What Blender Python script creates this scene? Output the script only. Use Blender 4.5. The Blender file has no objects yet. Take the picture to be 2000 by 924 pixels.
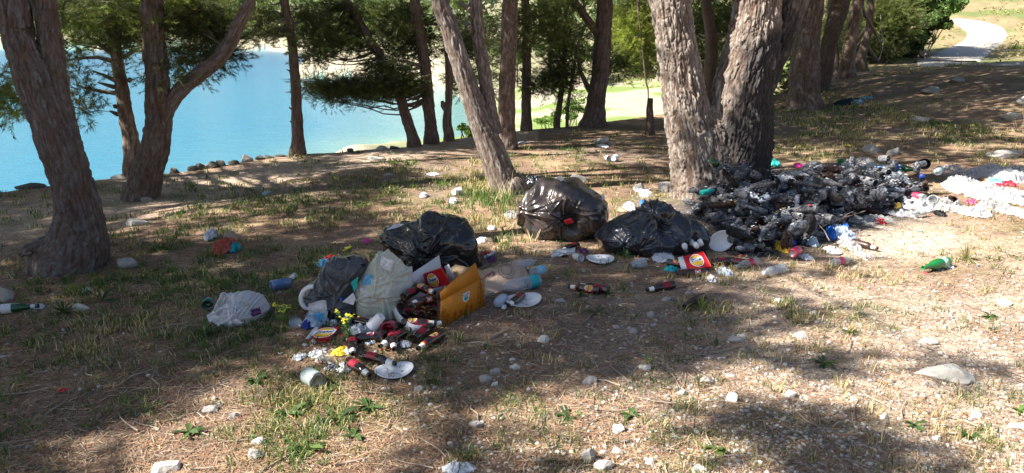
import bpy, math, random
import numpy as np
from mathutils import Vector, Matrix, Euler

R = math.radians
SC = bpy.context.scene
rnd = random.Random(7)
rng = np.random.default_rng(11)

# ---------------------------------------------------------------- camera
F = 1444.0                      # focal length in photograph pixels (2000 wide)
PITCH = R(15.4)
CAM = np.array([0.0, 0.0, 1.6])
cd = bpy.data.cameras.new('camera')
cam = bpy.data.objects.new('camera', cd)
SC.collection.objects.link(cam)
cam.location = CAM
cam.rotation_euler = (R(90) - PITCH, 0, 0)
cd.sensor_width = 36.0
cd.lens = F / 2000.0 * 36.0
cd.clip_start = 0.05
cd.clip_end = 3000
SC.camera = cam

# ---------------------------------------------------------------- light
SUN_DIR = np.array([-0.82, -0.20, 0.80])          # towards the sun: left, a little behind
SUN_DIR /= np.linalg.norm(SUN_DIR)
SUN_EL = math.asin(SUN_DIR[2])
SUN_AZ = math.atan2(SUN_DIR[0], SUN_DIR[1])       # clockwise from +Y
world = bpy.data.worlds.new("World")
SC.world = world
world.use_nodes = True
wn = world.node_tree
wn.nodes.clear()
sky = wn.nodes.new('ShaderNodeTexSky')
sky.sky_type = 'NISHITA'
sky.sun_disc = False
sky.sun_elevation = SUN_EL
sky.sun_rotation = SUN_AZ
sky.air_density = 1.0
sky.dust_density = 1.2
bg = wn.nodes.new('ShaderNodeBackground')
bg.inputs[1].default_value = 0.055
wo = wn.nodes.new('ShaderNodeOutputWorld')
wn.links.new(sky.outputs[0], bg.inputs[0])
wn.links.new(bg.outputs[0], wo.inputs[0])
sd = bpy.data.lights.new('sun', 'SUN')
sd.energy = 5.0
sd.angle = R(0.55)
sd.color = (1.0, 0.95, 0.87)
sun = bpy.data.objects.new('sun', sd)
SC.collection.objects.link(sun)
sun.rotation_euler = Vector(SUN_DIR).to_track_quat('Z', 'Y').to_euler()
sun.location = (-20, -5, 20)

SC.view_settings.view_transform = 'Standard'
SC.view_settings.look = 'None'
SC.view_settings.exposure = 1.62
SC.view_settings.gamma = 1.0
SC.view_settings.use_curve_mapping = False
SC.render.engine = 'CYCLES'
SC.cycles.use_denoising = True
SC.cycles.max_bounces = 6
SC.cycles.diffuse_bounces = 3
SC.cycles.glossy_bounces = 3
SC.cycles.transparent_max_bounces = 12
SC.cycles.sample_clamp_indirect = 6.0

# ---------------------------------------------------------------- noise
_p = np.random.default_rng(3).permutation(256)
PERM = np.concatenate([_p, _p, _p]).astype(np.int64)
_g = np.random.default_rng(4).normal(size=(256, 3))
GRAD = _g / np.linalg.norm(_g, axis=1)[:, None]


def perlin(x, y, z=0.0):
    x, y, z = np.broadcast_arrays(np.asarray(x, float), np.asarray(y, float), np.asarray(z, float))
    xi, yi, zi = np.floor(x), np.floor(y), np.floor(z)
    xf, yf, zf = x - xi, y - yi, z - zi
    xi = xi.astype(np.int64) & 255
    yi = yi.astype(np.int64) & 255
    zi = zi.astype(np.int64) & 255
    fx, fy, fz = (t * t * t * (t * (t * 6 - 15) + 10) for t in (xf, yf, zf))
    out = 0
    for dx in (0, 1):
        wx = fx if dx else 1 - fx
        for dy in (0, 1):
            wy = fy if dy else 1 - fy
            for dz in (0, 1):
                wz = fz if dz else 1 - fz
                h = PERM[PERM[PERM[(xi + dx) & 255] + ((yi + dy) & 255)] + ((zi + dz) & 255)]
                g = GRAD[h]
                out = out + wx * wy * wz * (g[..., 0] * (xf - dx) + g[..., 1] * (yf - dy) + g[..., 2] * (zf - dz))
    return out * 1.6


def fbm(x, y, z=0.0, o=4, lac=2.03, gain=0.5):
    a, s, t = 1.0, 0.0, 0.0
    for k in range(o):
        s = s + a * perlin(np.asarray(x) * lac ** k + 17.3 * k, np.asarray(y) * lac ** k - 9.1 * k, np.asarray(z) * lac ** k + 3.7 * k)
        t += a
        a *= gain
    return s / t


def ridged(x, y, z=0.0, o=3):
    a, s, t = 1.0, 0.0, 0.0
    for k in range(o):
        n = 1 - np.abs(perlin(np.asarray(x) * 2.1 ** k + 31 * k, np.asarray(y) * 2.1 ** k, np.asarray(z) * 2.1 ** k + 5 * k)) * 2.2
        s = s + a * n
        t += a
        a *= 0.5
    return s / t


def sstep(a, b, x):
    t = np.clip((np.asarray(x, float) - a) / (b - a), 0, 1)
    return t * t * (3 - 2 * t)


# ---------------------------------------------------------------- projection
CP, SP = math.cos(PITCH), math.sin(PITCH)


def ray(px, py):
    u = (px - 1000.0) / F
    v = (462.0 - py) / F
    return np.array([u, CP + v * SP, -SP + v * CP])


def proj(X, Y, Z):
    dx, dy, dz = X, Y, Z - CAM[2]
    f = dy * CP - dz * SP
    u = dy * SP + dz * CP
    f = np.where(np.abs(f) < 1e-6, 1e-6, f)
    return 1000 + F * dx / f, 462 - F * u / f, f


def at_depth(px, py, Y):
    d = ray(px, py)
    return CAM + d * (Y / d[1])


# ---------------------------------------------------------------- terrain
def zp_macro(X, Y):
    X = np.asarray(X, float)
    Y = np.asarray(Y, float)
    z = 0.035 * np.maximum(X - 3, 0)
    z = z + 0.13 * np.maximum(Y - 33, 0) * sstep(6, 16, X) + 0.10 * np.maximum(X - 24, 0)
    z = z - 0.02 * np.maximum(-X - 2, 0)
    # bank below the road on the right
    z = z + 0.55 * sstep(5.5, 12, X) * sstep(9, 15, Y) * (1 - sstep(17, 28, Y))
    return z


def flat_pt(px, py):
    d = ray(px, py)
    t = (0 - CAM[2]) / d[2]
    return CAM + d * t


_edge = [(-60, -3, 0), ]
EP = [(-900, 470), (-300, 405), (0, 360), (240, 338), (430, 318), (600, 300), (800, 287), (900, 268), (1000, 256), (1150, 243), (1300, 222)]
_ex, _ey = [], []
for px, py in EP:
    q = flat_pt(px, py)
    _ex.append(q[0])
    _ey.append(q[1])
_ex += [7.0, 11.0, 15, 18, 26, 60, 400]
_ey += [19.0, 25.0, 33, 46, 75, 140, 500]
_ex = [-400, -60, -14] + _ex
_ey = [-300, -14, 3.5] + _ey
EX, EY = np.array(_ex), np.array(_ey)

LAKE = np.array([(-1.9, 34.5), (-2.6, 48.8), (-5.2, 62), (-12, 74), (-23.6, 80), (-27, 92), (-31, 118), (-42, 160), (-68, 210),
                 (-120, 214), (-200, 205), (-400, 230), (-700, 200), (-700, -300), (-300, -120), (-60, -14.5), (-14, 3), (-7.5, 7.6), (-5.5, 9.5), (-4.6, 12.5), (-5.5, 20), (-7, 27), (-5.4, 32)], float)


def lake_dist(X, Y):
    """signed distance to the shore: positive on land"""
    X = np.asarray(X, float)
    Y = np.asarray(Y, float)
    n = len(LAKE)
    d2 = np.full(X.shape, 1e18)
    inside = np.zeros(X.shape, bool)
    for i in range(n):
        ax, ay = LAKE[i]
        bx, by = LAKE[(i + 1) % n]
        ex, ey = bx - ax, by - ay
        t = np.clip(((X - ax) * ex + (Y - ay) * ey) / (ex * ex + ey * ey), 0, 1)
        d2 = np.minimum(d2, (X - ax - t * ex) ** 2 + (Y - ay - t * ey) ** 2)
        c = ((ay > Y) != (by > Y)) & (X < ex * (Y - ay) / (ey if abs(ey) > 1e-9 else 1e-9) + ax)
        inside ^= c
    d = np.sqrt(d2)
    return np.where(inside, -d, d)


WATER = -3.0


def macro(X, Y, ld=None):
    X = np.asarray(X, float)
    Y = np.asarray(Y, float)
    ye = np.interp(X, EX, EY) + 0.25 * perlin(X * 0.8, 3.1)
    s = Y - ye
    zp = zp_macro(X, Y)
    drop = np.where(s > 0, 0.75 * np.maximum(s - 0.25, 0) + 0.25 * np.minimum(np.maximum(s, 0), 0.25), 0)
    z1 = zp - drop
    if ld is None:
        ld = lake_dist(X, Y)
    cove = sstep(-7, -4, X) * (1 - sstep(70, 85, Y))
    wob = 0.6 * fbm(X * 0.08, Y * 0.08, 2.0, o=3)
    steep = WATER + 0.75 * np.clip(ld, 0, 4) + 0.3 * np.clip(ld - 4, 0, 30) + 0.12 * np.maximum(ld - 34, 0) + wob * np.clip(ld, 0, 6) * 0.5
    gentle = WATER + 0.08 * np.clip(ld, 0, 30) + 0.22 * np.maximum(ld - 30, 0) + 0.15 * wob * np.clip(ld, 0, 6) * 0.3
    z2 = np.where(ld > 0, gentle * cove + steep * (1 - cove), WATER + 0.6 * np.maximum(ld, -6))
    k = 0.25
    h = np.clip(0.5 + 0.5 * (z1 - z2) / k, 0, 1)
    near = s < -1.5
    z = z2 * (1 - h) + z1 * h + k * h * (1 - h)
    return np.where(near & (Y < 30), np.maximum(z1, z2 * 0 + z1), z)


def micro(X, Y):
    r = np.sqrt(X * X + Y * Y)
    a = 1 / (1 + (r / 14) ** 2)
    return a * (0.035 * fbm(X * 0.9, Y * 0.9, 1.0, o=3) + 0.012 * fbm(X * 5, Y * 5, 4.0, o=3)) + 0.05 * (1 - a) * fbm(X * 0.35, Y * 0.35, 7.0, o=2)


_HX = np.arange(-13, 15, 0.03)
_HY = np.arange(0.0, 17, 0.03)
_A, _B = np.meshgrid(_HX, _HY, indexing='ij')
_HT = macro(_A, _B) + micro(_A, _B)


def gz(X, Y):
    X = np.asarray(X, float)
    Y = np.asarray(Y, float)
    inside = (X > -12.9) & (X < 14.9) & (Y > 0.05) & (Y < 16.9)
    if inside.all():
        fx, fy = (X + 13) / .03, Y / .03
        i, j = fx.astype(int), fy.astype(int)
        a, b_ = fx - i, fy - j
        return _HT[i, j] * (1 - a) * (1 - b_) + _HT[i + 1, j] * a * (1 - b_) + _HT[i, j + 1] * (1 - a) * b_ + _HT[i + 1, j + 1] * a * b_
    return macro(X, Y) + micro(X, Y)


def G(px, py):
    """point of the ground seen at a pixel of the photograph"""
    d = ray(px, py)
    ts = np.geomspace(1.6, 400, 900)
    pts = CAM[None] + d[None] * ts[:, None]
    below = pts[:, 2] < gz(pts[:, 0], pts[:, 1])
    i = int(np.argmax(below))
    if not below[i]:
        i = len(ts) - 1
    lo, hi = ts[max(i - 1, 0)], ts[i]
    tt = np.linspace(lo, hi, 40)
    pts = CAM[None] + d[None] * tt[:, None]
    below = pts[:, 2] < gz(pts[:, 0], pts[:, 1])
    j = int(np.argmax(below)) if below.any() else -1
    return pts[j]


# ---------------------------------------------------------------- objects
def link(o, parent=None):
    SC.collection.objects.link(o)
    if parent is not None:
        o.parent = parent
    return o


def tag(o, label=None, cat=None, group=None, kind=None):
    if label:
        o['label'] = label
    if cat:
        o['category'] = cat
    if group:
        o['group'] = group
    if kind:
        o['kind'] = kind
    return o


def empty(name, loc, rot=(0, 0, 0), scale=1.0):
    o = bpy.data.objects.new(name, None)
    o.empty_display_size = 0.1
    o.location = loc
    o.rotation_euler = rot
    o.scale = (scale,) * 3
    return link(o)


def mk(name, verts, faces, mats, parent=None, smooth=True, col=None, midx=None, loc=None):
    """faces: list of arrays (n,3)/(n,4) or a python list of index tuples"""
    me = bpy.data.meshes.new(name)
    verts = np.ascontiguousarray(verts, dtype=np.float32)
    if isinstance(faces, np.ndarray):
        faces = [faces]
    if len(faces) and isinstance(faces[0], np.ndarray) and faces[0].ndim == 2:
        loops = np.concatenate([f.ravel() for f in faces]).astype(np.int32)
        tot = np.concatenate([np.full(len(f), f.shape[1]) for f in faces])
    else:
        loops = np.array([i for f in faces for i in f], dtype=np.int32)
        tot = np.array([len(f) for f in faces])
    start = np.concatenate([[0], np.cumsum(tot)[:-1]]).astype(np.int32)
    me.vertices.add(len(verts))
    me.vertices.foreach_set('co', verts.ravel())
    me.loops.add(len(loops))
    me.loops.foreach_set('vertex_index', loops)
    me.polygons.add(len(tot))
    me.polygons.foreach_set('loop_start', start)
    me.update(calc_edges=True)
    me.validate()
    if smooth:
        me.polygons.foreach_set('use_smooth', np.ones(len(me.polygons), bool))
    if not isinstance(mats, (list, tuple)):
        mats = [mats]
    for m in mats:
        me.materials.append(m)
    if midx is not None:
        me.polygons.foreach_set('material_index', np.asarray(midx, dtype=np.int32))
    if col is not None:
        a = me.color_attributes.new('Col', 'FLOAT_COLOR', 'POINT')
        c = np.ones((len(verts), 4), np.float32)
        c[:, :col.shape[1]] = col
        a.data.foreach_set('color', c.ravel())
    me.update()
    o = bpy.data.objects.new(name, me)
    if loc is not None:
        o.location = loc
    return link(o, parent)


def kids(o):
    return [c for c in o.children]


def copy_tree(o, parent=None):
    c = o.copy()
    SC.collection.objects.link(c)
    c.parent = parent
    for ch in kids(o):
        copy_tree(ch, c)
    return c


def unit(v):
    v = np.asarray(v, float)
    return v / max(np.linalg.norm(v), 1e-9)


def basis(z, hint=(0, 0, 1)):
    z = unit(z)
    h = np.asarray(hint, float)
    if abs(z @ unit(h)) > 0.97:
        h = np.array([1.0, 0, 0])
    x = unit(np.cross(h, z))
    y = np.cross(z, x)
    return x, y, z


def grid_faces(nu, nv, wrap_u=False, wrap_v=False, off=0):
    """verts index = i*nv + j ; i in nu, j in nv"""
    iu = np.arange(nu if wrap_u else nu - 1)
    iv = np.arange(nv if wrap_v else nv - 1)
    I, J = np.meshgrid(iu, iv, indexing='ij')
    I2, J2 = (I + 1) % nu, (J + 1) % nv
    return np.stack([I * nv + J, I2 * nv + J, I2 * nv + J2, I * nv + J2], -1).reshape(-1, 4) + off


def lathe(profile, seg=24, caps=True):
    """profile [(r, z)...] bottom to top -> verts, faces list"""
    pr = np.array(profile, float)
    th = np.linspace(0, 2 * np.pi, seg, endpoint=False)
    V = np.stack([np.outer(pr[:, 0], np.cos(th)), np.outer(pr[:, 0], np.sin(th)), np.repeat(pr[:, 1][:, None], seg, 1)], -1).reshape(-1, 3)
    Fq = grid_faces(len(pr), seg, wrap_v=True)[:, ::-1]
    return V, Fq


def merge(parts):
    """list of (verts, faces) -> one"""
    vs, fs3, fs4, o = [], [], [], 0
    for v, f in parts:
        v = np.asarray(v, float)
        for ff in (f if isinstance(f, list) else [f]):
            ff = np.asarray(ff)
            (fs3 if ff.shape[1] == 3 else fs4).append(ff + o)
        vs.append(v)
        o += len(v)
    out = []
    if fs4:
        out.append(np.concatenate(fs4))
    if fs3:
        out.append(np.concatenate(fs3))
    return np.concatenate(vs), out


def tube(pts, rad, seg=8, close=True):
    pts = np.asarray(pts, float)
    n = len(pts)
    rad = np.broadcast_to(np.asarray(rad, float), (n,))
    tang = np.gradient(pts, axis=0)
    V = []
    hint = np.array([0.3, 0.2, 1.0])
    if abs(unit(tang[0]) @ unit(hint)) > 0.9:
        hint = np.array([1.0, 0.1, 0])
    x = None
    th = np.linspace(0, 2 * np.pi, seg, endpoint=False)
    for i in range(n):
        t = unit(tang[i])
        if x is None:
            x = unit(np.cross(hint, t))
        else:
            x = unit(x - t * (x @ t))
        y = np.cross(t, x)
        V.append(pts[i] + rad[i] * (np.cos(th)[:, None] * x + np.sin(th)[:, None] * y))
    V = np.concatenate(V)
    Fq = grid_faces(n, seg, wrap_v=True)
    if close:
        V = np.concatenate([V, pts[:1], pts[-1:]])
        a = np.arange(seg)
        b = (a + 1) % seg
        c0 = np.stack([b, a, np.full(seg, n * seg)], 1)
        c1 = np.stack([(n - 1) * seg + a, (n - 1) * seg + b, np.full(seg, n * seg + 1)], 1)
        return V, [Fq, np.concatenate([c0, c1])]
    return V, [Fq]


def boxmesh(c, s):
    c = np.asarray(c, float)
    s = np.asarray(s, float) / 2
    v = np.array([(x, y, z) for x in (-1, 1) for y in (-1, 1) for z in (-1, 1)], float) * s + c
    f = np.array([(0, 1, 3, 2), (4, 6, 7, 5), (0, 4, 5, 1), (2, 3, 7, 6), (0, 2, 6, 4), (1, 5, 7, 3)])
    return v, f


# ---------------------------------------------------------------- materials
def nt(name):
    m = bpy.data.materials.new(name)
    m.use_nodes = True
    n = m.node_tree
    return m, n, n.nodes['Principled BSDF'], n.nodes['Material Output']


def mat(name, col, rough=0.6, spec=0.4, metal=0.0, alpha=1.0, bump=None, var=None, coat=0.0, trans=0.0, ior=1.45, sub=0.0, attr=False):
    """bump=(scale, strength, distance)   var=(scale, amount, colour2)"""
    m, n, b, out = nt(name)
    b.inputs['Base Color'].default_value = (*col, 1)
    b.inputs['Roughness'].default_value = rough
    b.inputs['Specular IOR Level'].default_value = spec
    b.inputs['Metallic'].default_value = metal
    b.inputs['Alpha'].default_value = alpha
    b.inputs['Coat Weight'].default_value = coat
    b.inputs['Coat Roughness'].default_value = 0.08
    b.inputs['Transmission Weight'].default_value = trans
    b.inputs['IOR'].default_value = ior
    tc = n.nodes.new('ShaderNodeTexCoord')
    src = None
    if attr:
        a = n.nodes.new('ShaderNodeAttribute')
        a.attribute_name = 'Col'
        src = a.outputs['Color']
        n.links.new(src, b.inputs['Base Color'])
    if var:
        no = n.nodes.new('ShaderNodeTexNoise')
        no.inputs['Scale'].default_value = var[0]
        no.inputs['Detail'].default_value = 5
        no.inputs['Roughness'].default_value = 0.65
        n.links.new(tc.outputs['Object'], no.inputs['Vector'])
        rp = n.nodes.new('ShaderNodeValToRGB')
        rp.color_ramp.elements[0].position = 0.42
        rp.color_ramp.elements[1].position = 0.62
        n.links.new(no.outputs['Fac'], rp.inputs[0])
        mu = n.nodes.new('ShaderNodeMath')
        mu.operation = 'MULTIPLY'
        mu.inputs[1].default_value = var[1]
        n.links.new(rp.outputs['Color'], mu.inputs[0])
        mx = n.nodes.new('ShaderNodeMixRGB')
        n.links.new(mu.outputs[0], mx.inputs[0])
        if src is None:
            mx.inputs[1].default_value = (*col, 1)
        else:
            n.links.new(src, mx.inputs[1])
        mx.inputs[2].default_value = (*var[2], 1)
        n.links.new(mx.outputs[0], b.inputs['Base Color'])
    if bump:
        no = n.nodes.new('ShaderNodeTexNoise')
        no.inputs['Scale'].default_value = bump[0]
        no.inputs['Detail'].default_value = 6
        n.links.new(tc.outputs['Object'], no.inputs['Vector'])
        bu = n.nodes.new('ShaderNodeBump')
        bu.inputs['Strength'].default_value = bump[1]
        bu.inputs['Distance'].default_value = bump[2]
        n.links.new(no.outputs['Fac'], bu.inputs['Height'])
        n.links.new(bu.outputs[0], b.inputs['Normal'])
    return m
# ================================================================ ground sheet
def ground_colour(X, Y, Z, ld):
    n1 = fbm(X * 0.55, Y * 0.55, 2.2, o=4)
    n2 = fbm(X * 2.2, Y * 2.2, 5.5, o=4)
    n3 = fbm(X * 9, Y * 9, 8.5, o=3)
    px, py, f = proj(X, Y, Z)
    litter = np.array([0.225, 0.148, 0.102])
    straw = np.array([0.36, 0.265, 0.172])
    earth = np.array([0.19, 0.15, 0.13])
    gravel = np.array([0.45, 0.39, 0.33])
    c = litter[None] + (straw - litter)[None] * sstep(-0.15, 0.35, n2 + 0.4 * n3)[:, None]
    c = c + (earth - c) * (sstep(0.0, 0.4, -n1 + 0.3 * n3) * 0.7)[:, None]
    # stony, paler ground towards the right front
    g = sstep(900, 1700, px) * sstep(420, 620, py) * (f > 0) * (Y < 9)
    g = np.clip(g * (0.55 + 0.9 * n2), 0, 0.8)
    c = c + (gravel - c) * g[:, None]
    # bright flattened earth by the right end of the burnt heap
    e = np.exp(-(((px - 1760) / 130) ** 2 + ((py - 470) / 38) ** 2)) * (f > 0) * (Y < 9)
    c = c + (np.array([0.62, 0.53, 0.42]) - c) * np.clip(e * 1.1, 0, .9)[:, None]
    # path along the lake edge
    pyl = np.interp(px, [-200, 0, 300, 600, 850, 1000], [480, 440, 385, 330, 285, 262])
    w = np.interp(px, [0, 300, 600, 900], [45, 42, 30, 14])
    pth = np.exp(-(((py - pyl) / w) ** 2) * 1.2) * (f > 0) * (px < 1050) * (Y < 16)
    c = c + (np.array([0.47, 0.37, 0.29]) + 0.12 * n3[:, None] - c) * np.clip(pth * 1.1, 0, 0.9)[:, None]
    # ash and soot round the heap
    a = np.exp(-(((px - 1520) / 260) ** 2 + ((py - 415) / 62) ** 2) ** 1.5) * (f > 0) * (Y < 10.5) * (Y > 4)
    c = c + (np.array([0.11, 0.105, 0.105]) + 0.10 * sstep(0, .5, n3)[:, None] - c) * np.clip(a * 1.3, 0, .93)[:, None]
    # green flush in the turf
    gr = sstep(0.02, 0.5, fbm(X * 1.3, Y * 1.3, 12.0, o=3)) * 0.45 * (Y < 40)
    c = c + (np.array([0.13, 0.15, 0.055]) - c) * gr[:, None]
    # banks behind: dry grass verge near the road
    far = sstep(20, 30, Y) * (X > 8)
    dry = np.array([0.26, 0.22, 0.12])
    c = c + (dry[None] * (1 + 0.5 * n2[:, None]) - c) * (far * 0.8)[:, None]
    grn = far * sstep(-0.1, 0.3, fbm(X * .3, Y * .3, 3., o=3)) * 0.8
    c = c + (np.array([0.11, 0.16, 0.05]) - c) * grn[:, None]
    # below the edge: pale shore, green field, white rock, scrub
    ye = np.interp(X, EX, EY)
    low = sstep(0.5, 3.5, Y - ye)
    shore = np.array([0.36, 0.33, 0.25])
    scrub = np.array([0.17, 0.19, 0.10])
    field = np.array([0.17, 0.24, 0.075])
    nf = fbm(X * 0.22, Y * 0.22, 9.0, o=4)
    base = shore[None] * (1 + 0.25 * fbm(X * .9, Y * .9, 6., o=3)[:, None]) + 0 * c
    cove = sstep(-7, -2, X) * (1 - sstep(58, 72, Y))
    f1 = cove * sstep(-0.12, 0.12, nf + 0.25 * sstep(30, 18, Y - 10) - 0.05)
    base = base + (field - base) * f1[:, None]
    rise = sstep(2.5, 5.0, ld + 3 * nf) * (1 - cove)
    mixs = sstep(-0.25, 0.25, fbm(X * 0.12, Y * 0.12, 4.0, o=5))
    hill = scrub[None] * (1 - mixs[:, None]) + np.array([0.27, 0.25, 0.17])[None] * mixs[:, None]
    base = base + (hill - base) * rise[:, None]
    base = np.where((ld < 0)[:, None], np.array([0.16, 0.36, 0.34])[None], base)
    c = c + (base - c) * low[:, None]
    return np.clip(c, 0.02, 0.9)


def fan(nr, rs, ths):
    Rr, T = np.meshgrid(rs, ths, indexing='ij')
    X = Rr * np.sin(T)
    Y = Rr * np.cos(T) - 0.6
    return X.ravel(), Y.ravel()


front = np.linspace(R(-44), R(44), 640)
side = np.linspace(R(44), R(316), 90)[1:-1]
ths = np.concatenate([front, side])
rs = np.concatenate([[0.02, 0.5, 1.0, 1.5, 1.9], np.geomspace(2.2, 14, 400), np.geomspace(14.15, 60, 150), np.geomspace(62, 1500, 110)])
gX, gY = fan(0, rs, ths)
gld = lake_dist(gX, gY)
gZ = macro(gX, gY, gld) + micro(gX, gY)
gC = ground_colour(gX, gY, gZ, gld)

m_ground, n, b, out = nt('ground')
at = n.nodes.new('ShaderNodeAttribute')
at.attribute_name = 'Col'
geo = n.nodes.new('ShaderNodeNewGeometry')
no1 = n.nodes.new('ShaderNodeTexNoise')
no1.inputs['Scale'].default_value = 55
no1.inputs['Detail'].default_value = 7
no1.inputs['Roughness'].default_value = 0.7
n.links.new(geo.outputs['Position'], no1.inputs['Vector'])
rp = n.nodes.new('ShaderNodeValToRGB')
rp.color_ramp.elements[0].position = 0.33
rp.color_ramp.elements[0].color = (0.45, 0.42, 0.40, 1)
rp.color_ramp.elements[1].position = 0.68
rp.color_ramp.elements[1].color = (1.55, 1.5, 1.45, 1)
n.links.new(no1.outputs['Fac'], rp.inputs[0])
mx = n.nodes.new('ShaderNodeMixRGB')
mx.blend_type = 'MULTIPLY'
mx.inputs[0].default_value = 1
n.links.new(at.outputs['Color'], mx.inputs[1])
n.links.new(rp.outputs[0], mx.inputs[2])
# fine grit: small stones seen as cells
vo = n.nodes.new('ShaderNodeTexVoronoi')
vo.inputs['Scale'].default_value = 70
n.links.new(geo.outputs['Position'], vo.inputs['Vector'])
rp2 = n.nodes.new('ShaderNodeValToRGB')
rp2.color_ramp.elements[0].position = 0.10
rp2.color_ramp.elements[0].color = (1, 1, 1, 1)
rp2.color_ramp.elements[1].position = 0.24
rp2.color_ramp.elements[1].color = (0, 0, 0, 1)
n.links.new(vo.outputs['Distance'], rp2.inputs[0])
mu = n.nodes.new('ShaderNodeMath')
mu.operation = 'MULTIPLY'
mu.inputs[1].default_value = 0.35
n.links.new(rp2.outputs[0], mu.inputs[0])
mx2 = n.nodes.new('ShaderNodeMixRGB')
n.links.new(mu.outputs[0], mx2.inputs[0])
n.links.new(mx.outputs[0], mx2.inputs[1])
mx2.inputs[2].default_value = (0.5, 0.44, 0.37, 1)
n.links.new(mx2.outputs[0], b.inputs['Base Color'])
b.inputs['Roughness'].default_value = 0.95
b.inputs['Specular IOR Level'].default_value = 0.15
bu = n.nodes.new('ShaderNodeBump')
bu.inputs['Strength'].default_value = 0.8
bu.inputs['Distance'].default_value = 0.012
n.links.new(no1.outputs['Fac'], bu.inputs['Height'])
n.links.new(bu.outputs[0], b.inputs['Normal'])
nth = len(ths)
gf = grid_faces(len(rs), nth, wrap_v=True)
ground = mk('ground', np.stack([gX, gY, gZ], 1), gf[:, ::-1], m_ground, col=gC)
tag(ground, kind='structure')

# ================================================================ water
m_water, n, b, out = nt('lake_water')
b.inputs['Base Color'].default_value = (0.055, 0.30, 0.40, 1)
b.inputs['Roughness'].default_value = 0.18
b.inputs['Specular IOR Level'].default_value = 0.12
geo = n.nodes.new('ShaderNodeNewGeometry')
mp = n.nodes.new('ShaderNodeMapping')
mp.inputs['Scale'].default_value = (0.6, 2.2, 1)
n.links.new(geo.outputs['Position'], mp.inputs[0])
w1 = n.nodes.new('ShaderNodeTexNoise')
w1.inputs['Scale'].default_value = 1.6
w1.inputs['Detail'].default_value = 6
w1.inputs['Roughness'].default_value = 0.6
n.links.new(mp.outputs[0], w1.inputs['Vector'])
w1.inputs['Scale'].default_value = 2.2
bu = n.nodes.new('ShaderNodeBump')
bu.inputs['Strength'].default_value = 0.35
bu.inputs['Distance'].default_value = 0.12
n.links.new(w1.outputs['Fac'], bu.inputs['Height'])
n.links.new(bu.outputs[0], b.inputs['Normal'])
at = n.nodes.new('ShaderNodeAttribute')
at.attribute_name = 'Col'
rp = n.nodes.new('ShaderNodeValToRGB')
rp.color_ramp.elements[0].position = 0.35
rp.color_ramp.elements[0].color = (0.86, 0.9, 0.92, 1)
rp.color_ramp.elements[1].position = 0.65
rp.color_ramp.elements[1].color = (1.1, 1.07, 1.05, 1)
n.links.new(w1.outputs['Fac'], rp.inputs[0])
mx = n.nodes.new('ShaderNodeMixRGB')
mx.blend_type = 'MULTIPLY'
mx.inputs[0].default_value = 1
n.links.new(at.outputs['Color'], mx.inputs[1])
n.links.new(rp.outputs[0], mx.inputs[2])
n.links.new(mx.outputs[0], b.inputs['Base Color'])
wx = np.linspace(-700, 30, 147)
wy = np.concatenate([np.linspace(-300, 10, 20), np.linspace(12, 120, 110), np.linspace(124, 260, 30)])
WX, WY = np.meshgrid(wx, wy, indexing='ij')
wx_f, wy_f = WX.ravel(), WY.ravel()
wld = -lake_dist(wx_f, wy_f)
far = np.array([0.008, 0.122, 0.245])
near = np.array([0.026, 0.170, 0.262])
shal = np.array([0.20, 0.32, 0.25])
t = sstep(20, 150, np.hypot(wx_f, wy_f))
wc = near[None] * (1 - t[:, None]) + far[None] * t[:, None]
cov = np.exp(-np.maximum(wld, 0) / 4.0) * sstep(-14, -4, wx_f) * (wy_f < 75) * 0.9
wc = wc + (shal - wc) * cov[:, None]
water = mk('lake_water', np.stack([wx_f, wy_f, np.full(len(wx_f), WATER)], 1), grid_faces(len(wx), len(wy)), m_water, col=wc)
tag(water, kind='structure')

# ================================================================ road
m_road = mat('pale_concrete', (0.47, 0.425, 0.375), 0.9, 0.2, var=(1.3, 0.5, (0.38, 0.33, 0.28)), bump=(30, 0.3, 0.01))
m_verge = mat('orange_earth', (0.42, 0.22, 0.10), 0.95, 0.1, var=(3, 0.6, (0.5, 0.36, 0.2)))


def ribbon(name, left, right, m, lift, kind='structure', n=60, nv=8):
    L = np.array([G(*q)[:2] for q in left])
    Rr = np.array([G(*q)[:2] for q in right])
    tl = np.linspace(0, 1, len(L))
    tt = np.linspace(0, 1, n)

    def smooth(P):
        Q = np.stack([np.interp(tt, tl, P[:, k]) for k in (0, 1)], 1)
        for _ in range(4):
            Q[1:-1] = (Q[:-2] + 2 * Q[1:-1] + Q[2:]) / 4
        return Q
    L, Rr = smooth(L), smooth(Rr)
    s = np.linspace(0, 1, nv)
    P = L[:, None] * (1 - s)[None, :, None] + Rr[:, None] * s[None, :, None]
    X, Y = P[..., 0].ravel(), P[..., 1].ravel()
    Z = macro(X, Y) + 0.02 + lift
    edge = np.tile((s == 0) | (s == 1), n)
    Z = np.where(edge, Z - 0.25, Z)
    o = mk(name, np.stack([X, Y, Z], 1), grid_faces(n, nv), m)
    return tag(o, kind=kind)


ribbon('road', [(1768, 121), (1808, 106), (1850, 92), (1874, 78), (1882, 63), (1858, 47), (1822, 42)],
       [(1930, 122), (1948, 103), (1966, 86), (1980, 70), (1972, 54), (1930, 42), (1880, 37)], m_road, 0.04)
ribbon('road', [(1790, 119), (1850, 119), (1920, 120), (2000, 122), (2110, 124)],
       [(1790, 126), (1850, 130), (1920, 133), (2000, 136), (2110, 140)], m_road, 0.03)
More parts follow.
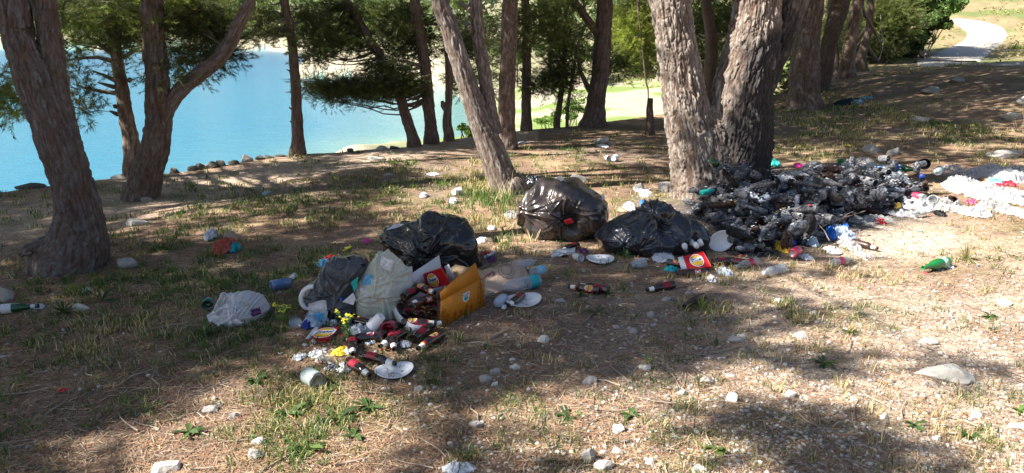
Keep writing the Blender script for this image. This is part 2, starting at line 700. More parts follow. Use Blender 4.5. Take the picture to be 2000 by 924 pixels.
# ================================================================ bark
def bark_mat(name, light, dark, rough=0.9):
    m, n, b, out = nt(name)
    at = n.nodes.new('ShaderNodeAttribute')
    at.attribute_name = 'Col'
    geo = n.nodes.new('ShaderNodeNewGeometry')
    mp = n.nodes.new('ShaderNodeMapping')
    mp.inputs['Scale'].default_value = (1, 1, 0.35)
    n.links.new(geo.outputs['Position'], mp.inputs[0])
    no = n.nodes.new('ShaderNodeTexNoise')
    no.inputs['Scale'].default_value = 45
    no.inputs['Detail'].default_value = 8
    no.inputs['Roughness'].default_value = 0.7
    n.links.new(mp.outputs[0], no.inputs['Vector'])
    rp = n.nodes.new('ShaderNodeValToRGB')
    rp.color_ramp.elements[0].position = 0.3
    rp.color_ramp.elements[0].color = (0.5, 0.47, 0.45, 1)
    rp.color_ramp.elements[1].position = 0.7
    rp.color_ramp.elements[1].color = (1.5, 1.47, 1.42, 1)
    n.links.new(no.outputs['Fac'], rp.inputs[0])
    mx = n.nodes.new('ShaderNodeMixRGB')
    mx.blend_type = 'MULTIPLY'
    mx.inputs[0].default_value = 1
    n.links.new(at.outputs['Color'], mx.inputs[1])
    n.links.new(rp.outputs[0], mx.inputs[2])
    n.links.new(mx.outputs[0], b.inputs['Base Color'])
    b.inputs['Roughness'].default_value = rough
    b.inputs['Specular IOR Level'].default_value = 0.2
    bu = n.nodes.new('ShaderNodeBump')
    bu.inputs['Strength'].default_value = 0.9
    bu.inputs['Distance'].default_value = 0.01
    n.links.new(no.outputs['Fac'], bu.inputs['Height'])
    n.links.new(bu.outputs[0], b.inputs['Normal'])
    return m


m_bark = bark_mat('pine_bark', None, None)
PLATE = np.array([0.30, 0.235, 0.195])
CRACK = np.array([0.10, 0.062, 0.045])


def smooth_path(ctrl, n):
    """Catmull-Rom through rows (x,y,z,r) resampled at n even steps"""
    C = np.asarray(ctrl, float)
    C = np.concatenate([[2 * C[0] - C[1]], C, [2 * C[-1] - C[-2]]])
    out = []
    per = 24
    for i in range(1, len(C) - 2):
        t = np.linspace(0, 1, per, endpoint=False)[:, None]
        a, b_, c, d = C[i - 1], C[i], C[i + 1], C[i + 2]
        out.append(0.5 * (2 * b_ + (c - a) * t + (2 * a - 5 * b_ + 4 * c - d) * t ** 2 + (3 * b_ - a - 3 * c + d) * t ** 3))
    out.append(C[-2:-1])
    P = np.concatenate(out)
    L = np.concatenate([[0], np.cumsum(np.linalg.norm(np.diff(P[:, :3], axis=0), axis=1))])
    s = np.linspace(0, L[-1], n)
    return np.stack([np.interp(s, L, P[:, k]) for k in range(4)], 1), L[-1]


def bark_tube(ctrl, seg, step, depth=0.02, fr=22.0, seed=0.0, flare=0.0, char=None, tint=None, lump=0.06):
    """displaced trunk skin -> verts, faces, colours"""
    C = np.asarray(ctrl, float)
    L0 = np.linalg.norm(np.diff(C[:, :3], axis=0), axis=1).sum()
    n = max(6, int(L0 / step))
    P, L = smooth_path(C, n)
    s = np.linspace(0, L, n)
    tang = np.gradient(P[:, :3], axis=0)
    tang /= np.linalg.norm(tang, axis=1)[:, None]
    x = unit(np.cross([0.1, 1, 0.05], tang[0]))
    th = np.linspace(0, 2 * np.pi, seg, endpoint=False)
    ct, st_ = np.cos(th), np.sin(th)
    Xs, Ys = [], []
    for i in range(n):
        x = unit(x - tang[i] * (x @ tang[i]))
        Xs.append(x)
        Ys.append(np.cross(tang[i], x))
    Xs, Ys = np.array(Xs), np.array(Ys)
    D = ct[None, :, None] * Xs[:, None] + st_[None, :, None] * Ys[:, None]     # n,seg,3
    rad = P[:, 3][:, None] * np.ones(seg)[None]
    rr = P[:, 3][:, None]
    u, v = ct[None] * rr, st_[None] * rr
    w = s[:, None] + 0 * u
    # big lumps and buttress flutes
    rad = rad * (1 + lump * fbm(u * 3 + seed, v * 3, w * 1.3, o=2))
    if flare:
        lobes = 0.5 + 0.5 * np.cos(th[None] * 5 + seed + 0.6 * np.sin(th * 2)[None])
        rad = rad * (1 + flare * np.exp(-s[:, None] / 0.17) * (0.35 + 0.65 * lobes))
    # bark: long scaly plates split by furrows
    fr = fr * 1.25
    wob = 0.5 * perlin(u * 6 + seed, v * 6, w * 5)
    a = perlin(u * fr + seed + wob, v * fr + wob, w * fr * 0.10 + seed)
    a3 = perlin(u * fr * 1.9 + 7, v * fr * 1.9 + seed, w * fr * 0.26)
    c2 = perlin(u * fr * 0.8 + 40 + seed, v * fr * 0.8, w * fr * 0.36 + wob)
    crack = np.minimum(np.minimum(np.abs(a) * 4.5, 0.3 + np.abs(a3) * 3.5), 0.35 + np.abs(c2) * 4.0)
    crack = np.clip(crack, 0, 1)
    steps = np.floor((c2 * 1.5 + a3 + 2) * 3) / 3.0 - 0.6
    fine = fbm(u * fr * 3, v * fr * 3, w * fr * 1.6 + seed, o=2)
    h = crack * (0.75 + 0.35 * (steps - steps.mean())) + 0.22 * fine
    rad = rad + depth * (h - 0.75)
    V = P[:, None, :3] + D * rad[..., None]
    t = np.clip(h, 0, 1)[..., None]
    pl = (PLATE if tint is None else np.asarray(tint)) * np.array([.90, .99, 1.06])
    tone = 1 + 0.35 * fbm(u * 6 + seed, v * 6, w * 3, o=3)[..., None]
    col = (CRACK * (1 - t) + pl * t) * tone
    V = V.reshape(-1, 3)
    col = col.reshape(-1, 3)
    if char is not None:
        k = char(V)[:, None]
        soot = np.array([0.022, 0.021, 0.022]) * (1 + 1.2 * t.reshape(-1, 1))  # near-black tone for the masked bark
        col = col * (1 - k) + soot * k
    Fq = grid_faces(n, seg, wrap_v=True)
    tip = len(V)
    V = np.concatenate([V, P[-1:, :3]])
    col = np.concatenate([col, col[-1:]])
    aidx = np.arange(seg)
    cap = np.stack([(n - 1) * seg + aidx, (n - 1) * seg + (aidx + 1) % seg, np.full(seg, tip)], 1)
    return V, [Fq, cap], np.clip(col, 0.01, 0.9), P


def px_path(rows, Y0, dY=0.0, ground_first=True, lean=0.0):
    """rows (px, py, width_px) at depth Y0 (dY added linearly to the top) -> ctrl rows"""
    out = []
    for i, (px, py, w) in enumerate(rows):
        Y = Y0 + dY * i / max(1, len(rows) - 1)
        q = at_depth(px, py, Y)
        f = (q[1]) * CP - (q[2] - CAM[2]) * SP
        out.append([q[0], q[1], q[2], 0.5 * w * f / F])
    return out


def extend(ctrl, top_z, wig=0.25, rtop=0.05, seed=1, n=4, drift=None):
    """carry the trunk on above the frame"""
    r_ = random.Random(seed)
    c = [list(q) for q in ctrl]
    a, b_ = np.array(c[-2]), np.array(c[-1])
    d = (b_ - a)[:3]
    d = d / max(abs(d[2]), 0.2)
    if drift is not None:
        d = np.array(drift, float)
    z0, r0 = b_[2], b_[3]
    p = b_[:3].copy()
    dz = (top_z - z0) / n
    for i in range(n):
        d = d * 0.75
        d[2] = 1
        p = p + np.array([d[0] * dz + r_.uniform(-wig, wig) * 0.5, d[1] * dz + r_.uniform(-wig, wig) * 0.5, dz])
        c.append([p[0], p[1], p[2], r0 + (rtop - r0) * (i + 1) / n])
    return c


# ================================================================ needles
def leaf_mat(name, trl=0.35):
    m, n, b, out = nt(name)
    at = n.nodes.new('ShaderNodeAttribute')
    at.attribute_name = 'Col'
    n.links.new(at.outputs['Color'], b.inputs['Base Color'])
    b.inputs['Roughness'].default_value = 0.5
    b.inputs['Specular IOR Level'].default_value = 0.3
    tr = n.nodes.new('ShaderNodeBsdfTranslucent')
    br = n.nodes.new('ShaderNodeMixRGB')
    br.blend_type = 'MULTIPLY'
    br.inputs[0].default_value = 1
    br.inputs[2].default_value = (1.3, 1.5, 0.6, 1)
    n.links.new(at.outputs['Color'], br.inputs[1])
    n.links.new(br.outputs[0], tr.inputs[0])
    ms = n.nodes.new('ShaderNodeMixShader')
    ms.inputs[0].default_value = trl
    n.links.new(b.outputs[0], ms.inputs[1])
    n.links.new(tr.outputs[0], ms.inputs[2])
    n.links.new(ms.outputs[0], out.inputs[0])
    return m


m_leaf = leaf_mat('pine_needles')
m_blade = leaf_mat('grass_blades', 0.3)
m_twig = mat('grey_twig', (0.19, 0.15, 0.125), 0.9, 0.2)


def needle_proto(n, L, w, seed, twig=0.16):
    """needles standing round a short twig pointing +x"""
    g = np.random.default_rng(seed)
    t = g.uniform(0, 1, n)
    base = np.stack([t * twig, g.normal(0, .003, n), g.normal(0, .003, n) - 0.03 * t * t], 1)
    ph = g.uniform(0, 2 * np.pi, n)
    el = g.uniform(0.35, 1.15, n) * (1.1 - 0.5 * t)
    d = np.stack([np.cos(el), np.sin(el) * np.cos(ph), np.sin(el) * np.sin(ph)], 1)
    ln = L * g.uniform(0.6, 1.15, n)
    tip = base + d * ln[:, None]
    tip[:, 2] -= 0.15 * ln
    side = np.cross(d, g.normal(size=(n, 3)))
    side /= np.linalg.norm(side, axis=1)[:, None]
    a = base - side * w / 2
    b_ = base + side * w / 2
    return np.stack([a, b_, tip], 1).reshape(-1, 3)


PROTO = [needle_proto(32, 0.060, 0.0046, k, .11) for k in range(7)]
PROTO_C = [needle_proto(34, 0.11, 0.0140, 20 + k, 0.2) for k in range(5)]


def tufts(P, D, scale, proto, base_col, seed=0, jit=0.35):
    """place tuft prototypes at points P pointing along D -> verts, tris, colours"""
    g = np.random.default_rng(seed)
    n = len(P)
    D = D / np.maximum(np.linalg.norm(D, axis=1), 1e-6)[:, None]
    up = g.normal(size=(n, 3))
    Yv = np.cross(up, D)
    Yv /= np.maximum(np.linalg.norm(Yv, axis=1), 1e-6)[:, None]
    Zv = np.cross(D, Yv)
    which = g.integers(0, len(proto), n)
    scale = np.broadcast_to(scale, (n,))
    base_col = np.asarray(base_col)
    if base_col.ndim == 1:
        base_col = np.repeat(base_col[None], n, 0)
    Vs, Cs = [], []
    for k in range(len(proto)):
        sel = which == k
        if not sel.any():
            continue
        T = proto[k]
        s = scale[sel][:, None, None]
        V = P[sel][:, None] + s * (T[None, :, 0:1] * D[sel][:, None] + T[None, :, 1:2] * Yv[sel][:, None] + T[None, :, 2:3] * Zv[sel][:, None])
        nn = T.shape[0] // 3
        tone = g.uniform(1 - jit, 1 + jit, (sel.sum(), nn, 1)) * g.uniform(0.75, 1.25, (sel.sum(), 1, 1))
        c = base_col[sel][:, None] * tone
        yel = g.uniform(0, 1, (sel.sum(), nn, 1)) < 0.04
        c = np.where(yel, np.array([0.28, 0.17, 0.07]), c)
        Vs.append(V.reshape(-1, 3))
        Cs.append(np.repeat(c.reshape(-1, 3), 3, 0))
    V = np.concatenate(Vs)
    C = np.concatenate(Cs)
    return V, np.arange(len(V)).reshape(-1, 3), np.clip(C, 0.005, 0.9)


GREEN = {'dark': (0.066, 0.080, 0.032), 'mid': (0.110, 0.132, 0.040), 'lit': (0.19, 0.215, 0.050), 'grey': (0.12, 0.12, 0.068)}  # the lit tone puts sunlight into the needle colour


class Tree:
    def __init__(self, name, label, cat, base, group='pine trees on the shore slope'):
        self.root = empty(name, base)
        tag(self.root, label, cat, group)
        self.base = np.array(base, float)
        self.leafP, self.leafD, self.leafS, self.leafC = [], [], [], []
        self.cleafP, self.cleafD, self.cleafC, self.cleafS = [], [], [], []
        self.twigs = []
        self.nodes = []          # wood points from which clump branches may start
        self.tops = []

    def trunk(self, ctrl, seg=40, step=0.03, depth=0.015, fr=22, name='trunk', flare=0.0, char=None, tint=None, seed=0.0, lump=.06):
        V, Fc, C, P = bark_tube(ctrl, seg, step, depth, fr, seed, flare, char, tint, lump)
        o = mk(name, V - self.base, Fc, m_bark, self.root, col=C)
        self.nodes.append(P)
        return o

    def stick(self, pts, rad, seg=6, fine=False):
        if fine:
            self.twigs.append(tube(pts, rad, seg))
        else:
            V, Fc = tube(pts, rad, seg)
            mk('branch', V - self.base, Fc, m_twig, self.root)

    def all_nodes(self):
        return np.concatenate(self.nodes)

    def branch_to(self, q, r0=0.035, droop=0.1, minz=-9):
        N = self.all_nodes()
        N = N[N[:, 2] > min(max(minz, -9), N[:, 2].max() - 0.1)]
        d = np.linalg.norm(N[:, :3] - q, axis=1) + 0.6 * np.maximum(0, N[:, 2] - q[2])
        a = N[int(np.argmin(d))]
        L = np.linalg.norm(a[:3] - q)
        m1 = a[:3] * 0.6 + q * 0.4 + np.array([0, 0, -droop * L]) + rng.normal(0, 0.03 * L, 3)
        pts = [a[:3], m1, q]
        P, _ = smooth_path([[*p, r] for p, r in zip(pts, [min(r0, a[3] * .8), r0 * .55, 0.006])], 9)
        P[1:-1, :3] += rng.normal(0, min(.012 * L, .02), (7, 3))
        self.stick(P[:, :3], P[:, 3], 5)
        return P

    def spray(self, px, py, rpx, rpy, Y, n, kind='dark', depth=0.5, nbranch=4, scale=1.0, droop=0.35, wood=True):
        """visible foliage: tufts in an uneven ellipsoid round a point seen at (px,py)"""
        c = at_depth(px, py, Y)
        sx, sz = rpx * Y / F, rpy * Y / F
        # sub-clumps
        n = int(n * 4.0)
        k = max(3, int(n / 26))
        cc = rng.normal(0, 0.5, (k, 3))
        cc = cc / np.maximum(1, np.linalg.norm(cc, axis=1) / 1.0)[:, None]
        cc = cc * [sx, depth, sz] + c
        ids = rng.integers(0, k, n)
        r_ = rng.normal(0, 1, (n, 3)) * np.array([0.10, 0.10, 0.055]) * max(1.0, Y / 11)
        P = cc[ids] + r_
        D = r_ * [1, 1, 0.6] + rng.normal(0, 0.06, (n, 3))
        D[:, 2] += rng.normal(0.01, 0.03, n)
        self.leafP.append(P)
        self.leafD.append(D)
        self.leafS.append(rng.uniform(0.75, 1.25, n) * scale * (1.0 if Y < 14 else 1.0 + (Y - 14) * 0.05))
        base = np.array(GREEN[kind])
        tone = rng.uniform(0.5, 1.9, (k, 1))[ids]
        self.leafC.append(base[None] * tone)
        if wood and self.nodes:
            for q in cc[rng.permutation(k)[:nbranch]]:
                self.branch_to(q, 0.02 * max(1, Y / 11))
        # fine twigs inside each clump
        for q in cc[:min(k, 14)]:
            for _ in range(2):
                e = q + rng.normal(0, 1, 3) * [0.14, 0.14, 0.08]
                self.stick([q, (q + e) / 2 + [0, 0, .02], e], [0.005, 0.004, 0.002], 4, True)

    def puff(self, c, r, n=18, kind='mid', sc=1.0):
        d = rng.normal(0, 0.45, (n, 3)) * r
        P = c + d
        self.cleafP.append(P)
        self.cleafS.append(np.full(n, 1.15 * sc))
        self.cleafD.append(d + rng.normal(0, 0.1, (n, 3)))
        self.cleafC.append(np.array(GREEN[kind])[None] * rng.uniform(0.7, 1.3, (n, 1)))

    def finish(self):
        if self.leafP:
            V, T, C = tufts(np.concatenate(self.leafP), np.concatenate(self.leafD), np.concatenate(self.leafS), PROTO, np.concatenate(self.leafC), 5)
        else:
            V, T, C = np.zeros((0, 3)), np.zeros((0, 3), int), np.zeros((0, 3))
        if self.cleafP:
            V2, T2, C2 = tufts(np.concatenate(self.cleafP), np.concatenate(self.cleafD), np.concatenate(self.cleafS), PROTO_C, np.concatenate(self.cleafC), 6)
            T = np.concatenate([T, T2 + len(V)])
            V = np.concatenate([V, V2])
            C = np.concatenate([C, C2])
        if len(V):
            mk('crown', V - self.base, [T], m_leaf, self.root, smooth=False, col=C)
        if self.twigs:
            V, Fc = merge(self.twigs)
            tag(mk('fine_twigs', V - self.base, Fc, m_twig, self.root), kind='stuff')


TREES = []


def new_tree(name, label, cat='tree', **k):
    def f(rows, Y0=None, dY=0.0, top=7.0, **kw):
        pass
    return None


def pine(label, rows, top=6.5, dY=0.0, seg=40, step=0.035, depth=0.012, fr=22, flare=0.25, char=None, tint=None, seed=0.0,
         Y0=None, rtop=0.05, drift=None, name='pine_tree', sink=0.12, lump=.06):
    by = rows[0][1]
    b0 = G(rows[0][0], by)
    if Y0 is None:
        while b0[2] < float(zp_macro(b0[0], b0[1])) - 0.25 and by < 600:      # the bank: stand on its brim, not in the lake
            by += 1.5
            b0 = G(rows[0][0], by)
    Y = b0[1] if Y0 is None else Y0
    c = px_path(rows, Y, dY)
    base = [c[0][0], c[0][1], float(gz(c[0][0], c[0][1]))]
    first = list(c[0])
    first[2] = base[2] - sink
    c[0][2] = max(c[0][2], base[2] + 0.03)
    c = [first] + c
    ext = extend(c, top, rtop=rtop, seed=int(seed * 10) + 3, drift=drift)
    t = Tree(name, label, 'tree', base)
    t.Y = Y
    t.trunk(ext, seg, step, depth, fr, 'trunk', flare, char, tint, seed, lump)
    TREES.append(t)
    return t


# ---- T1: leaning forked pine at the left edge
t1 = pine('thick leaning pine at far left with forked trunk and a broken root stub',
          [(138, 522, 126), (150, 480, 108), (155, 440, 92), (153, 400, 82), (140, 350, 76), (122, 300, 76), (100, 240, 74), (74, 180, 70), (48, 110, 62), (32, 55, 58), (25, 0, 56)],
          seg=130, step=0.010, depth=0.018, fr=22, flare=0.45, seed=1.0, top=6.5, rtop=0.07, tint=(0.165, 0.15, 0.145), lump=.12)
c = px_path([(148, 335, 50), (128, 260, 50), (112, 190, 48), (102, 110, 46), (95, 50, 44), (86, 0, 42)], t1.Y + 0.07)
t1.trunk(extend(c, 6.0, seed=5), 70, 0.015, 0.015, 24, 'limb', seed=3.3, tint=(0.165, 0.15, 0.145))
c = px_path([(140, 490, 60), (105, 486, 44), (75, 484, 30), (52, 489, 22), (38, 500, 12)], t1.Y - 0.05, dY=-0.12)
t1.trunk(c, 48, 0.01, 0.016, 24, 'root_stub', seed=6.1, tint=(0.20, 0.175, 0.16))
c = px_path([(112, 492, 34), (106, 508, 42), (104, 528, 50)], t1.Y - 0.1)
t1.trunk(c, 40, 0.012, 0.014, 24, 'root', seed=8.1, tint=(0.18, 0.155, 0.14))
for k, (px, py, dx, dy) in enumerate([(60, 494, -22, 5), (50, 488, -10, 16)]):
    a = at_depth(px, py, t1.Y - .2)
    e = at_depth(px + dx, py + dy, t1.Y - .26)
    t1.stick([a, (a + e) / 2, e], [0.012, 0.008, 0.002], 6)

# ---- T2: forked pine with the long diagonal limb
t2 = pine('dark pine with a long limb rising diagonally to the right over the lake',
          [(277, 388, 66), (281, 365, 60), (292, 325, 56), (303, 290, 54), (309, 250, 50), (308, 200, 47), (306, 150, 44), (302, 100, 44), (298, 50, 44), (296, 0, 44)],
          seg=90, step=0.016, depth=0.022, fr=17, flare=0.3, seed=2.0, top=7.2, tint=(0.19, 0.155, 0.135))
c = px_path([(316, 232, 32), (334, 200, 32), (356, 172, 31), (382, 150, 30), (408, 131, 29), (432, 110, 28), (450, 82, 26), (464, 52, 25), (478, 22, 23), (489, -5, 21)], t2.Y, dY=0.3)
t2.trunk(extend(c, 5.2, seed=8, drift=(0.35, 0.1, 1)), 56, 0.02, 0.011, 24, 'limb', seed=5.0, tint=(0.24, 0.2, 0.175))

# ---- T3: slim pine behind T2, dead side branches
t3 = pine('slim reddish pine at the bank with bare dead side branches, left of the diagonal-limbed pine',
          [(256, 332, 32), (258, 310, 31), (256, 275, 31), (246, 225, 28), (240, 185, 26), (234, 150, 25), (226, 100, 23), (217, 50, 22), (207, 0, 20)],
          seg=48, step=0.03, depth=0.014, fr=18, flare=0.15, seed=4.0, top=6.0, tint=(0.36, 0.25, 0.19))
for pts in ([(226, 182), (195, 178), (168, 173), (150, 165)], [(224, 157), (203, 147), (180, 138)], [(222, 170), (205, 165), (191, 161)], [(229, 223), (220, 219), (214, 217)],
            [(243, 112), (258, 102), (277, 92)], [(214, 102), (190, 84), (166, 68)], [(220, 120), (190, 112), (150, 114), (122, 122)], [(226, 208), (221, 206)], [(252, 157), (258, 154)]):
    P = [at_depth(a, b_, t3.Y + 0.0 - 0.1 * i) for i, (a, b_) in enumerate(pts)]
    t3.stick(P, np.linspace(0.03, 0.008, len(P)), 6)

# ---- T4: bark tint darkened to stand in for shade
t4 = pine('slender dark pine standing alone at the lake edge with snag stubs down its trunk',
          [(582, 298, 33), (582, 275, 26), (581, 250, 23), (579, 200, 21), (576, 150, 20), (572, 100, 19), (565, 50, 18), (555, 0, 18)],
          seg=40, step=0.035, depth=0.014, fr=18, flare=0.2, seed=5.0, top=6.5, tint=(0.19, 0.14, 0.12))
for (px, py, dx) in [(572, 140, -12), (570, 213, -6), (571, 240, -5), (588, 118, 12), (568, 105, -10), (572, 182, -6)]:
    a, e = at_depth(px + 3, py + 3, t4.Y), at_depth(px + dx, py - 4, t4.Y)
    t4.stick([a, (a + e) / 2, e], [0.022, 0.016, 0.006], 6)

# ---- T5..T7: shade put into the darker bark tints
t5 = pine('thin pine leaning left above the water right of the lone slender pine',
          [(808, 282, 27), (804, 262, 22), (792, 225, 21), (777, 175, 19), (751, 125, 19), (735, 98, 18), (715, 65, 18), (690, 25, 18), (672, -5, 17)],
          seg=36, step=0.04, depth=0.012, fr=18, flare=0.2, seed=6.0, top=6.0, tint=(0.19, 0.14, 0.12), dY=0.3)
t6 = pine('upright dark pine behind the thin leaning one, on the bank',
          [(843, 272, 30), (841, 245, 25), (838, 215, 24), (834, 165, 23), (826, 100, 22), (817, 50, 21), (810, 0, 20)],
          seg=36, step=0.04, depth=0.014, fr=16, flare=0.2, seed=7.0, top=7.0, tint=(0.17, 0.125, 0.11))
t7 = pine('narrow pine with a knobbly knee, half hidden left of the big leaning pine',
          [(877, 264, 21), (873, 240, 19), (876, 200, 15), (877, 150, 15), (875, 100, 15), (872, 40, 14)],
          seg=30, step=0.045, depth=0.012, fr=18, flare=0.2, seed=8.0, top=6.0, tint=(0.25, 0.18, 0.15))
a = at_depth(873, 214, t7.Y)
t7.stick([a, at_depth(866, 205, t7.Y), at_depth(863, 197, t7.Y)], [0.06, 0.05, 0.02], 7)

# ---- T8: leaning double pine
t8 = pine('grey leaning pine with two stems in the middle, dry grass at its foot',
          [(996, 375, 66), (984, 352, 58), (968, 315, 54), (952, 275, 50), (938, 240, 44), (924, 200, 42), (908, 150, 39), (892, 100, 38), (876, 50, 36), (859, 0, 34)],
          seg=80, step=0.018, depth=0.016, fr=20, flare=0.35, seed=9.0, top=7.0, tint=(0.31, 0.26, 0.225))
c = px_path([(965, 262, 36), (957, 220, 30), (951, 175, 28), (944, 130, 27), (937, 90, 27), (932, 45, 26), (929, 0, 26)], t8.Y + 0.12)
t8.trunk(extend(c, 6.5, seed=12), 48, 0.022, 0.012, 24, 'limb', seed=4.4, tint=(0.30, 0.25, 0.22))
for (a0, a1, c0, c1) in [(895, 3, 918, 20), (905, 40, 918, 55)]:
    p, q = at_depth(c0, c1, t8.Y), at_depth(a0, a1, t8.Y + .1)
    t8.stick([p, (p + q) / 2, q], [0.03, 0.024, 0.012], 7)
t8b = pine('straight brown pine standing just behind the leaning double-stemmed pine',
           [(990, 290, 42), (991, 265, 36), (990, 240, 34), (990, 200, 34), (991, 150, 32), (993, 100, 31), (995, 50, 31), (997, 0, 31)],
           seg=56, step=0.025, depth=0.014, fr=20, flare=0.2, seed=10.0, top=7.5, tint=(0.26, 0.19, 0.165))
t9 = pine('thin dark pine right of the straight brown pine, before the bright beach',
          [(1028, 252, 24), (1028, 220, 20), (1028, 175, 19), (1029, 100, 18), (1027, 50, 16), (1026, 0, 16)],
          seg=30, step=0.05, depth=0.014, fr=16, flare=0.2, seed=11.0, top=6.5, tint=(0.16, 0.12, 0.105))
t10 = pine('sturdy dark pine before the green field with a limb going up to its left',
           [(1159, 247, 56), (1160, 232, 46), (1163, 205, 38), (1167, 175, 36), (1172, 150, 35), (1176, 100, 35), (1179, 50, 33), (1181, 0, 32)],
           seg=56, step=0.03, depth=0.018, fr=15, flare=0.3, seed=12.0, top=7.5, tint=(0.20, 0.15, 0.135))
c = px_path([(1168, 66, 18), (1152, 45, 17), (1138, 25, 16), (1126, 8, 15), (1118, -8, 14)], t10.Y)
t10.trunk(extend(c, 5.5, seed=13), 26, 0.04, 0.01, 20, 'limb', seed=2.4, tint=(0.22, 0.16, 0.14))
t9b = pine('short young pine stem on the slope before the green field',
           [(1088, 236, 14), (1092, 210, 12), (1096, 180, 11), (1100, 140, 9), (1102, 90, 7)], seg=16, step=0.08, depth=0.006, fr=14,
           flare=0.1, seed=13.0, top=3.0, rtop=0.02, tint=(0.17, 0.13, 0.11))
t9c = pine('very thin bent pine stem touching the sturdy dark pine',
           [(1108, 228, 7), (1110, 200, 7), (1113, 180, 6), (1120, 140, 6), (1128, 90, 5)], seg=12, step=0.1, depth=0.004, fr=14,
           flare=0.1, seed=14.0, top=3.0, rtop=0.02, tint=(0.3, 0.24, 0.2))
c = px_path([(1152, 178, 12), (1143, 160, 10), (1134, 140, 8), (1128, 110, 7)], t10.Y + .1)
t10.stick([np.array(q[:3]) for q in c], [q[3] for q in c], 6)


# ---- T11: the big split pine, near-black on its right
def char11(V):  # patchy near-black tone over the right of the stems
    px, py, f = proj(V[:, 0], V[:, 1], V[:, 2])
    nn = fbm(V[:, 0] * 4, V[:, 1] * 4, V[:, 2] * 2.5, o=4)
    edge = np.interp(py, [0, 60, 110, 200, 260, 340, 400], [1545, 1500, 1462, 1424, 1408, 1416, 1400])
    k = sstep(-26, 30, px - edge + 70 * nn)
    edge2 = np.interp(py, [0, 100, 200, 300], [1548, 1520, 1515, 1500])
    ash = sstep(0.25, 0.5, fbm(V[:, 0] * 9, V[:, 1] * 9, V[:, 2] * 6, o=3))  # paler mottles inside the dark tone
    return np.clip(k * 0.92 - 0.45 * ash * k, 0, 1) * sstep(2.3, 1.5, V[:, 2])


t11_rows_r = [(1432, 378, 160), (1430, 350, 142), (1436, 300, 134), (1444, 250, 128), (1447, 200, 122), (1455, 150, 116), (1468, 100, 108), (1476, 50, 96), (1480, 0, 88), (1486, -50, 84)]
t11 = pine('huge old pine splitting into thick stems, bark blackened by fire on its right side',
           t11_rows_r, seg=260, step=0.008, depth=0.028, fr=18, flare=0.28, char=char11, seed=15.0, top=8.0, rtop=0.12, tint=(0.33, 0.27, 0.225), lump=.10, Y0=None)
c = px_path([(1378, 392, 124), (1371, 350, 114), (1360, 300, 104), (1348, 250, 96), (1338, 200, 88), (1331, 150, 80), (1324, 100, 78), (1316, 50, 76), (1309, 0, 76), (1303, -50, 72)], t11.Y - 0.06)
c[0][2] = t11.base[2] - 0.05
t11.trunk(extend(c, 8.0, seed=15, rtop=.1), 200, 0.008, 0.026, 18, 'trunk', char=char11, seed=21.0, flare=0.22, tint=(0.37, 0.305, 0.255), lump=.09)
c = px_path([(1404, 396, 130), (1402, 350, 122), (1396, 300, 112), (1389, 255, 92), (1384, 225, 66), (1381, 205, 34)], t11.Y - 0.035)
c[0][2] = t11.base[2] - 0.05
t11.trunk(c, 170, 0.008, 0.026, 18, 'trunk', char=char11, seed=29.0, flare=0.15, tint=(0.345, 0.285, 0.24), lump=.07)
c = px_path([(1492, 175, 40), (1507, 135, 42), (1524, 95, 42), (1540, 50, 44), (1554, 0, 46), (1566, -50, 46)], t11.Y + 0.12)
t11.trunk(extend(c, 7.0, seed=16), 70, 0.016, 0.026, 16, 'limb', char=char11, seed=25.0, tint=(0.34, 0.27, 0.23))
c = px_path([(1470, 40, 34), (1452, 18, 26), (1436, -6, 20), (1420, -30, 18)], t11.Y + 0.05)
t11.trunk(extend(c, 4.5, seed=17), 40, 0.02, 0.016, 18, 'limb', char=None, seed=27.0, tint=(0.37, 0.29, 0.24))
# dark pine seen through the fork, and others behind to the right
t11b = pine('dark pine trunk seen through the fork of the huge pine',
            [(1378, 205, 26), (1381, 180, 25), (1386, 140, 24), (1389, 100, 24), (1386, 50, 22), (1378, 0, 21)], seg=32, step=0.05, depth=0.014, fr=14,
            seed=16.0, top=7.0, tint=(0.085, 0.065, 0.06))  # tint lowered to stand in for shade on this trunk
t12 = pine('massive dark pine right behind the burnt one, roots spreading at its foot',
           [(1572, 212, 74), (1571, 195, 63), (1571, 150, 57), (1574, 100, 53), (1579, 50, 48), (1587, 0, 42)], seg=80, step=0.03, depth=0.035, fr=9.5, flare=0.3,
           seed=17.0, top=9.0, tint=(0.22, 0.165, 0.145))
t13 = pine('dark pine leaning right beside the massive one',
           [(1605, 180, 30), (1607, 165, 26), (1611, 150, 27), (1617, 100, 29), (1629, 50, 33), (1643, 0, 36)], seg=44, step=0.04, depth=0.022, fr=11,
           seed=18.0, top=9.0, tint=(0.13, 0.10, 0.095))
t14 = pine('reddish pine with a sunlit foot, third behind the burnt one',
           [(1653, 152, 36), (1655, 130, 29), (1658, 100, 26), (1667, 50, 23), (1677, 0, 23)], seg=40, step=0.05, depth=0.03, fr=9, flare=0.3,
           seed=19.0, top=9.0, tint=(0.36, 0.25, 0.20))
t15 = pine('crooked narrow pine behind the reddish one',
           [(1683, 140, 24), (1682, 115, 20), (1690, 85, 17), (1698, 50, 14), (1700, 0, 14)], seg=30, step=0.06, depth=0.02, fr=9,
           seed=20.0, top=8.0, tint=(0.20, 0.15, 0.13))
t16 = pine('brown pine at the wood edge left of the road, dark foliage behind it',
           [(1710, 124, 26), (1711, 100, 21), (1713, 50, 19), (1719, 0, 18)], seg=30, step=0.07, depth=0.02, fr=8,
           seed=21.0, top=9.0, tint=(0.26, 0.19, 0.16))
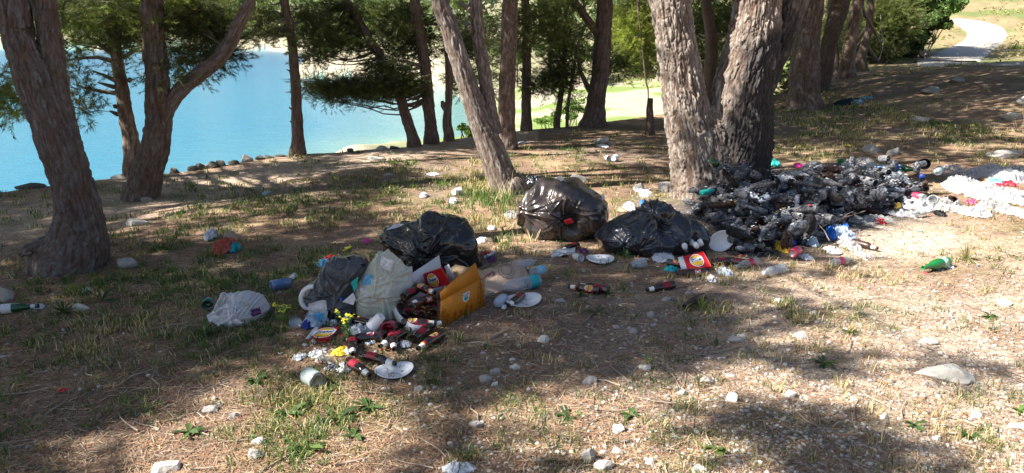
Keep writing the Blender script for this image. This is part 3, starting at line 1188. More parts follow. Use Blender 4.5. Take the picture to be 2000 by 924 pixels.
t17 = pine('last pine before the road, thin and half wrapped in dark foliage',
           [(1741, 116, 17), (1744, 80, 14), (1750, 40, 13), (1754, 0, 12)], seg=26, step=0.08, depth=0.018, fr=8,
           seed=22.0, top=8.0, tint=(0.14, 0.11, 0.10))
t18 = pine('leaning pine left of the reddish one, deep in the wood',
           [(1632, 140, 17), (1630, 100, 16), (1626, 50, 15), (1620, 0, 14)], seg=26, step=0.08, depth=0.018, fr=8,
           seed=23.0, top=8.0, tint=(0.15, 0.12, 0.105), Y0=26.0)

# added unseen trees outside the frame, to carry clumps that shade the clearing
def side_pine(label, x, y, r, h, lean, seed):
    z = float(gz(x, y))
    t = Tree('pine_tree', label, 'tree', [x, y, z])
    ctrl = [[x, y, z - 0.1, r * 1.25], [x, y, z + 0.25, r], [x + lean[0] * .4, y + lean[1] * .4, z + h * .45, r * .75], [x + lean[0], y + lean[1], z + h, 0.05]]
    t.trunk(ctrl, 40, 0.05, 0.016, 16, flare=0.2, seed=seed)
    t.Y = y
    TREES.append(t)
    return t


side_pine('tall pine outside the view to the left', -6.3, 3.2, 0.20, 6.8, (0.5, 0.2), 31.0)
side_pine('pine outside the view at the lake side far left', -7.6, 6.6, 0.18, 6.5, (0.6, -0.2), 32.0)
side_pine('pine behind the viewpoint on the left', -3.6, -1.6, 0.22, 7.0, (0.3, 0.4), 33.0)
side_pine('pine behind the viewpoint on the right', 0.4, -2.2, 0.20, 7.0, (-0.4, 0.3), 34.0)
side_pine('pine outside the view, left of the viewpoint', -6.6, 0.0, 0.17, 6.6, (0.3, 0.1), 35.0)
# ================================================================ foliage seen in the frame
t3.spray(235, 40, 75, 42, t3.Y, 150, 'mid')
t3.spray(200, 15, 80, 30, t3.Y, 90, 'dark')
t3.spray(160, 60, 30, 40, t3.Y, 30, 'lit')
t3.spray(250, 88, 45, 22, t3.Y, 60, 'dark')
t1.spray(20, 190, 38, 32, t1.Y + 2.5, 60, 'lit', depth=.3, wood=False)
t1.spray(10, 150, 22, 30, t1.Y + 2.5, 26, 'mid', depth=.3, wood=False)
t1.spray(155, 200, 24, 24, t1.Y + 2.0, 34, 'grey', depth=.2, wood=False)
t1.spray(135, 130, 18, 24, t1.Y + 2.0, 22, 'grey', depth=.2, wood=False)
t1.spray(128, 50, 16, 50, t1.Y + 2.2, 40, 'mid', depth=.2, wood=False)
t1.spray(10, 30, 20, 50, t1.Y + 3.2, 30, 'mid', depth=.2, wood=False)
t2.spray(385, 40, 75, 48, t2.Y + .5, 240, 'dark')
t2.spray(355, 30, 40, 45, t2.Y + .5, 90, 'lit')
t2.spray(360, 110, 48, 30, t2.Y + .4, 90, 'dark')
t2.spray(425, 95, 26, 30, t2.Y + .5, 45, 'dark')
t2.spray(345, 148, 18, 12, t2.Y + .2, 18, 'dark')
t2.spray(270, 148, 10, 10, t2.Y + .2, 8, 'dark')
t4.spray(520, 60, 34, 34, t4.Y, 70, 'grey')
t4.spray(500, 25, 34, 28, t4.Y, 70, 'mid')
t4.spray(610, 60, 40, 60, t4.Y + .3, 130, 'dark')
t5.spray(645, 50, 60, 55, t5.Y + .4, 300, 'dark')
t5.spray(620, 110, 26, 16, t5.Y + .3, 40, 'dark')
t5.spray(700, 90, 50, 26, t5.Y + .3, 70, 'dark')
# low dark horizontal bough in front of the water
for (px, py, rx, ry, n) in [(640, 178, 34, 13, 95), (690, 168, 40, 15, 130), (745, 165, 40, 22, 150), (790, 168, 26, 26, 110), (605, 163, 14, 10, 22),
                            (650, 198, 12, 7, 12), (720, 192, 36, 9, 36), (770, 150, 30, 25, 70), (740, 130, 30, 12, 50)]:
    t6.spray(px, py, rx, ry, t6.Y - 0.3, int(n * 1.6), 'dark', depth=.25, scale=.75)
t6.stick([at_depth(832, 170, t6.Y), at_depth(770, 152, t6.Y - .3), at_depth(700, 160, t6.Y - .4), at_depth(620, 168, t6.Y - .4)], [0.035, 0.025, 0.018, 0.006], 6)
t6.stick([at_depth(832, 130, t6.Y), at_depth(780, 118, t6.Y - .2), at_depth(730, 130, t6.Y - .4)], [0.03, 0.02, 0.006], 6)
t6.spray(800, 60, 45, 60, t6.Y + .3, 260, 'dark')
t6.spray(770, 100, 30, 40, t6.Y + .3, 90, 'dark')
t7.spray(760, 20, 55, 24, t6.Y + 1, 120, 'mid')
t7.spray(905, 140, 18, 60, t7.Y + 1, 80, 'mid')
t7.spray(910, 60, 30, 50, t7.Y + 1, 110, 'dark')
t7.spray(960, 100, 30, 90, t7.Y + 2, 160, 'grey')
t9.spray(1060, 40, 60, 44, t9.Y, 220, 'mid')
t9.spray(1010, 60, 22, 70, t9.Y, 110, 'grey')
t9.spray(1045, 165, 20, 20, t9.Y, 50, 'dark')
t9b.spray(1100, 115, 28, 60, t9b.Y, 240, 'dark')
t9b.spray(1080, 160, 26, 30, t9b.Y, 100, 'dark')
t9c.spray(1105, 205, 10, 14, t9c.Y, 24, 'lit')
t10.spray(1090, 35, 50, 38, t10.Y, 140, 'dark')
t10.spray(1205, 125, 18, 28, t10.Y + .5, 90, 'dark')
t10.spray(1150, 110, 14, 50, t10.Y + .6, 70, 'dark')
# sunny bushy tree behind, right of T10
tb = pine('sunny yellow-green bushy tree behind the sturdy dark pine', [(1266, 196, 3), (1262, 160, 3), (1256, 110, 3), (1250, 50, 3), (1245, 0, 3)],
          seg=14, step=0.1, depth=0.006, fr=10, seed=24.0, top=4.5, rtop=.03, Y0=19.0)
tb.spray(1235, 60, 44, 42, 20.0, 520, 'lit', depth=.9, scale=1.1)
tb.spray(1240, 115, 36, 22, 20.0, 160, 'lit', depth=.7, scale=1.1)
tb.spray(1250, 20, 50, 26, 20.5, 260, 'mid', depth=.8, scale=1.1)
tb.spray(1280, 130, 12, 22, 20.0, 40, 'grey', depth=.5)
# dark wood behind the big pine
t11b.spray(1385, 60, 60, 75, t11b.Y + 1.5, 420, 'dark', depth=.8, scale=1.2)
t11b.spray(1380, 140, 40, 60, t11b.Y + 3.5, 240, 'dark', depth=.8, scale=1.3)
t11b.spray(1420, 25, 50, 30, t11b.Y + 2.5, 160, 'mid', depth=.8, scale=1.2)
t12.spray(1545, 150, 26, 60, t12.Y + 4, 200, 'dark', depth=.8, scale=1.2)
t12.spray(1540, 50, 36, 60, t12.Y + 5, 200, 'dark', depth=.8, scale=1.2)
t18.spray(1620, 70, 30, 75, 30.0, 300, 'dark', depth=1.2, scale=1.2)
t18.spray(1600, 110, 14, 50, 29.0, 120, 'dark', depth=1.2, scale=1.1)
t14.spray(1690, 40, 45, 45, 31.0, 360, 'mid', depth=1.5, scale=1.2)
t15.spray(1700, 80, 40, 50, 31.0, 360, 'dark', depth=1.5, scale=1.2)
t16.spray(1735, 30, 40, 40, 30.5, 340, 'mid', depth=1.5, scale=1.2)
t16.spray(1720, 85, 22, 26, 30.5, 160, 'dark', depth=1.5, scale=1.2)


# broad-leaved thicket along the road: small rounded leaves
def leaf_cloud(clumps, leaf, colour, seed, n_each, jit=.35):
    g = np.random.default_rng(seed)
    P, C = [], []
    for (c, r, tone) in clumps:
        n = int(n_each * tone[1])
        d = g.normal(size=(n, 3))
        d /= np.linalg.norm(d, axis=1)[:, None]
        q = np.asarray(c) + d * (g.uniform(0.35, 1, n) ** 0.4)[:, None] * np.asarray(r)
        P.append(q)
        C.append(np.asarray(colour)[None] * tone[0] * g.uniform(1 - jit, 1 + jit, (n, 1)))
    P, C = np.concatenate(P), np.concatenate(C)
    n = len(P)
    a = g.normal(size=(n, 3))
    a /= np.linalg.norm(a, axis=1)[:, None]
    b_ = np.cross(a, g.normal(size=(n, 3)))
    b_ /= np.linalg.norm(b_, axis=1)[:, None]
    s = leaf * g.uniform(0.6, 1.3, n)[:, None]
    V = np.stack([P - a * s, P + b_ * s * .45, P + a * s, P - b_ * s * .45], 1).reshape(-1, 3)
    return V, np.arange(len(V)).reshape(-1, 4), np.repeat(C, 4, 0)


def bush(name, label, cat, clumps_px, Y, leaf, colour, n_each, seed, group=None, dz=0.4):
    g = np.random.default_rng(seed)
    cl = []
    for (px, py, rx, ry, tone) in clumps_px:
        c = at_depth(px, py, Y + g.uniform(-dz, dz))
        r = np.array([rx * Y / F, dz * .8, ry * Y / F])
        for k in range(7):
            d = g.normal(0, .5, 3)
            cl.append((c + d * r, r * g.uniform(.35, .6), (tone * g.uniform(.6, 1.35), g.uniform(.6, 1.2))))
    V, Q, C = leaf_cloud(cl, leaf, colour, seed, n_each)
    base = np.array([V[:, 0].mean(), V[:, 1].mean(), 0.0])
    base[2] = float(gz(base[0], base[1]))
    root = empty(name, base)
    tag(root, label, cat, group)
    mk('crown', V - base, [Q], m_leaf, root, smooth=False, col=np.clip(C, 0.005, .9))
    st = []
    for k in range(9):
        c = cl[g.integers(0, len(cl))][0]
        b0 = base + [g.uniform(-.3, .3), g.uniform(-.2, .2), -.05]
        m_ = (b0 + c) / 2 + g.normal(0, .1, 3)
        st.append(tube([b0, m_, c], [0.03, .02, .008], 5))
    v, f = merge(st)
    mk('stems', v - base, f, m_twig, root)
    return root


bush('roadside_tree', 'dense green broad-leaved tree overhanging the left side of the road', 'tree',
     [(1790, 20, 34, 26, 1.2), (1830, 15, 30, 22, 1.6), (1800, 60, 34, 26, .9), (1832, 45, 22, 20, 1.4), (1760, 50, 30, 40, .6), (1775, 90, 28, 20, .6),
      (1850, 2, 26, 16, 1.8), (1810, -20, 50, 20, 1.1)],
     33.0, 0.09, (0.085, 0.13, 0.042), 330, 41, 'trees beside the road', 1.3)
bush('roadside_tree', 'dark shaded thicket tree just left of the overhanging green one', 'tree',
     [(1745, 30, 34, 30, .7), (1740, 80, 30, 24, .5), (1720, 50, 30, 44, .5), (1770, 100, 22, 16, .6), (1700, 90, 24, 24, .4), (1680, 60, 26, 40, .4)],
     34.0, 0.09, (0.09, 0.13, 0.05), 300, 42, 'trees beside the road', 1.2)
bush('shrub', 'grey-green shrub on the hillside at the top right corner above the road', 'shrub',
     [(1960, 18, 24, 8, 1.1), (1985, 30, 22, 9, 1.2), (1945, 8, 24, 7, 1.0)], 52.0, 0.10, (0.17, 0.21, 0.14), 110, 43, None, .8)
bush('shrub', 'bright green shrub at the right edge beside the road bend', 'shrub',
     [(1985, 95, 16, 6, 1.2), (1955, 105, 20, 5, .9), (1992, 104, 12, 4, 1.3)], 35.0, 0.06, (0.20, 0.30, 0.06), 80, 44, None, .4)
bush('shrub', 'small silvery shrub on the bank in front of the road', 'shrub',
     [(1938, 133, 14, 7, 1.2), (1952, 137, 10, 5, 1.0)], 26.0, 0.05, (0.30, 0.34, 0.24), 70, 45, None, .3)
bush('shrub', 'round green shrub at the foot of the bank below the lone narrow pine', 'shrub',
     [(912, 252, 14, 9, .9), (920, 262, 10, 6, .8)], 13.0, 0.035, (0.10, 0.17, 0.04), 60, 46, None, .2)
bush('shrub', 'leafy green shrubs in the sun below the thin pines', 'shrub',
     [(1075, 228, 22, 9, 1.1), (1055, 236, 16, 6, 1.2), (1130, 210, 22, 10, 1.0), (1115, 226, 20, 8, 1.0)], 19.0, 0.035, (0.12, 0.20, 0.045), 110, 47, None, .5)

for k, (px, py, rx, ry, Yb, lab) in enumerate([(1990, 8, 30, 14, 60, 'dark green shrub in the very corner of the hillside'), (1925, 12, 20, 7, 58, 'low shrub above the bend of the road'), (1880, 22, 18, 7, 55, 'small shrub behind the top of the road'),
                                               (1990, 60, 14, 9, 44, 'grey-green shrub right of the road bend'), (1962, 45, 12, 5, 48, 'low grey shrub over the outer bend of the road')]):
    bush('shrub', lab, 'shrub', [(px, py, rx, ry, 1.0), (px - rx * .6, py + 2, rx * .5, ry * .7, .8)], Yb, 0.09, (0.12, 0.16, 0.07), 120, 150 + k, None, .8)
# hillside scrub across the water: one mass
g = np.random.default_rng(77)
cand = []
X = g.uniform(-190, 60, 8500)
Yq = g.uniform(70, 300, 8500)
ldq = lake_dist(X, Yq)
keep = (ldq > 4.5) & (Yq > np.interp(X, [-40, 0, 60], [80, 75, 70]))
X, Yq = X[keep], Yq[keep]
pr = fbm(X * .05, Yq * .05, 3., o=3)
k2 = pr > -0.2
X, Yq = X[k2], Yq[k2]
Z = macro(X, Yq)
cl = [((X[i], Yq[i], Z[i] + .7), np.array([1.6, 1.6, 1.2]) * g.uniform(.6, 1.6), (g.uniform(.6, 1.5), 1)) for i in range(len(X))]
V, Q, C = leaf_cloud(cl, 0.42, (0.12, 0.155, 0.07), 78, 34)
o = mk('hillside_scrub', V, [Q], m_leaf, smooth=False, col=np.clip(C, 0.01, .9))
tag(o, 'green scrub covering the rocky hillside across the lake', 'scrub', kind='stuff')
# low scrub and rank grass on the hillside and verges beyond the clearing
X = g.uniform(6, 75, 9000)
Yq = 20 + 75 * g.uniform(0, 1, 9000) ** 1.4
ppx, ppy, pf = proj(X, Yq, macro(X, Yq))
onroad = ((ppx > 1770) & (ppx < 1990) & (ppy > 34) & (ppy < 128) & (ppx > np.interp(ppy, [40, 60, 78, 92, 106, 121], [1815, 1872, 1866, 1842, 1800, 1760]) - 6)
          & (ppx < np.interp(ppy, [40, 54, 70, 86, 103, 122], [1890, 1978, 1986, 1972, 1954, 1936]) + 6)) | ((ppy > 117) & (ppy < 142) & (ppx > 1760))
keep = ~onroad & (lake_dist(X, Yq) > 12) & (fbm(X * .22, Yq * .22, 3.3, o=3) > -.12) & (Yq > 21) & ((X > 17) | (Yq > 30))
X, Yq = X[keep], Yq[keep]
Z = macro(X, Yq)
nearr = (ppy[keep] > 60)
cl = [((X[i], Yq[i], Z[i] + .08), np.array([.5, .5, .16 if nearr[i] else .35]) * g.uniform(.4, 1.2), (g.uniform(.6, 1.6), 1)) for i in range(len(X))]
V, Q, C = leaf_cloud(cl, 0.07, (0.17, 0.19, 0.075), 79, 22)
C = np.where((g.uniform(0, 1, len(C) // 4) < .45).repeat(4)[:, None], C * np.array([1.9, 1.35, 1.3]), C)
o = mk('hillside_grass', V, [Q], m_leaf, smooth=False, col=np.clip(C, 0.01, .9))
tag(o, 'rank grass and low scrub on the verges and hillside by the road', 'grass', kind='stuff')
# pines on the headland behind the thin trunks (grey green crowns filling the gaps near the top)
FAR_LABELS = ['far crown seen left of the thin leaning pine over the lake', 'far crown above the low dark bough', 'far crown just left of the leaning double pine', 'far crown between the double pine stems and the thin dark pine', 'far crown behind the thin dark pine', 'far crown behind the sturdy dark pine', 'far scrubby crown above the lake right of the diagonal limb', 'far crown across the lake between the two left forked pines', 'far crown at the upper left over the lake', 'low far crown beside the upright bank pine', "low far crown left of the sturdy dark pine's foot", 'low far crown behind the sunny bushy tree', 'far crown just left of the huge pine', 'far crown behind the fork of the huge pine']
for k, (px, py, Yd, rx, ry) in enumerate([(690, 20, 85, 60, 40), (760, 70, 88, 60, 30), (930, 60, 80, 60, 50), (1010, 100, 60, 50, 26), (1070, 60, 62, 60, 50), (1180, 40, 64, 60, 44),
                                          (480, 30, 230, 60, 30), (340, 30, 235, 80, 30), (160, 40, 230, 80, 26), (850, 100, 84, 50, 22), (1140, 100, 58, 40, 22), (1240, 120, 60, 40, 20),
                                          (1300, 60, 55, 60, 50), (1400, 60, 50, 60, 60)]):
    s = Yd / F
    cls = []
    for j in range(16):
        c = at_depth(px + rx * g.normal(0, .5), py + ry * g.normal(0, .5), Yd + g.uniform(-3, 3))
        cls.append((c, np.array([rx * s * .3, 2.0, ry * s * .28]) * g.uniform(.6, 1.3), (g.uniform(.5, 1.5), 1)))
    leaf = 0.0028 * Yd
    V, Q, C = leaf_cloud(cls, leaf, (0.13, 0.16, 0.07) if k % 3 else (0.09, 0.125, 0.05), 90 + k, 110)
    b_ = V.mean(0)
    b_[2] = float(macro(b_[0], b_[1]))
    root = empty('distant_tree', b_)
    tag(root, FAR_LABELS[k], 'tree', 'distant trees across the lake and field')
    mk('crown', V - b_, [Q], m_leaf, root, smooth=False, col=np.clip(C, .01, .9))
    mc = V.mean(0)
    v, f = tube([b_ - [0, 0, .3], (b_ + mc) / 2, mc], [0.02 * Yd * .12, .015 * Yd * .12, .1], 7)
    mk('trunk', v - b_, f, m_twig, root)

# ================================================================ added crown clumps above the frame, placed to cast shade
LITROWS = {
    120: "444444444444444223333",
    160: "444444444444444223322",
    200: "444444444444444332245",
    240: "444444444454555335455",
    300: "444455546666655562445",
    350: "245566656785655445788",
    400: "124665356888754334799",
    450: "113655434567644444899",
    500: "111223532234333457888",
    550: "111113333332222367788",
    600: "211113321343334645777",
    650: "111113543333222466888",
    700: "000102455232222266674",
    750: "000134344235644565468",
    800: "000068666348863355477",
    850: "000799556436875433367",
    900: "018986656435886443258",
    960: "028986656435886443358"}
LY = np.array(sorted(LITROWS))
LG = np.array([[float(ch) for ch in LITROWS[k]] for k in sorted(LITROWS)]) / 9.0


def lit_at(px, py):
    x = np.clip(px / 100.0, 0, 20)
    yi = np.interp(py, LY, np.arange(len(LY)))
    x0 = np.clip(np.floor(x).astype(int), 0, 19)
    y0 = np.clip(np.floor(yi).astype(int), 0, len(LY) - 2)
    fx, fy = x - x0, yi - y0
    return (LG[y0, x0] * (1 - fx) * (1 - fy) + LG[y0, x0 + 1] * fx * (1 - fy) + LG[y0 + 1, x0] * (1 - fx) * fy + LG[y0 + 1, x0 + 1] * fx * fy)


g = np.random.default_rng(55)
sx, sy = np.meshgrid(np.arange(-9, 13, 0.27), np.arange(4.2, 14.5, 0.27))
s2x, s2y = np.meshgrid(np.arange(-6.5, 7, 0.185), np.arange(0.8, 4.2, 0.185))
s3x, s3y = np.meshgrid(np.arange(4, 21, 0.5), np.arange(14.5, 29, 0.5))
PR = np.concatenate([np.full(sx.size, .30), np.full(s2x.size, .20), np.full(s3x.size, .5)])
sx, sy = np.concatenate([sx.ravel(), s2x.ravel(), s3x.ravel()]), np.concatenate([sy.ravel(), s2y.ravel(), s3y.ravel()])
sx = sx + g.uniform(-.4, .4, sx.size) * PR
sy = sy + g.uniform(-.4, .4, sy.size) * PR
szz = macro(sx, sy)
ppx, ppy, pf = proj(sx, sy, szz)
lit = lit_at(ppx, ppy)
for ax_, ay_ in ((.7, 0), (-.7, 0), (0, .7), (0, -.7)):
    qx, qy, _ = proj(sx + ax_ * PR, sy + ay_ * PR, szz)
    lit = np.maximum(lit, .3 * lit + .7 * lit_at(qx, qy))
lit = np.where(ppx < -60, 0.35, lit)
nz = 0.50 + 0.44 * fbm(sx * 1.5, sy * 2.4, 30.0, o=3) + 0.10 * g.normal(size=len(sx))
shade = (lit < nz) & (pf > 0.5)
hs = 4.0 + 1.9 * (0.5 + 0.7 * perlin(sx * .35, sy * .35, 8.0))
hs = np.where(PR > .4, hs + 2.0, hs)
tt = (hs - szz) / SUN_DIR[2]
cx_, cy_, cz_ = sx + SUN_DIR[0] * tt, sy + SUN_DIR[1] * tt, hs
# stems that stand in the sun stay clear of these crowns
KEEP = []
for (tree, z0, z1, rr_) in [(t11, 0.1, 1.9, .42), (t8, .2, 1.6, .22), (t3, -.2, .8, .2)]:
    P = np.concatenate(tree.nodes)
    P = P[(P[:, 2] > z0) & (P[:, 2] < z1)][::6]
    KEEP += [(q[:3], rr_) for q in P]
ok = shade.copy()
Cc = np.stack([cx_, cy_, cz_], 1)
kc = 0
for q, rr_ in KEEP:
    v = Cc - q
    along = v @ SUN_DIR
    dist = np.linalg.norm(v - along[:, None] * SUN_DIR, axis=1)
    ok &= ~((dist < rr_ * 0.62) & (along > 0))
ids = np.where(ok)[0]
stems = [t for t in TREES if t.Y < 40 and t not in (t9b, t9c, tb)]
node_all = [np.concatenate(t.nodes) for t in stems]
node_hi = [N[N[:, 2] > 3.0][:, :3] for N in node_all]
groups = {}
for i in ids:
    c = Cc[i]
    best = min(range(len(stems)), key=lambda k: np.hypot(*(node_hi[k].mean(0)[:2] - c[:2])))
    stems[best].puff(c, PR[i] * .85, 38 if PR[i] > .25 else 40, 'mid', 1.2 if PR[i] > .4 else .72 if PR[i] > .25 else .56)
    groups.setdefault(best, []).append(c)
for k, cs in groups.items():
    cs = np.array(cs)
    pick = rng.permutation(len(cs))[:max(3, len(cs) // 7)]
    for q in cs[pick]:
        stems[k].branch_to(q, 0.035, 0.05, minz=3.0)
print('shade clumps', len(ids))
# clumps added sunward to keep the bank trees in shade
for tr in (t1, t2, t4, t5, t6, t7, t8b, t9, t10, t12, t13, t11b):
    P = np.concatenate(tr.nodes)
    P = P[(P[:, 2] > tr.base[2] + (0.6 if tr is t8b else 0.0)) & (P[:, 2] < tr.base[2] + 3.4)]
    P = P[::max(1, len(P) // 34)]
    for q in P:
        hh = max(q[2] + 1.2, 3.0 + 0.08 * q[1] + g.uniform(0, 1.5))
        if tr in (t1, t2, t4, t5, t6, t7) and q[2] > tr.base[2] + 2.4:
            continue
        c = q[:3] + SUN_DIR * (hh - q[2]) / SUN_DIR[2] + g.normal(0, .03, 3)
        tr.puff(c, .17, 20, 'mid', .5)
# ordinary crowns for the trees farther off
for t in TREES:
    if t.Y > 9.5 and t.Y < 40 and t not in (t9b, t9c, tb):
        N = np.concatenate(t.nodes)
        top = N[N[:, 2] > 3.4]
        nP = 20 if t.Y < 16 else 60
        for _ in range(nP):
            a = top[g.integers(0, len(top)), :3]
            c = a + g.normal(0, 1, 3) * [1.0, 1.0, .5]
            c[2] = max(c[2], 2.2 + 0.07 * c[1])
            t.puff(c, .45, 16, 'mid')
        for _ in range(5):
            a = top[g.integers(0, len(top)), :3]
            t.branch_to(a + g.normal(0, 1, 3) * [.9, .9, .3], .04, .05, minz=3.0)
for t in TREES:
    t.finish()
# ================================================================ ground cover
def Gv(px, py, h=0.0):
    """vectorised ground hit"""
    u = (px - 1000.0) / F
    v = (462.0 - py) / F
    dy = CP + v * SP
    dz = -SP + v * CP
    z = np.zeros_like(u)
    for _ in range(6):
        t = (z + h - CAM[2]) / dz
        X, Y = u * t, dy * t
        z = gz(X, Y)
    return X, Y, z


def GH(px, py, h):
    """point at height h over the ground seen at a pixel"""
    X, Y, z = Gv(np.array([float(px)]), np.array([float(py)]), h)
    return np.array([X[0], Y[0], z[0] + h])


# ---- needle litter
g = np.random.default_rng(101)
N = 105000
px = g.uniform(-420, 2420, N)
py = 262 + (960 - 262) * g.uniform(0, 1, N) ** 0.85
X, Y, Z = Gv(px, py)
ok = (Y > 1.0) & (Y < 13) & (Y < np.interp(X, EX, EY) - .1)
path = np.exp(-(((py - np.interp(px, [-200, 0, 300, 600, 850, 1000], [480, 440, 385, 330, 285, 262])) / 30) ** 2)) * (px < 1000)
heapm = np.exp(-(((px - 1560) / 250) ** 2 + ((py - 415) / 50) ** 2) ** 2)
ok &= g.uniform(0, 1, N) > 0.75 * path + .8 * heapm + 0.35 * sstep(1100, 1800, px) * sstep(450, 600, py)
X, Y, Z = X[ok], Y[ok], Z[ok]
n_ = len(X)
a = g.uniform(0, np.pi, n_) + 0
L = g.uniform(0.02, 0.06, n_) * (1 + .05 * Y)
w = (0.0009 + 0.0004 * Y)
dx, dy_ = np.cos(a), np.sin(a)
tl = g.normal(0, 0.16, n_)
c = np.stack([X, Y, Z + 0.004 + np.abs(tl) * L * .35], 1)
d = np.stack([dx, dy_, tl], 1) * (L / 2)[:, None]
s_ = np.stack([-dy_, dx, g.normal(0, .4, n_)], 1) * (w / 2)[:, None]
V = np.stack([c - d - s_, c - d + s_, c + d + s_, c + d - s_], 1).reshape(-1, 3)
pal = np.array([[.33, .18, .10], [.40, .26, .15], [.25, .14, .09], [.46, .37, .25], [.17, .12, .09], [.28, .21, .16], [.48, .30, .18]])
C = pal[g.integers(0, len(pal), n_)] * g.uniform(.7, 1.2, (n_, 1))
m_litter = mat('fallen_needles', (.4, .25, .12), .8, .2, attr=True)
o = mk('pine_litter', V, [np.arange(len(V)).reshape(-1, 4)], m_litter, smooth=False, col=np.repeat(C, 4, 0))
tag(o, 'brown fallen pine needles and straw strewn over the ground', 'litter', kind='stuff')

# ---- pebbles
ico = None


def icosphere(sub):
    t = (1 + 5 ** .5) / 2
    v = [(-1, t, 0), (1, t, 0), (-1, -t, 0), (1, -t, 0), (0, -1, t), (0, 1, t), (0, -1, -t), (0, 1, -t), (t, 0, -1), (t, 0, 1), (-t, 0, -1), (-t, 0, 1)]
    f = [(0, 11, 5), (0, 5, 1), (0, 1, 7), (0, 7, 10), (0, 10, 11), (1, 5, 9), (5, 11, 4), (11, 10, 2), (10, 7, 6), (7, 1, 8), (3, 9, 4), (3, 4, 2), (3, 2, 6), (3, 6, 8),
         (3, 8, 9), (4, 9, 5), (2, 4, 11), (6, 2, 10), (8, 6, 7), (9, 8, 1)]
    v = [unit(q) for q in v]
    for _ in range(sub):
        cache, nf = {}, []

        def mid(i, j):
            k = (min(i, j), max(i, j))
            if k not in cache:
                v.append(unit(v[i] + v[j]))
                cache[k] = len(v) - 1
            return cache[k]
        for (i, j, k) in f:
            x_, y_, z_ = mid(i, j), mid(j, k), mid(k, i)
            nf += [(i, x_, z_), (j, y_, x_), (k, z_, y_), (x_, y_, z_)]
        f = nf
    return np.array(v), np.array(f)


IV, IF = icosphere(0)


def scatter_stones(P, size, col, g, flat=(.35, .7)):
    n = len(P)
    J = IV[None] * (1 + g.normal(0, .16, (n, 12, 1)))
    sc = np.stack([size * g.uniform(.7, 1.4, n), size * g.uniform(.6, 1.1, n), size * g.uniform(*flat, n)], 1)
    J = J * sc[:, None]
    a = g.uniform(0, 6.28, n)
    x = J[..., 0] * np.cos(a)[:, None] - J[..., 1] * np.sin(a)[:, None]
    y = J[..., 0] * np.sin(a)[:, None] + J[..., 1] * np.cos(a)[:, None]
    V = np.stack([x, y, J[..., 2]], -1) + P[:, None]
    Fa = IF[None] + (np.arange(n) * 12)[:, None, None]
    return V.reshape(-1, 3), Fa.reshape(-1, 3), np.repeat(col, 12, 0)


N = 42000
px = g.uniform(-300, 2400, N)
py = 300 + 660 * g.uniform(0, 1, N) ** 0.8
X, Y, Z = Gv(px, py)
dens = 0.07 + 0.75 * sstep(850, 1500, px) * sstep(400, 640, py) + .35 * sstep(600, 1000, px) * sstep(600, 760, py) + .3 * path_w if False else \
    0.05 + 0.58 * sstep(850, 1500, px) * sstep(430, 640, py) + .3 * sstep(500, 1000, px) * sstep(600, 760, py)
dens *= 0.55 + 1.4 * np.clip(fbm(X * 1.4, Y * 1.4, 61., o=3) + .2, 0, 1)
ok = (g.uniform(0, 1, N) < dens) & (Y > 1) & (Y < 12) & (Y < np.interp(X, EX, EY) - .1)
X, Y, Z = X[ok], Y[ok], Z[ok]
n_ = len(X)
size = 0.0030 + 0.0095 * g.uniform(0, 1, n_) ** 3.5 + 0.0006 * Y
pal = np.array([[.50, .45, .39], [.42, .38, .34], [.36, .31, .27], [.60, .55, .49], [.30, .28, .26]])
C = pal[g.integers(0, 5, n_)] * g.uniform(.8, 1.1, (n_, 1))
m_peb = mat('limestone_chips', (.5, .45, .4), .9, .2, attr=True, bump=(200, .3, .002))
V, T, C = scatter_stones(np.stack([X, Y, Z + size * .2], 1), size, C, g)
o = mk('gravel', V, [T], m_peb, smooth=False, col=C)
tag(o, 'pale limestone chips scattered over the trodden ground', 'gravel', kind='stuff')
print('pebbles', n_)


# ---- grass
def blades(P, H, W, lean, col, g):
    """one bent blade per row of P"""
    n = len(P)
    a = g.uniform(0, 2 * np.pi, n)
    dx = np.stack([np.cos(a), np.sin(a), np.zeros(n)], 1)
    b_ = a + g.uniform(-.6, .6, n) + np.pi / 2
    sd_ = np.stack([np.cos(b_), np.sin(b_), np.zeros(n)], 1) * (W / 2)[:, None]
    m_ = P + dx * (lean * H * .35)[:, None] + np.array([0, 0, 1]) * (H * .6)[:, None]
    tip = P + dx * (lean * H)[:, None] + np.array([0, 0, 1]) * (H * np.clip(1.05 - .35 * lean, .35, 1))[:, None]
    V = np.stack([P - sd_, P + sd_, m_ + sd_ * .8, m_ - sd_ * .8, tip], 1).reshape(-1, 3)
    i = np.arange(n) * 5
    Q = np.stack([i, i + 1, i + 2, i + 3], 1)
    T = np.stack([i + 3, i + 2, i + 4], 1)
    return V, Q, T, np.repeat(col, 5, 0)


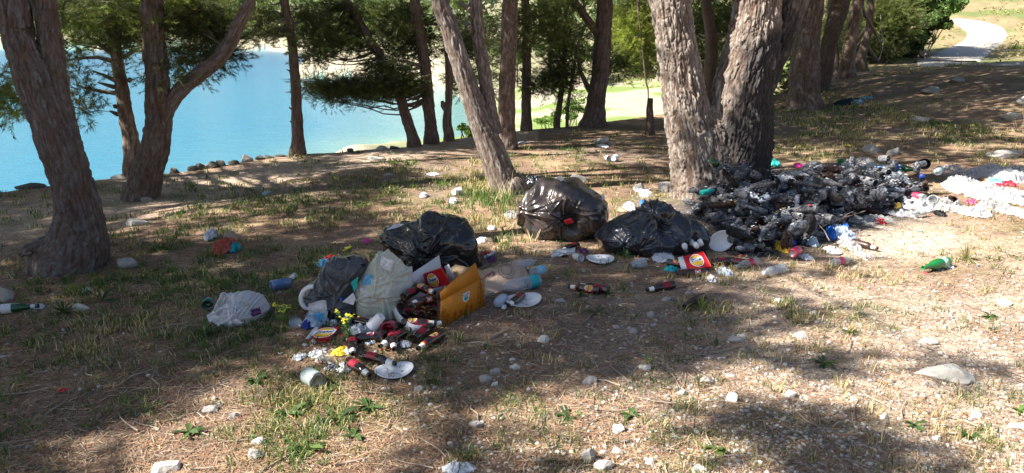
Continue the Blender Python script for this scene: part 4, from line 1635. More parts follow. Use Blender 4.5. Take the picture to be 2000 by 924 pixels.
GB = [(560, 400, 200, 34, 1.3), (800, 350, 160, 34, 1.5), (960, 400, 70, 60, 1.6), (1120, 300, 140, 40, .6), (1180, 360, 120, 40, .7), (330, 470, 160, 50, .5), (420, 610, 200, 80, .5), (230, 600, 160, 90, .5),
      (620, 780, 100, 80, .45), (560, 860, 110, 50, .4), (620, 420, 120, 26, .6), (1750, 210, 150, 50, 1.3), (1900, 165, 100, 40, 1.1), (1600, 240, 100, 50, 1.4), (1600, 250, 120, 50, 1.0), (1700, 200, 90, 40, .8), (1570, 300, 60, 14, 1.0), (1440, 535, 60, 22, 1.3), (1375, 605, 34, 22, 1.5),
      (1220, 560, 40, 20, .4), (1900, 250, 90, 60, .45), (1935, 415, 40, 14, 1.2), (1720, 535, 60, 16, .5), (1100, 850, 90, 50, .2), (1520, 620, 100, 40, .25), (540, 540, 140, 60, .5),
      (960, 480, 60, 24, .5), (660, 520, 60, 30, .6), (800, 700, 120, 50, .25), (100, 380, 120, 24, .35), (1500, 210, 60, 26, .7), (1860, 180, 90, 40, .5), (1650, 330, 80, 14, .6)]
N = 46000
px = g.uniform(-350, 2350, N)
py = 150 + (950 - 150) * g.uniform(0, 1, N)
X, Y, Z = Gv(px, py)
dens = np.full(N, 0.035)
for (cx, cy, rx, ry, k) in GB:
    dens += k * .40 * np.exp(-((px - cx) / rx) ** 2 - ((py - cy) / ry) ** 2)
dens *= np.clip(1.0 + 2.2 * fbm(X * 1.8, Y * 1.8, 91., o=3), 0.02, 3)
inheap = (np.abs(px - 1560) < 260) & (np.abs(py - 420) < 62) & ~((py > 480) & (px < 1500))
ok = (g.uniform(0, 1, N) < dens) & (Y > 1) & (Y < 30) & (Y < np.interp(X, EX, EY) - .05) & ~inheap
X, Y, Z, px, py = X[ok], Y[ok], Z[ok], px[ok], py[ok]
nt_ = len(X)
per = 14
tx = np.repeat(X, per) + g.normal(0, .018, nt_ * per) * np.repeat(1 + Y * .12, per)
ty = np.repeat(Y, per) + g.normal(0, .018, nt_ * per) * np.repeat(1 + Y * .12, per)
tz = np.repeat(Z, per) - .004
tall = np.repeat(g.uniform(.018, .052, nt_) * (1 + .055 * Y), per) * g.uniform(.5, 1.35, nt_ * per)
tall *= np.repeat(1 + 0.9 * np.exp(-((px - 960) / 70) ** 2 - ((py - 400) / 55) ** 2), per)
dryp = np.clip(.30 + 1.3 * fbm(X * .9, Y * .9, 44., o=2) + .35 * sstep(1000, 1700, px) - .2 * sstep(900, 300, px), .08, .95)
dry = g.uniform(0, 1, nt_ * per) < np.repeat(dryp, per)
greens = np.array([[.075, .14, .035], [.10, .165, .04], [.06, .11, .035], [.12, .18, .05]])
drys = np.array([[.46, .36, .19], [.38, .29, .15], [.55, .46, .28]])
C = np.where(dry[:, None], drys[g.integers(0, 3, len(dry))], greens[np.repeat(g.integers(0, 4, nt_), per)]) * g.uniform(.7, 1.25, (len(dry), 1))
V, Q, T, C = blades(np.stack([tx, ty, tz], 1), tall, 0.0028 + 0.0006 * np.repeat(Y, per), g.uniform(.1, 1.2, len(tx)), C, g)
o = mk('grass', V, [Q, T], m_blade, smooth=False, col=C)
tag(o, 'thin green and straw-dry grass tufts growing through the needles', 'grass', kind='stuff')
print('grass tufts', nt_)

# ---- short twigs lying about
tw = []
for k in range(240):
    a_, b_ = g.uniform(-200, 2200), 300 + 630 * g.uniform() ** .8
    q = GH(a_, b_, 0.006)
    if q[1] > 10.5 or q[1] > np.interp(q[0], EX, EY) - .2:
        continue
    an = g.uniform(0, np.pi)
    L = g.uniform(.06, .26)
    p = [q + np.array([math.cos(an), math.sin(an), 0]) * L * s + np.array([0, 0, g.uniform(0, .012)]) + g.normal(0, .008, 3) * [1, 1, 0] for s in (-.5, -.15, .2, .5)]
    for p_ in p:
        p_[2] = float(gz(p_[0], p_[1])) + g.uniform(.004, .014)
    tw.append(tube(p, np.linspace(.0035, .0015, 4) * g.uniform(.6, 1.5), 5))
V, Fc = merge(tw)
o = mk('fallen_twigs', V, Fc, mat('pale_dead_wood', (.36, .29, .23), .9, .2))
tag(o, 'thin dead twigs lying over the ground', 'twigs', kind='stuff')

# ================================================================ stones one can point to
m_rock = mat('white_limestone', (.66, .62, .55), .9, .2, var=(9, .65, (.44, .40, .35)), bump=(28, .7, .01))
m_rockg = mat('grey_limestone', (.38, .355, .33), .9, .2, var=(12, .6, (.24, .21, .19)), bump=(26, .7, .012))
m_rockd = mat('shaded_bank_rock', (.13, .12, .11), .9, .2, var=(12, .6, (.07, .065, .055)), bump=(26, .7, .012))  # shade of the bank put into this darker rock colour
R3V, R3F = icosphere(3)


def stone(px, py, w, h, label, m=None, seed=0, name='stone', Y=None, group=None, sink=.3):
    """w,h in photograph pixels; (px,py) is the middle of its foot"""
    gp = G(px, py)
    if Y is not None:
        gp = at_depth(px, py, Y)
        gp[2] = float(gz(gp[0], gp[1]))
    f = gp[1] * CP - (gp[2] - CAM[2]) * SP
    sx_, sz_ = .5 * w * f / F, h * f / F
    v = R3V.copy()
    r_ = np.random.default_rng(seed + int(px))
    v *= (1 + .5 * fbm(v[:, 0] * 1.1 + px, v[:, 1] * 1.1, v[:, 2] * 1.1, o=3))[:, None]
    for _ in range(16):                              # broken flat faces
        d_ = unit(r_.normal(size=3) * [1, 1, .7])
        k = r_.uniform(.45, .85)
        over = np.maximum(v @ d_ - k, 0)
        v -= over[:, None] * d_ * .9
    v *= 1 / np.abs(v).max(0)
    v[:, 0] *= sx_
    v[:, 1] *= min(sx_ * r_.uniform(.6, .85), sz_ * 2.2 + .02)
    v[:, 2] = v[:, 2] * sz_ * (.5 + sink) + sz_ * (.5 - sink)
    v += fbm(v[:, 0] * 40, v[:, 1] * 40, v[:, 2] * 40, o=2)[:, None] * v / max(sx_, .01) * .004
    a_ = r_.uniform(-.25, .25)
    o = mk(name, v, [R3F], m or m_rock, loc=gp)
    o.rotation_euler = (0, 0, a_)
    # hard edges stay visible
    o.data.polygons.foreach_set('use_smooth', np.zeros(len(o.data.polygons), bool))
    return tag(o, label, 'stone', group)


ST = [
 (1845, 735, 112, 28, 'largest white stone, long and low, at the right edge of the clearing', 0),
 (245, 522, 52, 18, 'pale flat-topped stone beside the leaning forked pine', 1),
 (202, 514, 18, 10, 'small grey stone between the leaning forked pine and the pale flat stone', 1),
 (14, 588, 30, 30, 'grey rough stone behind the green bottle at the left edge', 1),
 (157, 606, 34, 18, 'white angular stone with a dark split, left of the white rubbish bag', 0),
 (328, 918, 64, 26, 'half buried white stone at the bottom edge, lower left', 0),
 (412, 803, 40, 9, 'flat pale stone lying in the left patch of shade', 1), (458, 814, 26, 12, 'small pale stone right of the flat one in the left shade', 1),
 (430, 790, 18, 8, 'little pale stone above two others in the left shade', 1),
 (500, 892, 34, 20, 'lumpy grey-white stone amid green weeds at the lower left', 1),
 (505, 866, 26, 12, 'white stone just above the lumpy grey-white one', 0),
 (928, 832, 32, 11, 'oval grey stone alone in the shade below the white plate', 1),
 (950, 745, 30, 16, 'grey stone, the lower one of the pair under the middle of the clearing', 1),
 (968, 729, 24, 12, 'grey stone, the upper one of the pair under the middle of the clearing', 1), (967, 752, 16, 8, 'small stone touching the lower grey stone of the pair', 0),
 (1005, 720, 22, 10, 'pale chip of stone right of the pair in mid clearing', 0),
 (1060, 667, 26, 14, 'pale wedge-shaped stone right of the carton in the open', 0),
 (1150, 748, 32, 14, 'flat pale stone in the dark patch at bottom centre', 1),
 (1258, 722, 26, 12, 'roundish white stone in the dark patch right of centre', 0),
 (1210, 843, 28, 15, 'cream stone with flat top in the sunny patch at bottom centre', 0),
 (1150, 897, 34, 26, 'grey rounded stone at the bottom edge, right of centre', 1),
 (1176, 912, 46, 22, 'white flat stone in front of the grey rounded one at the bottom edge', 0),
 (1205, 884, 20, 12, 'small cream stone beside the grey rounded one at the bottom edge', 0),
 (1178, 886, 18, 9, 'small grey stone between the rounded one and the cream one', 1),
 (1365, 920, 40, 14, 'white stone cut by the bottom edge right of centre', 0),
 (1270, 905, 18, 14, 'upright little white stone near the bottom edge', 0),
 (1432, 783, 32, 18, 'white block-shaped stone in the shade right of centre', 0),
 (1380, 746, 34, 12, 'flat grey-white slab left of the block-shaped stone', 1), (1330, 772, 20, 11, 'small grey stone left of the slabs', 1),
 (1542, 775, 28, 13, 'tilted white stone with a shadow on the right side', 0),
 (1575, 790, 14, 8, 'little white stone below the tilted one', 0),
 (1436, 668, 36, 12, 'grey flat stone in the gravel below the carrier', 1), (1448, 661, 18, 11, 'pale stone leaning on the grey flat one', 0),
 (1562, 660, 30, 12, 'cream stone in the sunny gravel at right', 0), (1517, 591, 22, 9, 'oval cream stone below the plastic water bottle', 0),
 (1588, 615, 16, 9, 'small white stone right of the oval cream one', 0),
 (1963, 594, 42, 11, 'long smooth stone near the right edge', 0), (1812, 671, 34, 11, 'cream stone above the largest white stone', 0),
 (1668, 527, 16, 9, 'small cream stone below the clear bottle with pink label', 0),
 (1727, 818, 20, 14, 'round grey stone in the lower right gravel', 0), (1905, 814, 30, 12, 'pale stone in the lower right gravel', 0),
 (1990, 836, 40, 14, 'white stone at the right border of the photo', 0), (1830, 859, 22, 12, 'grey stone between the lower right weeds', 1),
 (1668, 782, 16, 9, 'small pale stone left of the lower right gravel', 0), (1270, 618, 22, 10, 'grey stone in the shade below the lone bottle', 1),
 (1305, 589, 26, 12, 'grey stone beside the crushed dark bottle', 1), (1345, 566 + 10, 16, 8, 'small stone above the crushed dark bottle', 1),
 (1095, 590, 30, 8, 'flat grey stone left of the two bottles side by side', 1),
 (1205, 642, 18, 8, 'small grey stone in the dark middle of the clearing', 1), (1238, 650, 20, 9, 'grey stone in the dark middle of the clearing, right one', 1),
 (820, 764, 24, 12, 'grey stone with a hollow below the white plate', 1), (800, 752, 12, 7, 'tiny pale stone just under the white plate', 0),
 (612, 670, 14, 9, 'small cream stone right of the red carrier on the ground', 0),
 (1130, 354, 44, 14, 'grey rounded stone behind the shiny black bag', 1),
 (735, 312, 40, 7, 'flat pale stone on the sunny path', 0), (760, 345, 30, 7, 'low grey stone in the grass near the leaning pine', 1),
 (268, 438, 44, 12, 'pale stone in the path right of the leaning forked pine', 0), (285, 372 + 20, 26, 8, 'small pale stone at the foot of the diagonal-limbed pine', 1),
 (1168, 282, 24, 13, 'grey stone left one of the trio on the slope', 1), (1184, 280, 20, 16, 'grey stone middle one of the trio on the slope', 1), (1195, 284, 14, 9, 'brownish stone right one of the trio on the slope', 1),
 (1250, 372, 20, 22, 'upright pale stone before the left stem of the huge pine', 1), (1262, 384, 34, 14, 'pale stone at the foot of the upright one', 0), (1300, 372, 46, 16, 'mossy grey stone leaning against the huge pine', 1),
 (1820, 180, 52, 12, 'grey rock half sunk in the bank below the road', 1), (1870, 160, 36, 10, 'upper grey rock of the bank below the road', 1), (1800, 238, 44, 9, 'flat grey rock low on the bank', 1),
 (1980, 232, 44, 13, 'grey rock at the right edge of the bank', 1), (1995, 200, 26, 14, 'upright rock at the right edge of the bank', 1), (1960, 308, 80, 18, 'sun-bleached rock behind the white plastic sheets', 1),
 (1705, 298, 40, 16, 'pale rock behind the burnt heap', 1), (1745, 302, 26, 14, 'brown rock behind the green bottles', 1),
]
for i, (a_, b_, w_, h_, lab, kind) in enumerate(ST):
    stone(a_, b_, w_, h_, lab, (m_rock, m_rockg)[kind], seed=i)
for i, (a_, b_, w_, h_) in enumerate([(374, 322, 22, 9), (392, 322, 24, 12), (412, 321, 30, 14), (434, 319, 26, 13), (456, 316, 28, 13), (484, 309, 24, 18), (508, 308, 20, 10), (524, 306, 24, 8),
                                      (546, 304, 26, 7), (686, 292, 16, 8), (748, 291, 30, 13), (770, 289, 22, 10), (700, 296, 20, 6), (240, 336, 44, 9), (60, 358, 60, 7), (340, 326, 22, 8)]):
    lab = ['leftmost dark rock of the row edging the lake bank', 'second dark rock from the left in the row on the lake bank', 'third rock from the left in the row on the lake bank', 'long dark rock in the middle of the row on the lake bank',
           'dark rock just left of the standing pale one on the bank', '', 'dark rock just right of the standing pale one on the bank', 'small dark rock close left of the lone slender pine', 'flat dark rock touching the lone slender pine',
           'small rock midway between the lone and the leaning bank pines', '', 'dark rock under the thin leaning pine on the bank', 'low sliver of rock left of the leaning bank pine', '', 'flat rock slab at the water side far left',
           'dark rock behind the foot of the diagonal-limbed pine'][i]
    if i == 5:
        lab = 'round pale rock standing up from the row on the lake bank'
    if i == 10:
        lab = 'pale grey rock on the bank at the foot of the thin leaning pine'
    if i == 13:
        lab = 'pale flat rock on the bank at the foot of the slim reddish pine'
    by = b_ + 2
    q = G(a_, by)
    while q[2] < float(zp_macro(q[0], q[1])) - 0.2 and by < 420:
        by += 1.5
        q = G(a_, by)
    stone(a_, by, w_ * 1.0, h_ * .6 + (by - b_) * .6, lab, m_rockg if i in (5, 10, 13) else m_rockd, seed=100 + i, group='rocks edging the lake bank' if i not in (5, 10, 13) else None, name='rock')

# stump post
q = G(1270, 264)
f = q[1]
c = px_path([(1270, 262, 19), (1270, 240, 16), (1269, 215, 14), (1270, 192, 11)], q[1])
c[0][2] = q[2] - .05
V, Fc, C, P = bark_tube(c, 40, .02, .012, 18, 41.0, .2, None, (.13, .10, .09))
o = mk('tree_stump', V - q, Fc, m_bark, col=C, loc=q)
tag(o, 'thin charred stump standing like a post left of the huge pine', 'stump')


# ================================================================ weeds and flowers
def weed(px, py, n, L, w, col, label, cat='weed', up=.6, Yk=1.0, seed=0, name='weed_plant', group=None):
    g_ = np.random.default_rng(seed + int(px * 3))
    q = G(px, py)
    parts, cols = [], []
    for k in range(n):
        a_ = g_.uniform(0, 6.283)
        l_ = L * g_.uniform(.6, 1.2)
        el = g_.uniform(.15, 1.2) * up
        d_ = np.array([math.cos(a_), math.sin(a_), 0])
        s = np.linspace(0, 1, 6)
        cen = d_[None] * (l_ * s * math.cos(el))[:, None] + np.array([0, 0, 1])[None] * (l_ * (s * math.sin(el) - .45 * s ** 2 * (1 - el * .3)) + .008)[:, None]
        sd_ = np.array([-d_[1], d_[0], .15])
        wd = w * np.sin(np.clip(s * .93 + .1, 0, 1) * np.pi) ** .8 * g_.uniform(.8, 1.2) * (1 + .25 * np.sin(s * 25))
        ridge = np.array([0, 0, 1])[None] * (-wd * .3)[:, None]
        V = np.concatenate([cen - sd_ * wd[:, None], cen + ridge, cen + sd_ * wd[:, None]])
        Fq = np.concatenate([np.stack([np.arange(5), np.arange(5) + 6, np.arange(5) + 7, np.arange(5) + 1], 1), np.stack([np.arange(5) + 6, np.arange(5) + 12, np.arange(5) + 13, np.arange(5) + 7], 1)])
        parts.append((V, Fq))
        cols.append(np.repeat((np.array(col) * g_.uniform(.7, 1.3))[None], len(V), 0))
    V, Fc = merge(parts)
    o = mk(name, V, Fc, m_blade, col=np.concatenate(cols), loc=q)
    return tag(o, label, cat, group)


DG, MG, LG_ = (.05, .095, .032), (.07, .12, .038), (.11, .17, .045)
weed(125, 614, 34, .11, .005, DG, 'dark green narrow-leaved rosette in front of the white angular stone', up=1.2)
weed(200, 590, 18, .17, .006, DG, 'arching dark leaves right of the white angular stone', up=.8)
weed(370, 848, 12, .08, .010, MG, 'green rosette with grey stone beside it in the left sun patch')
weed(1608, 712, 14, .09, .008, MG, 'green weed at the lower right between dry stalks')
weed(1598, 690, 8, .16, .003, (.36, .32, .17), 'dry upright stalks over the lower right weed', up=1.3)
weed(1932, 620, 12, .07, .010, DG, 'dark rosette near the long smooth stone', up=.7)
weed(1785, 832, 14, .06, .009, MG, 'green rosette in the lower right gravel', up=.7)
weed(1895, 856, 16, .07, .008, MG, 'spiky green weed among the lower right pebbles')
weed(1658, 650, 10, .06, .010, DG, 'small dark weed above the lower right weeds')
weed(1990, 804, 10, .06, .010, LG_, 'bright leaf tuft at the right border')
weed(1400, 878, 9, .07, .014, LG_, 'bright broad-leaved weed at bottom centre right')
weed(1110, 818, 12, .09, .007, DG, 'weed in the dark patch at bottom centre')
weed(1232, 813, 10, .06, .010, MG, 'small bright weed in the bottom centre sun')
weed(1132, 582, 9, .07, .008, DG, 'tuft under the left of the paired bottles', up=1.2)
weed(1190, 580, 9, .07, .008, DG, 'tuft under the right of the paired bottles', up=1.2)
weed(1165, 612, 12, .09, .007, DG, 'dark weed below the paired bottles')
weed(1885, 508, 70, .15, .003, (.30, .27, .13), 'rounded mop of dry grass right of the green bottle', up=1.35, cat='grass tussock')
weed(1370, 606, 60, .12, .0022, (.30, .34, .12), 'yellow-green grass tussock below the crushed dark bottle', up=1.3, cat='grass tussock')
weed(1220, 505, 50, .12, .0025, (.06, .12, .06), 'bluish grass tussock by the clear cup', up=1.3, cat='grass tussock')
weed(985, 460, 24, .12, .004, MG, 'green tussock between the two big black bags', up=1.2, cat='grass tussock')
weed(635, 510, 22, .12, .006, MG, 'light green weed behind the torn black bag')
weed(565, 810, 20, .10, .012, MG, 'broad green weed left under the tin can')
weed(600, 880, 16, .10, .012, LG_, 'leafy weed at the bottom left of centre')
weed(660, 820, 24, .12, .008, DG, 'dark weed below the tin can')
weed(720, 800, 20, .10, .010, MG, 'green weed under the white plate')
weed(500, 745, 14, .08, .012, MG, 'green weed left of the tin can')
weed(410, 650, 20, .12, .008, DG, 'dark grassy weed below the white rubbish bag')
weed(690, 855, 14, .08, .010, MG, 'weed at the bottom below the spilled bottles')


def spurge(px, py, h, n, label, seed):
    g_ = np.random.default_rng(seed)
    q = G(px, py)
    st, lf, lc, hd = [], [], [], []
    for k in range(n):
        a_ = g_.uniform(0, 6.28)
        top = np.array([math.cos(a_) * h * .3 * g_.uniform(.2, 1), math.sin(a_) * h * .3 * g_.uniform(.2, 1), h * g_.uniform(.7, 1)])
        P = [np.zeros(3), top * [.3, .3, .5], top]
        st.append(tube(P, [.0025, .002, .0015], 5))
        for j in range(16):
            t = g_.uniform(.2, 1)
            p = top * t
            b_ = g_.uniform(0, 6.28)
            d_ = np.array([math.cos(b_), math.sin(b_), .4])
            s_ = np.array([-d_[1], d_[0], 0]) * .0045
            e = p + d_ * .028
            lf.append((np.array([p, p + d_ * .014 + s_, e, p + d_ * .014 - s_]), np.array([[0, 1, 2, 3]])))
        for j in range(9):
            p = top + g_.normal(0, .012, 3) * [1, 1, .5]
            r_ = .008
            hd.append((np.array([p + [r_, 0, 0], p + [0, r_, .002], p + [-r_, 0, 0], p + [0, -r_, .002], p + [0, 0, .006]]), np.array([[0, 1, 4], [1, 2, 4], [2, 3, 4], [3, 0, 4]])))
    root = empty('flowering_plant', q)
    tag(root, label, 'wildflower')
    mg = MATS.setdefault('spurge_leaf', mat('spurge_leaf', (.13, .22, .05), .6))
    my = MATS.setdefault('spurge_flower', mat('spurge_flower', (.62, .60, .05), .6))
    v, f = merge(st)
    mk('stem', v, f, mg, root)
    v, f = merge(lf)
    mk('leaves', v, f, mg, root, smooth=False)
    v, f = merge(hd)
    mk('flower_heads', v, f, my, root, smooth=False)


MATS = {}
spurge(683, 672, .19, 6, 'yellow-green spurge flowering among the spilled bottles', 1)
spurge(552, 636, .13, 4, 'small yellow spurge left of the torn black bag', 2)
spurge(1655, 306, .16, 4, 'yellow flowering weed behind the burnt heap', 3)
spurge(1905, 262, .16, 4, 'yellow-green flowering weed on the bank at right', 4)
spurge(1668, 215, .2, 5, 'yellowish leafy weed on the bank behind the heap', 5)
spurge(682, 498, .06, 3, 'tiny yellow flower behind the torn black bag', 6)


def dry_stalks(px, py, n, h, label, seed):
    g_ = np.random.default_rng(seed)
    q = G(px, py)
    st = []
    for k in range(n):
        a_ = g_.uniform(0, 6.28)
        l_ = h * g_.uniform(.4, 1)
        b0 = g_.normal(0, .05, 3) * [1, 1, 0]
        tip = b0 + np.array([math.cos(a_) * l_ * .45, math.sin(a_) * l_ * .2, l_])
        st.append(tube([b0, (b0 + tip) / 2 + [0, 0, .1 * l_], tip], [.0022, .0018, .001], 4))
    v, f = merge(st)
    o = mk('dry_stalks', v, f, MATS.setdefault('dry', mat('dry_straw', (.60, .50, .28), .8)), loc=q)
    tag(o, label, 'dry grass')


dry_stalks(972, 372, 16, .42, 'tall bleached grass stalks in front of the leaning double pine', 1)
dry_stalks(985, 388, 12, .30, 'shorter bleached stalks between the leaning pine and the shiny bag', 2)
dry_stalks(1040, 470, 8, .2, 'thin dry flower stalks before the shiny black bag', 3)
dry_stalks(1995, 250, 8, .35, 'dry stalks at the right edge of the bank', 4)
# ================================================================ materials of the rubbish
M = dict(
    brown=mat('brown_bottle_glass', (.022, .009, .005), .07, .7, coat=.6, var=(30, .3, (.05, .03, .02))),
    brown_dusty=mat('dusty_brown_glass', (.035, .015, .010), .3, .5, var=(25, .6, (.10, .07, .06))),
    green=mat('green_bottle_glass', (.012, .16, .035), .08, .7, coat=.5),
    dgreen=mat('dark_green_glass', (.006, .055, .02), .10, .7, coat=.4),
    red=mat('red_label_paper', (.50, .012, .018), .45, .4),
    wine=mat('dark_red_label_paper', (.28, .015, .035), .45, .4),
    white=mat('white_print', (.78, .78, .76), .5, .4),
    cardwhite=mat('white_coated_card', (.62, .62, .66), .55, .4, var=(14, .35, (.50, .49, .50))),
    orange=mat('orange_printed_card', (.55, .20, .015), .5, .4, var=(10, .25, (.45, .16, .015))),
    orange_d=mat('dark_orange_print', (.34, .10, .01), .6, .3),
    kraft=mat('brown_kraft_card', (.42, .30, .19), .85, .2, var=(30, .3, (.34, .24, .15))),
    kraft_l=mat('pale_kraft_paper', (.50, .37, .28), .85, .2, var=(12, .4, (.42, .30, .23)), bump=(12, .5, .01)),
    yellow=mat('yellow_print', (.75, .48, .03), .5, .4),
    blue=mat('dark_blue_print', (.012, .03, .22), .5, .4),
    mblue=mat('bright_blue_plastic', (.02, .16, .62), .4, .5),
    sky=mat('light_blue_plastic', (.12, .42, .68), .4, .5),
    teal=mat('teal_label', (.01, .33, .38), .45, .4),
    black=mat('black_plastic', (.012, .012, .013), .35, .5),
    plate=mat('white_plastic_plate', (.74, .75, .78), .35, .5, bump=(9, .25, .01)),
    foam=mat('white_foam', (.70, .71, .74), .8, .3),
    tissue=mat('white_tissue', (.60, .61, .64), .9, .2, bump=(60, .6, .004)),
    tin=mat('dull_tin', (.34, .37, .38), .42, .5, metal=.75, var=(30, .5, (.25, .27, .25))),
    tinw=mat('tin_label_pale_green', (.40, .47, .46), .5, .4, var=(26, .6, (.22, .28, .26))),
    pink=mat('pink_red_can_paint', (.55, .035, .10), .35, .5, metal=.3, var=(20, .5, (.62, .22, .28))),
    cblue=mat('faded_blue_can_paint', (.10, .19, .38), .4, .5, metal=.3, var=(22, .7, (.28, .33, .42))),
    magenta=mat('magenta_plastic', (.75, .05, .35), .4, .5),
    purple=mat('purple_wrapper', (.10, .02, .13), .35, .5),
    turq=mat('turquoise_plastic', (.02, .42, .36), .5, .4),
    carton=mat('brick_red_carton', (.42, .07, .04), .6, .4, var=(20, .4, (.5, .16, .12))),
    bottom=mat('bottle_mouth_dark', (.004, .004, .004), .5, .3),
    denim=mat('dark_blue_cloth', (.02, .04, .075), .9, .2, bump=(60, .5, .004)),
    ygreen=mat('yellow_cap', (.65, .62, .03), .4, .5),
)


def clear_mat(name, tint, alpha, rough=.12, bumps=40, bs=.3):
    """thin clear plastic or glass: partly see-through with a glossy skin"""
    m, n, b, out = nt(name)
    b.inputs['Base Color'].default_value = (*tint, 1)
    b.inputs['Roughness'].default_value = rough
    b.inputs['Specular IOR Level'].default_value = .7
    fr = n.nodes.new('ShaderNodeLayerWeight')
    fr.inputs[0].default_value = .35
    mp_ = n.nodes.new('ShaderNodeMapRange')
    mp_.inputs['To Min'].default_value = alpha
    mp_.inputs['To Max'].default_value = min(1, alpha + .55)
    n.links.new(fr.outputs['Facing'], mp_.inputs['Value'])
    n.links.new(mp_.outputs[0], b.inputs['Alpha'])
    tc = n.nodes.new('ShaderNodeTexCoord')
    no = n.nodes.new('ShaderNodeTexNoise')
    no.inputs['Scale'].default_value = bumps
    no.inputs['Detail'].default_value = 4
    n.links.new(tc.outputs['Object'], no.inputs['Vector'])
    bu = n.nodes.new('ShaderNodeBump')
    bu.inputs['Strength'].default_value = bs
    bu.inputs['Distance'].default_value = .01
    n.links.new(no.outputs['Fac'], bu.inputs['Height'])
    n.links.new(bu.outputs[0], b.inputs['Normal'])
    return m


M['clear'] = clear_mat('clear_pet', (.55, .62, .70), .22)
M['glass'] = clear_mat('clear_glass', (.50, .54, .54), .28, .06)
M['film'] = clear_mat('clear_film', (.50, .50, .50), .28, .25, 25, .6)
M['milkwhite'] = clear_mat('milk_white_film', (.66, .66, .70), .60, .3, 20, .5)
M['milky'] = clear_mat('milky_film', (.72, .73, .62), .50, .3, 18, .5)
M['whitefilm'] = clear_mat('white_film', (.50, .50, .52), .52, .3, 20, .5)
M['bluefilm'] = clear_mat('blue_white_film', (.50, .60, .74), .62, .3, 20, .5)
M['label_film'] = mat('light_blue_label', (.10, .48, .74), .4, .5, var=(40, .5, (.5, .7, .8)))


def bag_mat(name, col, rough, var=None):
    m = mat(name, col, rough, .6, coat=.3, bump=(6, .15, .02), var=var)
    return m


M['bag'] = bag_mat('black_bin_liner', (.012, .012, .014), .22)
M['bagt'] = bag_mat('stretched_black_liner', (.030, .026, .027), .24, var=(5, .8, (.085, .060, .048)))
M['bagg'] = bag_mat('charcoal_liner', (.045, .047, .055), .36, var=(7, .6, (.085, .085, .09)))
M['bagb'] = bag_mat('blue_black_liner', (.014, .016, .024), .26, var=(3, .5, (.03, .034, .05)))


# burnt things: soot, ash and bare metal
def soot(name, a, b_, rough=.85, metal=0.0, scale=35, sp=.15):
    return mat(name, a, rough, sp, metal=metal, var=(scale, .85, b_), bump=(50, .5, .004))


SOOT = [soot('soot_black', (.012, .012, .013), (.045, .045, .05)), soot('soot_grey', (.05, .05, .055), (.17, .17, .185)),
        soot('ash_grey', (.09, .09, .10), (.26, .26, .28), .8), soot('soot_steel', (.06, .065, .075), (.22, .23, .26), .6, .2),
        soot('smoked_glass', (.045, .05, .06), (.17, .19, .22), .3, 0, 25, .5), soot('burnt_brown', (.035, .018, .012), (.10, .07, .055), .5),
        soot('blue_grey_melt', (.10, .12, .16), (.28, .31, .37), .35, 0, 20, .6)]


# ================================================================ helpers for placing
def axis_matrix(p, axis, roll=0.0, scale=1.0, up=(0, 0, 1)):
    """local +z along axis; local +y turned towards 'up' then rolled"""
    z = unit(axis)
    h = np.asarray(up, float)
    x = np.cross(h, z)
    if np.linalg.norm(x) < 1e-3:
        x = np.cross([0, -1, 0], z)
    x = unit(x)
    y = np.cross(z, x)
    c, s = math.cos(roll), math.sin(roll)
    x2, y2 = x * c + y * s, -x * s + y * c
    m = Matrix.Identity(4)
    for i in range(3):
        m[i][0], m[i][1], m[i][2], m[i][3] = x2[i] * scale, y2[i] * scale, z[i] * scale, p[i]
    return m


def setm(o, m):
    loc, rot, sc = m.decompose()
    o.location, o.rotation_euler, o.scale = loc, rot.to_euler(), sc


def text_mesh(txt, size=1.0, bold=.02, shear=0.0):
    cu = bpy.data.curves.new('lettering', 'FONT')
    cu.body = txt
    cu.size = size
    cu.align_x = 'CENTER'
    cu.align_y = 'CENTER'
    cu.offset = bold
    cu.shear = shear
    cu.resolution_u = 2
    o = bpy.data.objects.new('lettering', cu)
    SC.collection.objects.link(o)
    dg = bpy.context.evaluated_depsgraph_get()
    me = bpy.data.meshes.new_from_object(o.evaluated_get(dg))
    V = np.zeros(len(me.vertices) * 3, np.float32)
    me.vertices.foreach_get('co', V)
    Fc = [tuple(p.vertices) for p in me.polygons]
    bpy.data.objects.remove(o)
    bpy.data.meshes.remove(me)
    bpy.data.curves.remove(cu)
    return V.reshape(-1, 3)[:, :2].astype(float), Fc


def disc2(rx, ry, n=28):
    a = np.linspace(0, 2 * np.pi, n, endpoint=False)
    V = np.stack([rx * np.cos(a), ry * np.sin(a)], 1)
    V = np.concatenate([V, V * .5, [[0, 0]]])
    F1 = [(i, (i + 1) % n, n + (i + 1) % n, n + i) for i in range(n)]
    F2 = [(n + i, n + (i + 1) % n, 2 * n) for i in range(n)]
    return V, F1 + F2


TX_LOGO = text_mesh('Dreher', 1.0, .035, .25)
TX_33 = text_mesh('33', 1.0, .03)


def wrapmap(V2, r, zc, phi0=0.0):
    """flat art (x across, y along) rolled round a bottle"""
    a = V2[:, 0] / r + phi0
    return np.stack([r * np.sin(a), r * np.cos(a), zc + V2[:, 1]], 1)


# ================================================================ the beer bottle
BB = [(0, .004), (.022, .002), (.028, 0), (.0300, .004), (.0305, .012), (.0305, .128), (.0295, .142), (.026, .156), (.0205, .170), (.0160, .184), (.0140, .200), (.0132, .218), (.0145, .221), (.0145, .229),
      (.0128, .232), (.0095, .232), (.0090, .226), (.0090, .21), (0, .208)]


